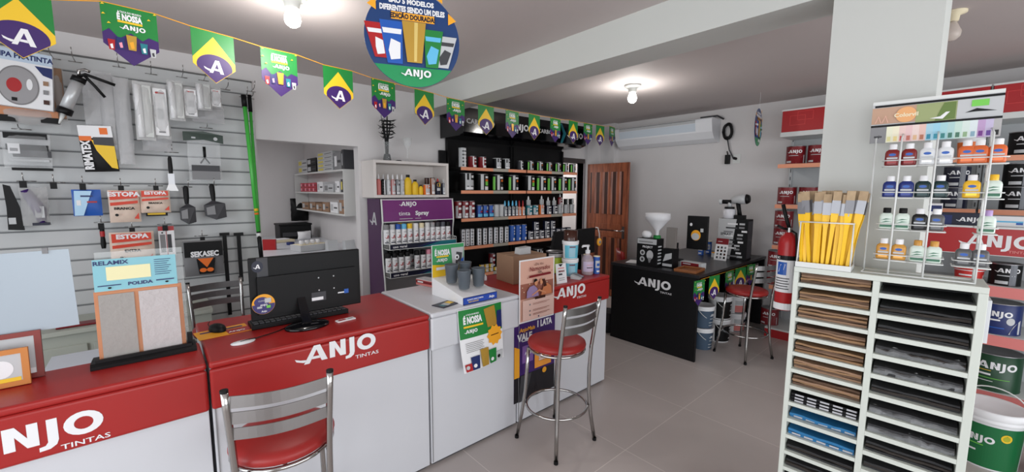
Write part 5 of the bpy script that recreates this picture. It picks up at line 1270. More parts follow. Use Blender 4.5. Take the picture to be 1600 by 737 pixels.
q = at(380, 535, z=CT); b = MB(); b.lathe([(.03, 0), (.032, .004), (.0, .006)], WPAPER, n=20, sx=1.6); tag(b.build('cable_grommet'), 'white oval cable grommet in the red counter top', 'grommet', loc=(q.x, q.y, CT), rz=.15)
q = at(540, 500, z=CT); b = MB(); b.box(-.05, .05, -.018, .018, 0, .006, WPAPER); p = Print(b, (-.05, -.018, .006), (1, 0, 0), (0, 1, 0)); p.rect(.01, .008, .05, .028, REDC); p.rect(.06, .01, .09, .02, GREY); tag(b.build('card_stack'), 'small white and red cards on the red counter right of the monitor foot', 'cards', loc=(q.x, q.y, CT), rz=.12)
# texture sample stand
ts = thing('texture_samples', 'wall texture sample board with light blue header leaning in a black stand', 'sample board', (-.06, 2.30, CT))
tilt = Matrix.Rotation(-.10, 4, 'X')
b = MB(tilt); b.box(-.140, .137, 0, .012, .012, .300, WOODL); b.box(-.135, .132, -.004, 0, .016, .296, WOODL)
b.box(-.127, -.020, -.010, -.004, .026, .286, PLASTERG); b.box(-.006, .122, -.011, -.004, .026, .286, PLASTERW); b.build('board', ts)
b = MB(tilt); b.box(-.136, .125, .0, .004, .300, .430, mat('header_cyan', (132, 190, 202), .5)); p = Print(b, (-.136, 0, .30), (1, 0, 0), (0, 0, 1), base=.001)
p.rect(.038, .042, .175, .098, mat('pale_yellow', (232, 226, 178), .5)); p.text('RELAMIX', .055, .115, .016, NAVY, .03, sx=1.15); p.text('POLIDA', .14, .022, .013, NAVY, .04, sx=1.2); p.rect(.01, .020, .08, .024, NAVY)
for i in range(8): p.rect(.188, .112-.009*i, .188+.055-.006*(i % 3), .1145-.009*i, NAVY, False)
p.step(); p.rect(.19, .022, .25, .027, NAVY); p.disc(.045, .012, .006, .004, BLK, 8); p.disc(.225, .014, .006, .004, BLK, 8)
b.build('header_card', ts, label='light blue header card with pale yellow field')
b = MB(); b.prism([(-.165, -.045, 0), (-.165, .09, 0), (-.165, .09, .014), (-.165, .03, .02), (-.165, -.03, .022), (-.165, -.045, .012)], (.335, 0, 0), BLK); b.box(-.15, .155, -.03, -.018, .012, .034, BLK); b.box(.142, .16, .0, .03, .015, .07, BLK); b.build('stand', ts)
b = MB(tilt); b.box(-.13, .15, .03, .033, .02, .46, GLASS); b.build('acrylic_back', ts)
# white sheet display and two framed samples at the left edge
ws = thing('acrylic_sign', 'large bluish white acrylic sheet on a stand at the left end of the counter', 'sign', (-.40, 2.345, CT))
xa, xb, za, zb = span(-30, 394, 120, 520, 2.335)
b = MB(Matrix.Rotation(-.02, 4, 'Y')); b.box(xa+.40, xb+.40, 0, .004, za-CT, zb-CT, mat('bluish_acrylic', (168, 180, 190), .25)); b.build('sheet', ws)
b = MB(); b.box(-.16, .02, -.0, .028, 0, .012, BLK); b.box(-.08, -.06, .006, .012, .01, .25, BLK); b.build('stand', ws)
b = MB(); b.box(.075, .09, -.004, .008, zb-CT-.01, zb-CT+.012, GREY); b.build('clip', ws)
def framed(lab, x0, x1, z1, y, m, m2, draw):
    t = thing('framed_sample', lab, 'frame', ((x0+x1)/2, y, CT)); w_ = x1-x0; tl = Matrix.Rotation(-.08, 4, 'X')
    b = MB(tl); 
    for (a0, a1, c0, c1) in ((-w_/2, w_/2, 0, .018), (-w_/2, w_/2, z1-.018, z1), (-w_/2, -w_/2+.018, .018, z1-.018), (w_/2-.018, w_/2, .018, z1-.018)): b.box(a0, a1, 0, .014, c0+.002, c1+.002, m)
    b.build('frame', t); b = MB(tl); b.box(-w_/2+.017, w_/2-.017, .004, .010, .02, z1-.016, m2); draw(Print(b, (-w_/2, .004, 0), (1, 0, 0), (0, 0, 1)), w_, z1); b.build('panel', t)
framed('red-brown framed sample leaning at the left end of the counter, behind the orange one', -.62, -.352, .178, 2.315, mat('red_wood', (130, 50, 44), .4), LGREY, lambda p, w_, h: p.rect(w_-.05, .02, w_-.02, .04, WPAPER))
framed('orange framed white sample with yellow label at the left end of the counter', -.62, -.378, .135, 2.255, mat('orange_wood', (196, 124, 58), .45), LGREY, lambda p, w_, h: (p.disc(w_*.72, h*.5, .03, .032, WPAPER), p.rect(w_*.6, .02, w_-.022, .034, YEL), p.rect(w_*.6, h-.045, w_*.7, h-.03, BLK)))
# ---- white section: cup display, poster, cards, carton
cd = thing('cup_display', 'white counter display stand with green back card and four smoky cups', 'display stand', (1.53, 2.235, CT+.003), 0)
# local x to the right, y to the back; seen from the front left
cd.rotation_euler = (0, 0, .03)
b = MB(); b.prism([(-.115, -.155, 0), (.155, -.155, 0), (.155, .20, 0), (-.115, .20, 0)], (0, 0, .004), WPAPER)
b.prism([(-.115, -.155, .004), (-.115, .20, .004), (-.115, .20, .115), (-.115, -.155, .045)], (.004, 0, 0), WPAPER); b.prism([(.151, -.155, .004), (.151, .20, .004), (.151, .20, .115), (.151, -.155, .045)], (.004, 0, 0), WPAPER)
b.prism([(-.115, -.155, .045), (.155, -.155, .045), (.155, .20, .115), (-.115, .20, .115)], (0, 0, .003), WPAPER); b.build('tray', cd)
b = MB(); b.box(-.118, .158, -.160, -.156, .0, .046, NAVY); p = Print(b, (-.118, -.160, 0), (1, 0, 0), (0, 0, 1)); p.rect(.002, .004, .274, .042, mat('strip_blue', (40, 74, 168), .4)); p.text('QUANTO MAIS COMPRA', .095, .029, .009, WPAPER, .03, sx=.9); p.text('MAIS CHANCES', .08, .015, .008, YEL, .03); p.text('Anjo', .228, .023, .016, WPAPER, .04); b.build('front_strip', cd)
b = MB(); b.box(-.115, .155, .20, .204, .0, .34, WPAPER); p = Print(b, (-.115, .20, 0), (1, 0, 0), (0, 0, 1)); p.rect(.003, .10, .267, .337, mat('card_green', (60, 150, 92), .45)); p.poly([(.003, .10), (.267, .10), (.267, .15), (.20, .17), (.16, .20), (.10, .195), (.003, .205)], YEL)
p.text('É NOSSA', .085, .285, .036, WPAPER, .06, sx=.6); p.rect(.035, .252, .135, .262, YEL); p.logo(.04, .222, .021, WPAPER)
p.poly([(.17, .16), (.25, .155), (.262, .31), (.155, .31)], LGREY); p.poly([(.19, .18), (.24, .17), (.25, .27), (.20, .28)], DGREY); p.disc(.205, .24, .018, .02, WPAPER, 14); p.disc(.205, .24, .008, .009, BLK, 8); p.poly([(.215, .15), (.262, .15), (.262, .24), (.24, .22)], BLUE); p.rect(.03, .165, .12, .185, WPAPER)
b.build('back_card', cd, label='green and yellow back card with printed cup')
def mkcup():
    b = MB(); b.lathe([(.026, 0), (.028, .003), (.036, .095), (.0375, .10), (.0345, .10), (.026, .008), (0, .007)], SMOKE, n=28, cap=False); o = b.build('cup'); o['category'] = 'cup'; return o
kc = Kind(mkcup)
for (x, y), w_ in zip(((-.052, .06), (.06, .07), (-.035, -.06), (.085, -.055)), ('back left', 'back right', 'front left', 'front right')):
    zc = .048+.07*(y+.155)/.355
    kc.place((1.53+x, 2.235+y, CT+.003+zc+.0105), 0, 'smoky grey plastic cup, %s of four on the cup display' % w_, 'cups on the counter display', scale=(1.28, 1.28, 1.22))
q = at(697, 476, z=CT)
b = MB(); b.box(-.07, .07, -.05, .05, 0, .004, DNAVY); p = Print(b, (-.07, -.05, .004), (1, 0, 0), (0, 1, 0)); p.rect(.02, .02, .08, .06, TEAL); p.rect(.09, .03, .13, .08, YEL); p.poly([(.05, .01), (.09, .02), (.08, .07), (.04, .06)], LGREY)
tag(b.build('leaflets'), 'dark printed leaflets lying on the white counter section', 'leaflets', loc=(q.x-.005, q.y, CT+.003), rz=.25)
a = at(652, 437, z=CT); 
b = MB(); b.box(-.045, .045, -.17, .17, 0, .05, LGREY); p = Print(b, (-.045, -.17, 0), (0, -1, 0), (0, 0, 1))
p = Print(b, (-.045, .17, 0), (0, -1, 0), (0, 0, 1)); p.rect(.0, .004, .33, .046, PKT); p.rect(.0, .02, .33, .04, DRED); p.rect(.02, .025, .08, .035, WPAPER)
tag(b.build('long_carton', bevel=.002), 'long white and dusty red carton lying in front of the spray display', 'box', loc=(1.55, 2.62, CT+.003), rz=.22)
# campaign poster hanging over the counter front
ps = thing('poster', 'curled green and white campaign poster hanging below the cup display', 'poster', (1.525, YC-.022, CT-.01), 0)
xa, xb, za, zb = span(716, 470, 784, 588, YC-.02)
W_ = xb-xa; H_ = .385
def cf(u, v, k):
    s_ = v/H_; y = -.004-.010*math.sin(PI*u/W_)-.055*(1-s_)**2*(0.55+.45*math.cos(2.2*u/W_+.3)); return Vector((u-W_/2+.012*(1-s_), y-k, v-H_+.0))
b = MB(); n = 10
def sheet(m, k, side=1):
    vs = [cf(W_*i/n, H_*j/n, k) for j in range(n+1) for i in range(n+1)]
    b.add(vs, [(j*(n+1)+i, j*(n+1)+i+1, (j+1)*(n+1)+i+1, (j+1)*(n+1)+i) for j in range(n) for i in range(n)], m, True)
sheet(WPAPER, 0); 
class PP(Print): pass
p = Print(b, (0, 0, 0), (1, 0, 0), (0, 0, 1), eps=.0006, base=.0015, fn=cf)
def gr(u0, v0, u1, v1, m):
    N_ = 8
    for j in range(N_): p.rect(u0, v0+(v1-v0)*j/N_, u1, v0+(v1-v0)*(j+1)/N_, m, False)
    p.step()
gr(.004, H_*.52, W_-.004, H_-.004, GREEN)
p.text('A TAÇA DO MUNDO', W_*.30, H_*.90, .010, WPAPER, .03, sx=.7); p.text('É NOSSA', W_*.30, H_*.81, .040, WPAPER, .06, sx=.6); p.rect(W_*.1, H_*.69, W_*.52, H_*.72, YEL); p.logo(W_*.13, H_*.60, .022, WPAPER)
p.poly([(W_*.62, H_*.62), (W_*.86, H_*.62), (W_*.80, H_*.97), (W_*.54, H_*.94)], GOLD); p.poly([(W_*.84, H_*.58), (W_*.98, H_*.55), (W_*.98, H_*.86), (W_*.86, H_*.86)], NAVY)
star = [((W_*.78)+(.16 if i % 2 else .20)*W_*math.cos(2*PI*i/20), H_*.46+(.16 if i % 2 else .20)*W_*math.sin(2*PI*i/20)) for i in range(20)]; p.poly(star, AMBER); p.rect(W_*.68, H_*.46, W_*.88, H_*.475, BROWN)
for i in range(6): p.rect(W_*.10, H_*(.44-.028*i), W_*(.50-.03*(i % 2)), H_*(.447-.028*i), GREY, False)
p.step()
for x, m, h_ in ((.04, REDC, .13), (.18, NAVY, .22), (.78, LGREY, .16), (.60, GREEN, .24), (.40, GOLD, .30)):
    p.poly([(W_*x, .006), (W_*(x+.16), .006), (W_*(x+.19), H_*h_), (W_*(x-.01), H_*h_)], m)
for x, m in ((.08, LGREY), (.24, WPAPER), (.66, WPAPER), (.84, BLK)): p.disc(W_*x, H_*.08, W_*.04, H_*.03, m, 10)
b.build('sheet', ps)
# ---- far red section: cartons, posters, tins
cb = at(800, 445, z=CT)
b = MB(); b.box(-.16, .16, -.12, .12, 0, .215, CARD); b.box(-.16, .16, -.006, .006, .215, .2155, mat('packing_tape', (176, 146, 112), .3)); tag(b.build('cardboard_box', bevel=.002), 'brown cardboard box on the red counter behind the couple poster', 'box', loc=(2.215, 2.41, CT), rz=-.12)
b = MB(); b.prism([(-.055, -.035, 0), (.055, -.035, 0), (.06, -.03, .055), (-.05, -.04, .05)], (0, .07, 0), LGREY); tag(b.build('small_carton', bevel=.002), 'small white carton on top of the brown cardboard box', 'box', loc=(2.20, 2.38, CT+.2165), rz=-.1)
po = thing('poster', 'pink and brown Valentine poster of a couple fixed to the red counter front', 'poster', (0, 2.03, 0))
A = [at(u, v, y=2.02) for u, v in ((807, 408), (862, 401), (868, 490), (813, 505))]
x0, x1 = A[3].x, A[2].x; z0, z1 = (A[3].z+A[2].z)/2-.01, (A[0].z+A[1].z)/2
W_, H_ = (A[1].x-A[0].x+x1-x0)/2, z1-z0
po.location = (x0, 2.034, z0)
b = MB(); b.box(0, W_, 0, .0015, 0, H_, WPAPER); p = Print(b, (0, 0, 0), (1, 0, 0), (0, 0, 1))
LV = mat('poster_rose', (214, 168, 150), .5); LV2 = mat('poster_dusk', (150, 92, 76), .5); LV3 = mat('poster_blush', (224, 190, 178), .5); SKN = mat('poster_skin', (206, 142, 104), .5); LIL = mat('poster_lilac', (150, 128, 168), .5)
m_ = .010; p.rect(m_, m_, W_-m_, H_-m_, LV); p.rect(m_, H_*.38, W_-m_, H_*.62, LV2)
rr = random.Random(11)
for i in range(26): p.disc(rr.uniform(.06, .94)*W_, rr.uniform(.48, .92)*H_, .004, .004, rr.choice((CREAM, LV3, LV2)), 8)
p.text('Dia dos', W_*.52, H_*.915, .018, BROWN, .0); p.text('Namorados', W_*.53, H_*.845, .030, DRED, .01, sx=1.0, shear=.2); p.text('CDL', W_*.53, H_*.785, .014, BLK, .03); p.poly([(W_*.22, H_*.71), (W_*.86, H_*.72), (W_*.84, H_*.755), (W_*.24, H_*.745)], DRED)
# couple facing each other across a table
p.poly([(W_*.16, H_*.40), (W_*.50, H_*.40), (W_*.46, H_*.52), (W_*.36, H_*.585), (W_*.24, H_*.57), (W_*.17, H_*.50)], LIL); p.poly([(W_*.56, H_*.40), (W_*.88, H_*.40), (W_*.86, H_*.52), (W_*.74, H_*.585), (W_*.64, H_*.55)], mat('poster_tan', (196, 120, 78), .5))
p.disc(W_*.42, H_*.625, .016, .022, SKN, 16); p.disc(W_*.57, H_*.625, .015, .021, SKN, 16); p.poly(ell(W_*.40, H_*.645, .019, .018, 14, .2, PI*1.15, False), BLK); p.poly([(W_*.57, H_*.66), (W_*.66, H_*.66), (W_*.72, H_*.54), (W_*.64, H_*.53), (W_*.62, H_*.60)], BROWN)
p.poly([(W_*.30, H_*.44), (W_*.50, H_*.51), (W_*.70, H_*.44), (W_*.70, H_*.42), (W_*.50, H_*.48), (W_*.30, H_*.42)], SKN)
p.rect(m_+.006, H_*.05, W_-.02, H_*.37, LV3); p.rect(W_*.38, H_*.355, W_*.68, H_*.395, BROWN)
for z in (.29, .19, .125): p.disc(W_*.24, H_*z, .007, .007, GREY, 12); p.rect(W_*.32, H_*(z+.005), W_*.80, H_*(z+.012), LV2, False); p.rect(W_*.32, H_*(z-.012), W_*.72, H_*(z-.006), LV2)
p.disc(W_*.48, H_*.075, .006, .006, NAVY, 10)
b.build('sheet', po)
# poster reading 1 LATA low on the front
p2 = thing('poster', 'dark violet and orange poster reading 1 LATA on the white counter body', 'poster', (0, YC+.0105, 0))
xa = at(803, 560, y=YC+.01).x; xb = at(866, 560, y=YC+.01).x; zt_ = .752; zb_ = at(806, 630, y=YC+.01).z
p2.location = (xa, YC+.0100, zb_); W_ = xb-xa; H_ = zt_-zb_
b = MB(); b.box(0, W_, -.0010, 0, 0, H_, PURP); p = Print(b, (0, -.0010, 0), (1, 0, 0), (0, 0, 1)); p.rect(0, 0, W_, H_*.33, mat('poster_black', (24, 22, 28), .5))
p.text('AnjoMais', W_*.30, H_*.905, .028, AMBER, .03, sx=1.0, shear=.12); p.text('1 LATA', W_*.73, H_*.93, .046, WPAPER, .05, sx=.75); p.text('VALE', W_*.24, H_*.815, .048, WPAPER, .05, sx=.9); p.rect(W_*.18, H_*.755, W_*.42, H_*.765, WPAPER)
p.poly([(0, H_*.32), (W_*.12, H_*.32), (W_*.12, H_*.68), (.0, H_*.72)], AMBER); p.poly([(W_*.48, H_*.36), (W_*.9, H_*.36), (W_*.9, H_*.70), (W_*.55, H_*.72), (W_*.48, H_*.60)], mat('poster_orange', (232, 150, 56), .5)); p.rect(W_*.18, H_*.36, W_*.44, H_*.70, mat('poster_violet', (120, 84, 150), .5)); p.rect(W_*.18, H_*.36, W_*.44, H_*.48, PURP)
p.text('Anjo', W_*.31, H_*.60, .022, WPAPER, .01); p.text('VERDADE', W_*.72, H_*.62, .026, BLK, .05, sx=.8)
for i in range(5): p.rect(W_*.58, H_*(.56-.03*i), W_*.84, H_*(.565-.03*i), BROWN, False)
p.rect(W_*.58, H_*.44, W_*.84, H_*.50, LV3); p.poly([(W_*.10, 0), (W_*.26, 0), (W_*.40, H_*.33), (W_*.14, H_*.33)], DGREY); p.disc(W_*.72, H_*.30, .022, .022, AMBER, 16)
b.build('sheet', p2)
# tins and buckets
def lime(p, r, h): p.rect(-1.4*r, .04*h, .5*r, .74*h, mat('acid_green', (176, 206, 60), .4)); p.rect(-1.2*r, .76*h, 1.2*r, .92*h, LGREY); p.rect(.5*r, .04*h, 1.2*r, .74*h, BLK); p.poly([(0, .3*h), (.4*r, .2*h), (.8*r, .6*h), (.3*r, .6*h)], BLK)
gl = at(868, 415, z=CT)
k = make_can('paint_can', 'paint can', .078, .19, BLK, lime); k.place((at(867, 400, y=2.44).x, 2.44, CT), -.35, 'black and lime green paint can on the red counter beside the monitor')
AQ = mat('aqua_label', (98, 184, 206), .4)
def aqua(p, r, h): p.rect(-1.3*r, .04*h, 1.3*r, .76*h, AQ); p.rect(-.7*r, .1*h, .2*r, .6*h, mat('aqua_pale', (150, 190, 206), .4)); p.rect(-.6*r, .64*h, .2*r, .7*h, DRED)
KA = bucket('', .068, .150, WPAPER, aqua, handle=False)
by_ = 2.26; bx_ = at(891, 400, y=by_).x
KA.place((bx_, by_, CT), -.35, 'pale blue and white paint bucket, lower of the two on the counter'); KA.place((bx_, by_, CT+.151), -.35, 'pale blue and white paint bucket, upper of the two on the counter')
b = MB(); b.lathe([(.058, 0), (.058, .085), (.05, .088), (0, .088)], mat('dark_amber', (60, 30, 20), .15), n=28); tag(b.build('brown_jar'), 'dark brown jar on top of the pale blue buckets', 'jar', loc=(bx_, by_, CT+.302))
dm = thing('monitor', 'black computer monitor standing behind the pale blue buckets on the far red section', 'monitor', (2.90, 2.60, CT), 0)
a = at(861, 385, y=2.60); c = at(930, 355, y=2.60)
b = MB(); za_ = 0; zc_ = c.z-CT; b.prism([(a.x-2.90+.0, 0, .085), (c.x-2.90, 0, .085), (c.x-2.90, 0, zc_-.004), (a.x-2.90+.06, 0, zc_-.012)], (0, .03, 0), BLK); b.build('screen_housing', dm, bevel=.005)
b = MB(); b.lathe([(.11, 0), (.11, .008), (.03, .014), (0, .014)], BLK, n=28, sy=.7); b.box(-.025, .025, -.0, .02, .01, .16, BLK); b.build('foot', dm)
wc = thing('table_sign', 'white card sign with dark red print in a holder beside the couple poster', 'sign', (2.36, 2.10, CT), -.1)
b = MB(Matrix.Rotation(-.14, 4, 'X')); b.box(-.05, .055, 0, .003, .0, .155, WPAPER); p = Print(b, (-.05, 0, 0), (1, 0, 0), (0, 0, 1)); p.poly([(.025, .15), (.075, .15), (.05, .13)], BLK); p.rect(.02, .115, .085, .122, PKT); p.text('BRINDE', .053, .095, .013, DRED, .04, shear=.2); p.rect(.02, .065, .06, .078, DGREY); p.rect(.02, .04, .08, .044, GREY); p.rect(.02, .025, .08, .029, GREY); b.build('card', wc)
b = MB(); b.box(-.05, .055, -.0, .05, 0, .004, GLASS); b.build('holder', wc)
q = at(897, 434, z=CT)
t = thing('calculator', 'silver card machines lying on the red counter in front of the buckets', 'card machine', (2.60, 2.135, CT), .35)
b = MB(); b.prism([(-.05, -.03, 0), (-.05, .05, 0), (-.05, .05, .035), (-.05, -.03, .012)], (.045, 0, 0), LGREY); b.prism([(.005, -.03, 0), (.005, .05, 0), (.005, .05, .04), (.005, -.03, .014)], (.045, 0, 0), TIN); b.build('body', t, bevel=.003)
PB = mat('dispenser_clear', (214, 196, 202), .1, alpha=.45)
q = at(916, 432, z=CT)
dsr = thing('hand_sanitizer', 'clear pump bottle with white pump and lilac label at the far end of the counter', 'bottle', (at(918, 410, y=2.20).x, 2.20, CT), -.35); dsr.scale = (1.1, 1.1, 1.22)
b = MB(); b.lathe([(.042, 0), (.046, .01), (.046, .105), (.036, .128), (.016, .142), (.016, .15)], PB, n=24); p = cprint(b, .046); p.rect(-.06, .025, .06, .095, mat('lilac_label', (196, 180, 204), .5)); p.rect(-.03, .07, .03, .073, PKT); p.rect(-.03, .05, .02, .056, BLK); b.build('bottle', dsr)
b = MB(); b.lathe([(.019, .15), (.019, .172), (.008, .175), (.008, .20)], WPAPER, n=16); b.tube([(.012, 0, .203), (-.045, 0, .203), (-.05, 0, .192)], .008, WPAPER, 8); b.build('pump', dsr)
kt = make_can('spray_tin', 'tin', .028, .155, BLUE, bluelab, lid=CREAM)
kt.place((min(at(934, 410, y=2.30).x, 2.885), 2.28, CT), -.35, 'blue and white tin behind, left of two at the end of the red counter'); kt.place((min(at(941, 410, y=2.17).x-.01, 2.885), 2.17, CT), -.35, 'blue and white tin at the very end of the red counter')
b = MB(); b.tube([(0, 0, 0), (.03, 0, .05), (.055, 0, .02), (.06, 0, -.08), (.05, 0, -.12)], .004, LGREY, 6); b.build('x') if False else None
tb_ = thing('tape_measure', 'small yellow round tag hanging on a clear cord from the far monitor', 'tag', (c.x, 2.595, c.z-.02))
b = MB(); b.tube([(0, 0, .02), (.035, -.003, .015), (.06, -.004, -.05), (.062, -.004, -.10)], .006, mat('clear_cord', (200, 196, 192), .3), 6); b.build('cord', tb_)
b = MB(); b.lathe([(0, -.012), (.030, -.010), (.034, 0), (.030, .010), (0, .012)], AMBER, (.062, -.004, -.135), n=24, axis='y', sy=1.25); b.lathe([(0, -.016), (.016, -.014), (.018, -.011)], GREY, (.062, -.004, -.135), n=16, axis='y'); b.build('tag', tb_)
q = at(780, 430, z=CT)
b = MB(); b.box(-.09, .09, -.05, .05, 0, .035, WPAPER); p = Print(b, (-.09, -.05, 0), (1, 0, 0), (0, 0, 1)); p.rect(.02, .005, .1, .03, TEAL); p.rect(.12, .005, .15, .03, LGREEN); p.rect(.1, .01, .12, .03, ORANGE)
tag(b.build('boxed_goods', bevel=.003), 'small white, teal and green box behind the cup display', 'box', loc=(1.92, 2.64, CT), rz=-.5)
# ================================================================ sandpaper sorter in front of the column
SA = at(1241, 416, z=1.36); SYAW = math.radians(4)
s_t = Vector((math.sin(SYAW), -math.cos(SYAW), 0)); s_n = Vector((math.cos(SYAW), math.sin(SYAW), 0)); SRZ = -(PI/2-SYAW)
SBASE = Vector((SA.x, SA.y, 0))
def lp(u, v, yo=0.0):
    """local x, z on the sorter's plane at depth yo"""
    d = ray(u, v); P = SBASE+s_n*yo; t = (P-CAMP).dot(s_n)/d.dot(s_n); q = CAMP+d*t
    return (q-SBASE).dot(s_t), q.z
def lw(x, y, z): return SBASE+s_t*x+s_n*y+Vector((0, 0, z))
SW_, SD_, SH_ = .556, .205, 1.36
so_ = thing('sandpaper_sorter', 'tall white open sorter cabinet with two columns of slots standing against the column', 'sorter', SBASE, SRZ)
DK = mat('sorter_back_shade', (60, 60, 60), .8)  # dark grey puts the deep shade inside the slots into the panel colour
b = MB(); b.box(0, SW_, 0, SD_, SH_-.022, SH_, SORT); b.box(0, .018, 0, SD_, 0, SH_-.022, SORT); b.box(SW_-.024, SW_, 0, SD_, 0, SH_-.022, SORT)
xm0 = lp(1365, 430)[0]; xm1 = lp(1376, 432)[0]
b.box(xm0, xm1, 0, SD_, 0, SH_-.022, SORT); b.box(0.018, SW_-.024, 0, SD_, 0, .06, SORT); b.build('carcass', so_, bevel=.0015)
b = MB(); b.box(.018, SW_-.024, SD_-.006, SD_-.001, .06, SH_-.022, DK); b.build('back_panel', so_)
zl0 = lp(1249, 441.5)[1]; zl1 = lp(1225, 728)[1]; pl_ = (zl0-zl1)/11
zr0 = lp(1379, 458.4)[1]; zr1 = lp(1360, 706.5)[1]; pr_ = (zr0-zr1)/8
slots = []
b = MB()
k = 0; z = zl0
while z > .1:
    slots.append((0, k, .018, xm0, z, pl_)); b = MB(); b.box(.018, xm0, .0, SD_-.006, z-.016, z, SORT); b.build('shelf', so_); z -= pl_; k += 1
k = 0; z = zr0
while z > .1:
    slots.append((1, k, xm1, SW_-.024, z, pr_)); b = MB(); b.box(xm1, SW_-.024, .0, SD_-.006, z-.018, z, SORT); b.build('shelf', so_); z -= pr_; k += 1
KR2 = mat('kraft_light', (150, 116, 84), .8, noise=.25, nscale=14); DS = mat('dark_sheets', (44, 44, 46), .7, noise=.3, nscale=20); BSH = mat('blue_sheet', (36, 110, 160), .6)
LAB = mat('printed_label', (178, 178, 182), .5)
NUM = ['first', 'second', 'third', 'fourth', 'fifth', 'sixth', 'seventh', 'eighth', 'ninth', 'tenth', 'eleventh', 'twelfth', 'thirteenth', 'fourteenth', 'fifteenth', 'sixteenth', 'seventeenth', 'eighteenth', 'nineteenth', 'twentieth', 'twenty-first']
WR = mat('wrap_film', (150, 152, 154), .12, alpha=.6, bump=.8, nscale=40)
for col, k, x0, x1, z, pt in slots:
    if z < .30: continue
    w_ = x1-x0-.012; rr = random.Random(col*50+k)
    if col == 0: kind = 'kraft' if k < 7 else ('chips' if k == 7 else ('blue' if k in (8, 9) else 'dark'))
    else: kind = 'none' if k == 0 else 'dark'
    if kind == 'none': kind = 'thin'
    b = MB(); n = {'kraft': 4, 'chips': 3, 'blue': 2, 'dark': 3, 'thin': 1}[kind]
    zz = .0005; hmax = pt-.018-.008
    for j in range(n):
        th = hmax*{'kraft': .17, 'chips': .24, 'blue': .22, 'dark': .16, 'thin': .1}[kind]*rr.uniform(.8, 1.1)
        m = {'kraft': (KRAFT, KR2, CARD)[(j+k) % 3], 'chips': BLK, 'blue': BSH, 'dark': (DS, SANDP)[j % 2], 'thin': DS}[kind]
        # gently wavy sheet stack, front edge near the opening
        N_ = 10; f0 = .010+.016*rr.random(); am = th*.55; ph = rr.random()*6
        vs = []
        for i in range(N_+1):
            x = w_*i/N_; d_ = am*math.sin(ph+i*.9)*(0 if j == 0 else .6); e = rr.uniform(0, .004)
            bz = zz+max(0, d_) if j else zz
            vs += [(x, f0+e, bz), (x, f0+e, bz+th), (x, SD_-.02, bz+th), (x, SD_-.02, bz)]
        fs = [(4*i+a_, 4*i+(a_+1) % 4, 4*i+4+(a_+1) % 4, 4*i+4+a_) for i in range(N_) for a_ in range(4)]+[(0, 1, 2, 3), (4*N_+3, 4*N_+2, 4*N_+1, 4*N_)]
        b.add(vs, fs, m)
        if kind in ('chips', 'blue'):
            for i in range(5 if kind == 'blue' else 5):
                xx = .006+w_*(.02+.195*i); p = Print(b, (xx, f0-.0006, 0), (1, 0, 0), (0, 0, 1))
                if kind == 'chips': p.rect(.004, zz+th*.25, .036, zz+th*.95, LAB)
                elif j == 0: p.rect(.004, zz+th*.35, .036, zz+th*1.05, LAB)
        zz += th+am*.35
    if kind == 'dark' and col == 1 and k in (3, 4, 6, 7):
        vs = []; 
        for i in range(15):
            x = w_*i/14; hh_ = zz*(.6+.5*rr.random()); vs += [(x, .010+.008*rr.random(), .0012), (x, .007+.008*rr.random(), hh_*.6), (x, .03, hh_)]
        b.add(vs, [(3*i, 3*i+3, 3*i+4, 3*i+1) for i in range(14)]+[(3*i+1, 3*i+4, 3*i+5, 3*i+2) for i in range(14)], WR, False)
    desc = {'kraft': 'stack of brown sandpaper sheets', 'chips': 'stack of black sheets with white labels', 'blue': 'stack of blue sheets with white labels', 'dark': 'stack of dark grey sandpaper', 'thin': 'thin dark sheet'}[kind]
    tag(b.build('sandpaper_stack'), '%s in the %s slot of the sorter\'s %s column' % (desc, NUM[k], ('left', 'right')[col]), 'sandpaper', 'sandpaper stacks in the sorter', loc=lw(x0+.006, 0, z+.0005), rz=SRZ)
# white strip beside the sorter
z0s = lp(1540, 541, -.0)[1]
b = MB(); b.box(0, .012, 0, .12, 0, 1.31-z0s, WHITE); tag(b.build('white_board', bevel=.001), 'narrow white board fixed to the right side of the sorter', 'board', loc=lw(SW_+.001, .04, z0s), rz=SRZ)
# ---- brush holder
BZ = SH_+.001
bh = thing('brush_holder', 'white wire holder with a tray full of yellow brushes on the sorter', 'brush holder', lw(.0, 0.0, BZ), SRZ)
bxr_ = lp(1332, 415, .0)[0]; hw = bxr_-.004; hd_ = .115
zr_ = lp(1290, 348, .0)[1]-BZ
b = MB(); b.box(0.002, hw, .002, hd_, 0, .004, WMET); b.box(.002, hw, .002, .006, .004, .022, WMET); b.box(.002, hw, hd_-.004, hd_, .004, .022, WMET); b.box(.002, .006, .006, hd_-.004, .004, .022, WMET); b.box(hw-.004, hw, .006, hd_-.004, .004, .022, WMET); b.build('tray', bh)
b = MB()
for x in (.006, hw-.004):
    for y in (.006, hd_-.004): b.tube([(x, y, .02), (x+(.004 if x < .1 else 0), y, zr_)], .0028, WMET, 6)
    b.tube([(x, .006, zr_), (x, hd_-.004, zr_)], .003, WMET, 6); b.tube([(x, .006, .022), (x, hd_-.004, zr_*.9)], .002, WMET, 5)
for y in (.006, hd_-.004): b.tube([(.006, y, zr_), (hw-.004, y, zr_)], .003, WMET, 6)
b.build('wire_frame', bh)
BRY = mat('brush_yellow', (240, 190, 24), .4); BRS = mat('bristle', (176, 152, 122), .85, noise=.3, nscale=60)
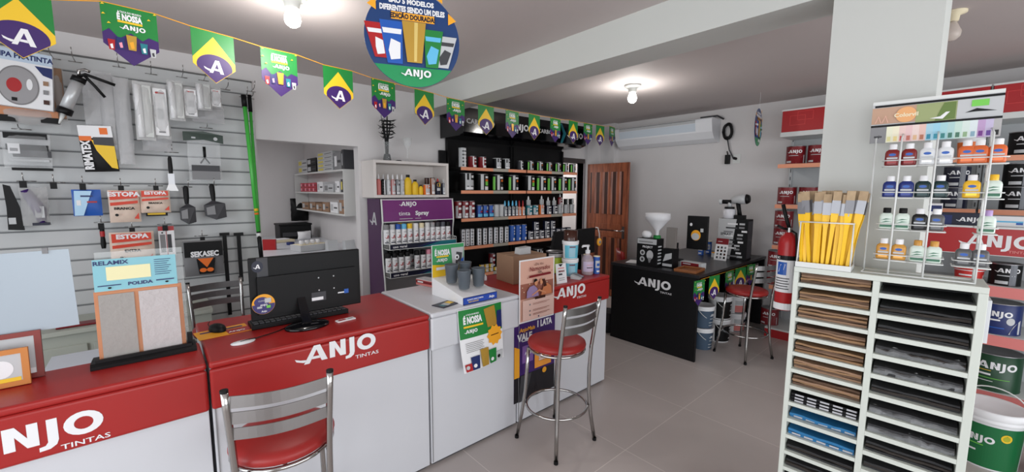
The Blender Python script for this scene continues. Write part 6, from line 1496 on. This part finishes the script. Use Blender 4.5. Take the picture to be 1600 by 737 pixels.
def mkbr():
    t = thing('paint_brush', '', 'paint brush')
    b = MB(); vs = []
    prof_ = [(.0045, 0), (.006, .03), (.0062, .07), (.0075, .11), (.012, .135), (.0125, .15)]
    for w_, z in prof_: vs += [(-w_, -.003, z), (w_, -.003, z), (w_, .003, z), (-w_, .003, z)]
    n = len(prof_); b.add(vs, [(4*i+a_, 4*i+(a_+1) % 4, 4*i+4+(a_+1) % 4, 4*i+4+a_) for i in range(n-1) for a_ in range(4)]+[(3, 2, 1, 0)], BRY); b.build('wooden_handle', t)
    b = MB(); b.prism([(-.014, -.005, .148), (.014, -.005, .148), (.014, .005, .148), (-.014, .005, .148)], (0, 0, .034), mat('ferrule_metal', (128, 128, 132), .35, metal=.85)); b.build('ferrule', t)
    b = MB(); b.prism([(-.0135, -.0045, .182), (.0135, -.0045, .182), (.0135, .0045, .182), (-.0135, .0045, .182)], (0, 0, .024), BRS); b.build('bristles', t)
    return t
kbr = Kind(mkbr); rr = random.Random(77)
ztop_ = lp(1300, 303, .05)[1]-BZ
sc = ztop_/.206
rows_ = ['front', 'middle', 'back']
for r_ in range(3):
    nb = 11
    for i in range(nb):
        x = .018+(hw-.036)*i/(nb-1)+rr.uniform(-.003, .003)
        o = kbr.place(lw(x, .022+.034*r_, BZ+.0055), SRZ, 'yellow handled brush, %s in the %s row of the brush holder' % (ORD[i], rows_[r_]), 'yellow brushes in the wire holder', scale=(1, 1, sc*rr.uniform(.97, 1.03)))
        ln = (i-(nb-1)/2)/nb*.28+rr.uniform(-.05, .05)
        if i == 0: ln = max(ln, -.06)
        o.rotation_mode = 'QUATERNION'; o.rotation_quaternion = (Matrix.Rotation(SRZ, 3, 'Z') @ Matrix.Rotation(ln*.8, 3, 'Y') @ Matrix.Rotation(rr.uniform(-.04, .06), 3, 'X') @ Matrix.Rotation(rr.uniform(-.3, .3), 3, 'Z')).to_quaternion()
# ---- wire rack of dye bottles
FY = .060; CYD = .12
rk = thing('dye_rack', 'white wire counter rack for dye bottles with a colour chart header', 'rack', lw(0, 0, BZ), SRZ)
c00 = lp(1357, 228, CYD); c10 = lp(1561, 209, CYD); c01 = lp(1366, 161, CYD); c11 = lp(1574, 137, CYD)
cx0 = (c00[0]+c01[0])/2; cx1 = (c10[0]+c11[0])/2; cz0 = (c00[1]+c10[1])/2-BZ; cz1 = (c01[1]+c11[1])/2-BZ
cW, cH = cx1-cx0, cz1-cz0
b = MB(); b.box(cx0, cx1, CYD, CYD+.004, cz0, cz1, LGREY); p = Print(b, (cx0, CYD, cz0), (1, 0, 0), (0, 0, 1))
p.rect(0, cH*.93, cW, cH, WMET); p.rect(cW*.02, cH*.86, cW, cH*.91, BLK); p.rect(0, cH*.46, cW*.37, cH*.85, mat('chart_beige', (186, 150, 126), .5)); p.rect(cW*.37, cH*.42, cW*.68, cH*.85, mat('chart_olive', (150, 160, 110), .5)); p.rect(cW*.68, cH*.40, cW, cH*.85, LGREY); p.poly([(cW*.52, cH*.44), (cW*.67, cH*.46), (cW*.67, cH*.83), (cW*.58, cH*.83)], mat('chart_green', (96, 120, 56), .5))
p.poly([(cW*.48, cH*.50), (cW*.58, cH*.47), (cW*.63, cH*.62), (cW*.60, cH*.62), (cW*.56, cH*.53)], WPAPER); p.poly([(cW*.74, cH*.56), (cW*.82, cH*.64), (cW*.96, cH*.56), (cW*.82, cH*.57)], BLK); p.rect(cW*.78, cH*.68, cW*.90, cH*.82, LGREEN)
p.disc(cW*.29, cH*.64, cW*.085, cH*.18, mat('chart_peach', (226, 166, 110), .5), 24); p.text('Colorvil', cW*.29, cH*.64, cH*.09, CREAM, .03)
for x in (.06, .12): p.poly([(cW*(x-.03), cH*.48), (cW*x, cH*.66), (cW*(x+.03), cH*.48), (cW*(x+.02), cH*.48), (cW*x, cH*.62), (cW*(x-.02), cH*.48)], LV)
p.rect(0, cH*.38, cW, cH*.43, BLK); p.rect(0, 0, cW*.14, cH*.38, GREY); p.text('anjo', cW*.07, cH*.16, cH*.06, BLK, .03)
cols = [(226, 226, 200), (232, 226, 200), (226, 196, 190), (224, 190, 190), (228, 206, 200), (222, 186, 176), (160, 200, 216), (150, 200, 220), (160, 204, 210), (170, 204, 204), (190, 214, 204), (206, 220, 214), (210, 220, 222), (180, 150, 190), (186, 176, 204), (170, 168, 168)]
cols2 = [(216, 210, 150), (228, 208, 140), (190, 66, 66), (190, 110, 96), (220, 180, 140), (176, 110, 84), (40, 132, 160), (52, 140, 160), (56, 130, 130), (60, 116, 100), (70, 116, 96), (140, 170, 130), (130, 164, 180), (110, 48, 128), (96, 60, 140), (20, 20, 22)]
for i in range(16):
    xx = cW*(.14+.86*i/16); p.rect(xx, 0, cW*(.14+.86*(i+1)/16), cH*.38, mat('swatch_a%d' % i, cols[i], .5), False)
p.step()
for i in range(16):
    xx = cW*(.14+.86*i/16); p.rect(xx+cW*.01, cH*.03, xx+cW*.04, cH*.14, mat('swatch_b%d' % i, cols2[i], .5), False)
b.build('colour_chart', rk, label='printed colour chart header')
vx_ = [lp(1401, 300, FY-.0)[0], lp(1456, 300, FY)[0], lp(1540, 300, FY)[0]]
b = MB()
for x in vx_: b.tube([(x, FY-.03, .004), (x, FY-.03, cz0+.005), (x, CYD-.004, cz0+.03)], .003, WMET, 6)
b.tube([(cx0+.02, CYD-.006, .004), (cx0+.02, CYD-.006, cz0+.02)], .0035, WMET, 6); b.tube([(cx1-.02, CYD-.006, .004), (cx1-.02, CYD-.006, cz0+.02)], .0035, WMET, 6)
for y in (FY-.03, CYD-.006): b.tube([(cx0+.02, y, .004), (cx1-.02, y, .004)], .003, WMET, 6)
for x in (cx0+.02, cx1-.02): b.tube([(x, FY-.03, .004), (x, CYD-.006, .004)], .003, WMET, 6)
b.build('wire_frame', rk)
def dye_bottle(body, cap, lab):
    def f():
        t = thing('dye_bottle', '', 'bottle')
        b = MB(); w_, d_, h_ = .021, .013, .062
        def ringp(sx, sy, z, n=16): return [(sx*math.copysign(abs(math.cos(a))**.5, math.cos(a)), sy*math.copysign(abs(math.sin(a))**.5, math.sin(a)), z) for a in [2*PI*(i+.5)/n for i in range(n)]]
        vs = []; lv = [(.92, .0), (1, .004), (1, .046), (.9, .054), (.5, .061), (.42, .064)]
        for k_, z in lv: vs += ringp(w_*k_, d_*k_, z)
        n = 16; b.add(vs, [(r_*n+i, r_*n+(i+1) % n, (r_+1)*n+(i+1) % n, (r_+1)*n+i) for r_ in range(5) for i in range(n)]+[tuple(range(n-1, -1, -1))], body, True)
        p = Print(b, (-w_, -d_, 0), (1, 0, 0), (0, 0, 1), base=.0008)
        if lab == 'green': p.rect(.004, .006, .038, .016, mat('bottle_green', (44, 104, 76), .4)); p.poly([(.006, .022), (.020, .030), (.036, .028), (.022, .026)], MATS['bottle_green']); p.poly([(.006, .032), (.020, .039), (.036, .037), (.022, .035)], MATS['bottle_green'])
        else: p.poly(ell(.021, .040, .010, .005, 14), BLUE); p.rect(.006, .024, .036, .030, LGREY); p.rect(.008, .008, .034, .018, mat('bottle_lab_'+body.name, tuple(min(255, int(255*(c**(1/2.2))*1.25)+14) for c in body.node_tree.nodes['Principled BSDF'].inputs[0].default_value[:3]), .4))
        b.build('bottle_body', t); b = MB(); b.lathe([(.0115, .060), (.0115, .078), (.010, .080), (0, .080)], cap, n=18); b.build('cap', t)
        return t
    return Kind(f)
D1 = mat('dye_red', (120, 30, 32), .3); D2 = mat('dye_white', (214, 216, 218), .3); D3 = mat('dye_orange', (206, 98, 48), .3); D4 = mat('dye_blue', (26, 42, 110), .3); D5 = mat('dye_green', (14, 42, 44), .3); D6 = mat('dye_yellow', (226, 176, 40), .3)
D7 = mat('dye_black', (18, 18, 20), .3); D8 = mat('dye_grey', (84, 84, 86), .3); D9 = mat('dye_mustard', (196, 142, 62), .3); DW = mat('dye_pale', (206, 218, 208), .3); LIC = mat('lilac_cap', (168, 140, 188), .4)
BK = {}
rowsb = [(258, [(1393, D1, WPAPER, 'b', 'dark red'), (1419, D1, WPAPER, 'b', 'dark red'), (1447, D2, WPAPER, 'b', 'white'), (1475, D2, WPAPER, 'b', 'white'), (1508, D3, WPAPER, 'b', 'orange'), (1528, D3, WPAPER, 'b', 'orange'), (1556, D3, WPAPER, 'b', 'orange')], 'top'),
         (310, [(1389, D4, WPAPER, 'b', 'blue'), (1414, D4, WPAPER, 'b', 'blue'), (1440, D5, WPAPER, 'b', 'dark green'), (1467, D5, WPAPER, 'b', 'dark green'), (1516, D6, WPAPER, 'b', 'yellow'), (1549, DW, D6, 'green', 'pale bottle with yellow cap')], 'second'),
         (361, [(1383, DW, BLK, 'green', 'pale bottle with black cap'), (1408, DW, BLK, 'green', 'pale bottle with black cap'), (1435, D7, WPAPER, 'b', 'black'), (1461, D8, WPAPER, 'b', 'dark grey'), (1540, DW, LIC, 'green', 'pale bottle with lilac cap')], 'third'),
         (411, [(1378, D9, WPAPER, 'b', 'mustard'), (1402, D9, WPAPER, 'b', 'mustard'), (1431, DW, D9, 'green', 'pale bottle with mustard cap'), (1457, DW, D9, 'green', 'pale bottle with mustard cap'), (1504, D8, WPAPER, 'b', 'grey'), (1530, D8, WPAPER, 'b', 'grey')], 'bottom')]
for v, lst, rn in rowsb:
    xs = [lp(u, v, FY)[0] for u, *_ in lst]; zz = sum(lp(u, v, FY)[1] for u, *_ in lst)/len(lst)-BZ
    zz = max(zz, .010)
    seen = {}
    for (u, m, cp, lab, nm), x in zip(lst, xs):
        key = (m.name, cp.name)
        if key not in BK: BK[key] = dye_bottle(m, cp, lab)
        seen[nm] = seen.get(nm, 0)+1; tot = sum(1 for q in lst if q[4] == nm)
        base = nm if 'bottle' in nm else nm+' dye bottle with white cap'
        where = (', %s' % (['left', 'right'] if tot == 2 else ['left', 'middle', 'right'])[seen[nm]-1]) if tot > 1 else ''
        BK[key].place(lw(x, FY, BZ+zz+.004), SRZ, '%s%s on the %s row of the wire rack' % (base, where, rn), 'dye bottles on the wire rack', scale=(1.02, 1, 1.0))
    for g0, g1 in ((0, 1), (2, 3), (4, len(lst)-1)):
        x0, x1 = xs[g0]-.026, xs[g1]+.026
        b = MB()
        for z_ in (zz, zz+.022): b.tube([(x0, CYD-.006, z_), (x0, FY-.018, z_), (x0+.012, FY-.024, z_), (x1-.012, FY-.024, z_), (x1, FY-.018, z_), (x1, CYD-.006, z_)], .0022, WMET, 5)
        for i in range(3): yy_ = FY-.012+.014*i; b.tube([(x0, yy_, zz), (x1, yy_, zz)], .0018, WMET, 5)
        b.build('wire_basket', rk)
# ================================================================ shelving on the far wall
GX = 5.35
LINE = mat('sign_line', (206, 60, 60), .4)
def wall_unit(label, ya, yb_, zs, header=True, logo_u=None):
    """front at GX facing -X, from y=ya (left as seen) to yb_ (right)"""
    t = thing('shelving_unit', label, 'shelving unit', (XR-.004, ya, 0), -PI/2)      # local x -> -Y, local y -> +X... front is local -y
    L = ya-yb_; D = -(XR-.004-GX)
    GYM = mat('unit_grey', (176, 178, 180), .5)
    b = MB(); b.box(0, L, -.02, -.001, .05, 2.55, GYM); b.build('back_panel', t)
    for x in (0, L-.03):
        b = MB(); b.box(x, x+.03, -.05, -.02, 0.12, 2.28, GYM)
        for k_ in range(24): b.box(x+.011, x+.019, -.052, -.050, .2+.09*k_, .24+.09*k_, DGREY)
        b.build('upright', t)
    for z in zs:
        b = MB(); b.box(.003, L-.003, D+.012, -.021, z-.03, z, WMET); s_ = b.build('shelf', t)
        b = MB(); b.box(.003, L-.003, D, D+.011, z-.045, z-.001, RAIL); b.build('price_rail', s_, label='orange price rail')
    b = MB(); b.box(0, L, D-.03, -.001, .0, .095, REDC); b.box(0, L, D-.03, -.001, .095, .115, WMET); b.build('base', t)
    if header:
        b = MB(); b.box(0, L, D+.02, -.021, 2.29, 2.34, WMET); b.box(.005, L-.005, D+.03, -.021, 2.34, 2.57, REDC); b.box(0, L, D+.02, -.021, 2.57, 2.585, WMET)
        p = Print(b, (0, D+.03, 2.34), (1, 0, 0), (0, 0, 1))
        for (x, z, w_, h_) in ((.08, .07, .14, .10), (.15, .12, .14, .09)):
            for (a0, c0, a1, c1) in ((x, z, x+w_, z+.004), (x, z+h_, x+w_, z+h_+.004), (x, z, x+.004, z+h_), (x+w_, z, x+w_+.004, z+h_)): p.rect(a0, c0, a1, c1, LINE, False)
        p.step()
        if L > .8: p.logo(.44, .09, .085, WPAPER)
        b.build('header', t, label='red header board with line pattern')
    return t
ZG = [1.99, 1.54, 1.075, .605]
wall_unit('far wall shelving unit seen left of the column behind the fire extinguisher', 1.56, .66, ZG)
wall_unit('far wall shelving unit mostly hidden by the column and the dye rack', .65, .03, ZG[:2])
wall_unit('far wall shelving unit at the right edge of the picture', .02, -.88, ZG[:2])
def d_red(p, r, h): p.logo(-.55*r, .60*h, .17*h, WPAPER); p.rect(-.5*r, .44*h, .5*r, .47*h, LGREY); p.poly([(.3*r, .05*h), (1.2*r, .05*h), (1.2*r, .5*h), (.9*r, .4*h)], LGREY); p.rect(-.8*r, .06*h, -.2*r, .16*h, LGREY)
KRG = make_can('paint_can', 'paint can', .092, .195, DRED, d_red); 
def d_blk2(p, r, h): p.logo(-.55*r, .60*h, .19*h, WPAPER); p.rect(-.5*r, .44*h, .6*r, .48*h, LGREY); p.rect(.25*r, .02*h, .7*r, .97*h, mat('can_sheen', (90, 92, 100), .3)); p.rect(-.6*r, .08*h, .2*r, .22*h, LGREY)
KBG = make_can('paint_can', 'paint can', .088, .19, BLK, d_blk2); KNG = make_can('paint_can', 'paint can', .085, .185, DNAVY, d_blk2)
KNAV = make_can('paint_can', 'paint can', .112, .215, NAVY, lambda p, r, h: (p.logo(-.7*r, .58*h, .17*h, WPAPER), p.rect(-.7*r, .44*h, .1*r, .49*h, WPAPER), p.rect(-.7*r, .2*h, .3*r, .23*h, BLUE), p.disc(.55*r, .45*h, .2*r, .12*h, LGREY, 14), p.poly([(.5*r, .04*h), (1.1*r, .04*h), (1.1*r, .5*h), (.7*r, .3*h)], LGREY)))
KGRN = make_can('paint_can', 'paint can', .132, .262, mat('deep_green', (16, 62, 36), .4), lambda p, r, h: (p.logo(-.65*r, .60*h, .19*h, WPAPER), p.rect(-.7*r, .54*h, -.1*r, .555*h, YEL), p.rect(-.7*r, .42*h, -.1*r, .47*h, WPAPER), p.rect(-.7*r, .34*h, .6*r, .355*h, LGREEN), p.rect(-.7*r, .26*h, .0, .275*h, WPAPER), p.rect(-1.1*r, .1*h, -.8*r, .22*h, LGREY)))
def gput(kind, u, z, lab, gx=GX+.13, g=None):
    y = at(u, 300, x=gx).y; return kind.place((gx, y, z+.0015), -PI/2, lab, g)
gput(KRG, 1239, ZG[0], 'dark red gallon can, left of two on the top shelf behind the column', g='red gallon cans on the far wall shelves'); gput(KRG, 1273, ZG[0], 'dark red gallon can, right of two on the top shelf beside the column', g='red gallon cans on the far wall shelves')
gput(KRG, 1230, ZG[1], 'dark red gallon can, left of two on the second shelf above the extinguisher', g='red gallon cans on the far wall shelves'); gput(KRG, 1264, ZG[1], 'dark red gallon can, right of two on the second shelf behind the brushes', g='red gallon cans on the far wall shelves')
for z_, n_ in ((ZG[2], 'lower'), (ZG[2]+.197, 'upper')): gput(KRG, 1228, z_, 'dark red gallon can, %s of the stack behind the extinguisher top' % n_, g='red gallon cans on the far wall shelves')
for z_, n_ in ((ZG[3], 'lower'), (ZG[3]+.197, 'upper')): gput(KRG, 1222, z_, 'dark red gallon can, %s of the stack on the lowest shelf behind the extinguisher' % n_, g='red gallon cans on the far wall shelves')
gput(KRG, 1217, .115, 'dark red gallon can standing on the red shelf base near the floor', g='red gallon cans on the far wall shelves')
gput(KBG, 1590, ZG[0], 'black gallon can on the upper shelf at the right edge', g='black gallon cans at the right')
gput(KBG, 1588, ZG[1], 'black gallon can, lower of the stack on the second shelf at the right edge', g='black gallon cans at the right'); gput(KBG, 1588, ZG[1]+.192, 'black gallon can, upper of the stack on the second shelf at the right edge', g='black gallon cans at the right')
gput(KNG, 1492, ZG[1], 'navy gallon can, lower of the stack seen through the dye rack', g='navy gallon cans'); gput(KNG, 1492, ZG[1]+.187, 'navy gallon can, upper of the stack seen through the dye rack', g='navy gallon cans')
KOR = bucket('', .085, .17, WPAPER, lambda p, r, h: (p.rect(-1.3*r, .04*h, 1.3*r, .76*h, ORANGE), p.rect(-.8*r, .34*h, .8*r, .44*h, WPAPER), p.rect(-.8*r, .08*h, .8*r, .2*h, REDC)), handle=False)
gput(KOR, 1507, ZG[0], 'orange and white paint bucket on the upper shelf seen through the dye rack')
# ---- low display shelving nearer the camera on the right
LX = 4.30
lu = thing('display_unit', 'low red and white display shelving with a red sign board right of the sorter', 'shelving unit', (LX+.45, .62, 0), -PI/2)
L = 1.75; D = -.45
b = MB(); b.box(0, L, -.02, -.001, .05, 1.42, LGREY); b.build('back_panel', lu)
zlo = [at(1575, 449, x=LX).z, at(1575, 527, x=LX).z, at(1570, 618, x=LX).z]
zsT = at(1500, 352, x=LX).z; zsB = at(1500, 395, x=LX).z
b = MB(); b.box(0, L, D, -.021, zsT-.012, zsT, WMET); b.build('top_shelf', lu)
b = MB(); b.box(0, L, D, D+.015, zsB, zsT-.013, REDC); p = Print(b, (0, D, zsB), (1, 0, 0), (0, 0, 1)); H_ = zsT-.013-zsB
lh = .082; lx_ = .62-at(1542, 380, x=LX).y-1.12*lh*1.1; lz_ = at(1552, 386, x=LX).z-zsB
p.logo(lx_, lz_, lh, WPAPER, sx=1.1); p.text('TINTAS', lx_+3.0*lh, lz_-.3*lh, lh*.2, PKT, .02, sx=1.2); p.rect(0, 0, L, .004, WMET); b.build('sign_board', lu, label='red sign board with large white logo')
for z in zlo:
    b = MB(); b.box(.003, L-.003, D+.012, -.021, z-.03, z, WMET); s_ = b.build('shelf', lu); b = MB(); b.box(.003, L-.003, D, D+.011, z-.075, z-.002, PINKSH); b.build('price_rail', s_, label='pink price rail')
for x in (0, L-.02): b = MB(); b.box(x, x+.02, D+.02, -.021, 0, zsT-.02, LGREY); b.build('side_panel', lu)
def lput(kind, u, z, lab, dx=.15): return gput(kind, u, z, lab, LX+dx)
KRW = bucket('', .078, .105, WPAPER, lambda p, r, h: (p.rect(-1.3*r, .04*h, 1.3*r, .74*h, mat('bucket_red', (196, 50, 46), .4)), p.rect(-.7*r, .4*h, .3*r, .5*h, WPAPER), p.poly([(.4*r, .04*h), (1.2*r, .04*h), (1.2*r, .5*h)], WPAPER)), mat('lid_red', (200, 56, 50), .4), False)
lput(KRW, 1530, zlo[0], 'small red and white bucket, lower of the stack under the red sign', .12); lput(KRW, 1530, zlo[0]+.108, 'small red and white bucket, upper of the stack under the red sign', .12)
KBS = make_can('paint_can', 'paint can', .075, .15, BLK, d_blk2)
lput(KBS, 1588, zlo[0], 'black paint can on the shelf under the red sign at the right edge', .12)
lput(KNAV, 1585, zlo[1], 'large navy blue paint can on the middle shelf of the low display unit', .14)
lput(KGRN, 1590, zlo[2], 'large dark green paint can on the lowest shelf of the low display unit', .155)
def lbox(name, lab, cat, u, w_, d_, h_, draw, m):
    y = at(u, 345, x=LX+.12).y; b = MB(); b.box(-w_/2, w_/2, -d_/2, d_/2, 0, h_, m); draw(Print(b, (-w_/2, -d_/2, 0), (1, 0, 0), (0, 0, 1)), w_, h_)
    tag(b.build(name, bevel=.002), lab, cat, loc=(LX+.12, y, zsT+.001), rz=-PI/2)
lbox('flat_pack', 'black and navy pack on top of the red sign board', 'package', 1505, .22, .10, .085, lambda p, w_, h: (p.logo(w_*.4, h*.3, h*.35, WPAPER), p.rect(0, 0, w_*.25, h*.8, NAVY)), DNAVY)
lbox('tube_box', 'white tube shaped box with pale blue print on top of the red sign board', 'box', 1577, .15, .06, .07, lambda p, w_, h: (p.rect(w_*.1, h*.4, w_*.9, h*.55, LBLUE), p.rect(w_*.7, h*.2, w_*.9, h*.4, BLUE)), WPAPER)
lbox('white_box', 'white and navy box on top of the red sign board at its left', 'box', 1452, .12, .10, .15, lambda p, w_, h: (p.rect(0, h*.6, w_, h*.9, NAVY), p.rect(w_*.1, h*.2, w_*.8, h*.3, GREY)), WPAPER)
# large white buckets on the floor
def d_green(p, r, h): p.rect(-1.35*r, .03*h, 1.35*r, .76*h, mat('bucket_green', (22, 104, 58), .4)); p.logo(-.75*r, .46*h, .11*h, WPAPER); p.disc(.62*r, .60*h, .17*r, .07*h, YEL, 20); p.disc(.62*r, .60*h, .11*r, .045*h, mat('seal_olive', (170, 170, 40), .4), 16); p.rect(-.6*r, .28*h, -.2*r, .31*h, WPAPER); p.rect(-.6*r, .40*h, .0, .415*h, LGREEN)
KBIG = bucket('', .155, .37, WPAPER, d_green, WPAPER, False, True)
q = at(1550, 640, z=.37)
KBIG.place((q.x+.10, q.y-.0, .001), -PI/2-.12, 'large white bucket with green label on the floor right of the sorter')
bb_ = KBIG.place((q.x+.10, q.y-.345, .001), -PI/2+.1, 'large white bucket with green label at the right edge of the picture')
# ---- fire extinguisher bracketed to the left face of the column
ex, ey = 2.40, .626
fe = thing('fire_extinguisher', 'small red fire extinguisher with white label bracketed to the column left of the sorter', 'fire extinguisher', (ex, ey, 0), -PI/2)
Z0 = 1.085; R_ = .043; Zt = at(1230, 366, x=ex).z
b = MB(); b.box(-(ey-.509), -.030, -.012, .012, 1.20, 1.24, STEEL) if False else b.box(.030, ey-.5085, -.012, .012, 1.20, 1.24, STEEL); b.box(.030, ey-.5085, -.012, .012, 1.36, 1.39, STEEL); b.build('bracket', fe)
b = MB(); b.lathe([(R_*.9, Z0), (R_, Z0+.01), (R_, Zt-.04), (R_*.85, Zt-.015), (R_*.5, Zt+.005), (.012, Zt+.012)], REDC, n=32)
p = cprint(b, R_); H_ = Zt-Z0; z = lambda v: at(1230, v, x=ex).z
p.rect(-.062, z(455), .062, z(398), WPAPER); p.rect(-.062, z(405), .062, z(398), BLK); p.rect(-.030, z(428), .012, z(408), BLUE); p.poly([(-.024, z(424)), (0, z(420)), (.006, z(411)), (-.015, z(412))], WPAPER); p.text('BC', -.028, z(401.5), .010, WPAPER, .03)
for i in range(5): p.rect(-.036, z(434+4*i), .026-.005*(i % 2), z(432.6+4*i), DGREY, False)
p.step(); p.rect(-.062, z(482), .062, z(472), WPAPER); b.build('cylinder', fe)
b = MB(); b.lathe([(.012, Zt+.01), (.012, Zt+.035)], STEEL, n=16); b.tube([(0, 0, Zt+.03), (-.008, -.008, Zt+.06), (-.018, -.016, Zt+.10), (-.030, -.02, Zt+.15)], .009, BLK, 8); b.tube([(0, 0, Zt+.025), (-.02, -.02, Zt+.03), (-.045, -.03, Zt+.045)], .006, BLK, 8); b.build('valve_handle', fe)
b = MB(); b.tube([(.01, 0, Zt+.02), (.035, -.02, Zt+.01), (.045, -.025, Zt-.08), (.042, -.02, Zt-.2)], .005, BLK, 8); b.build('hose', fe)
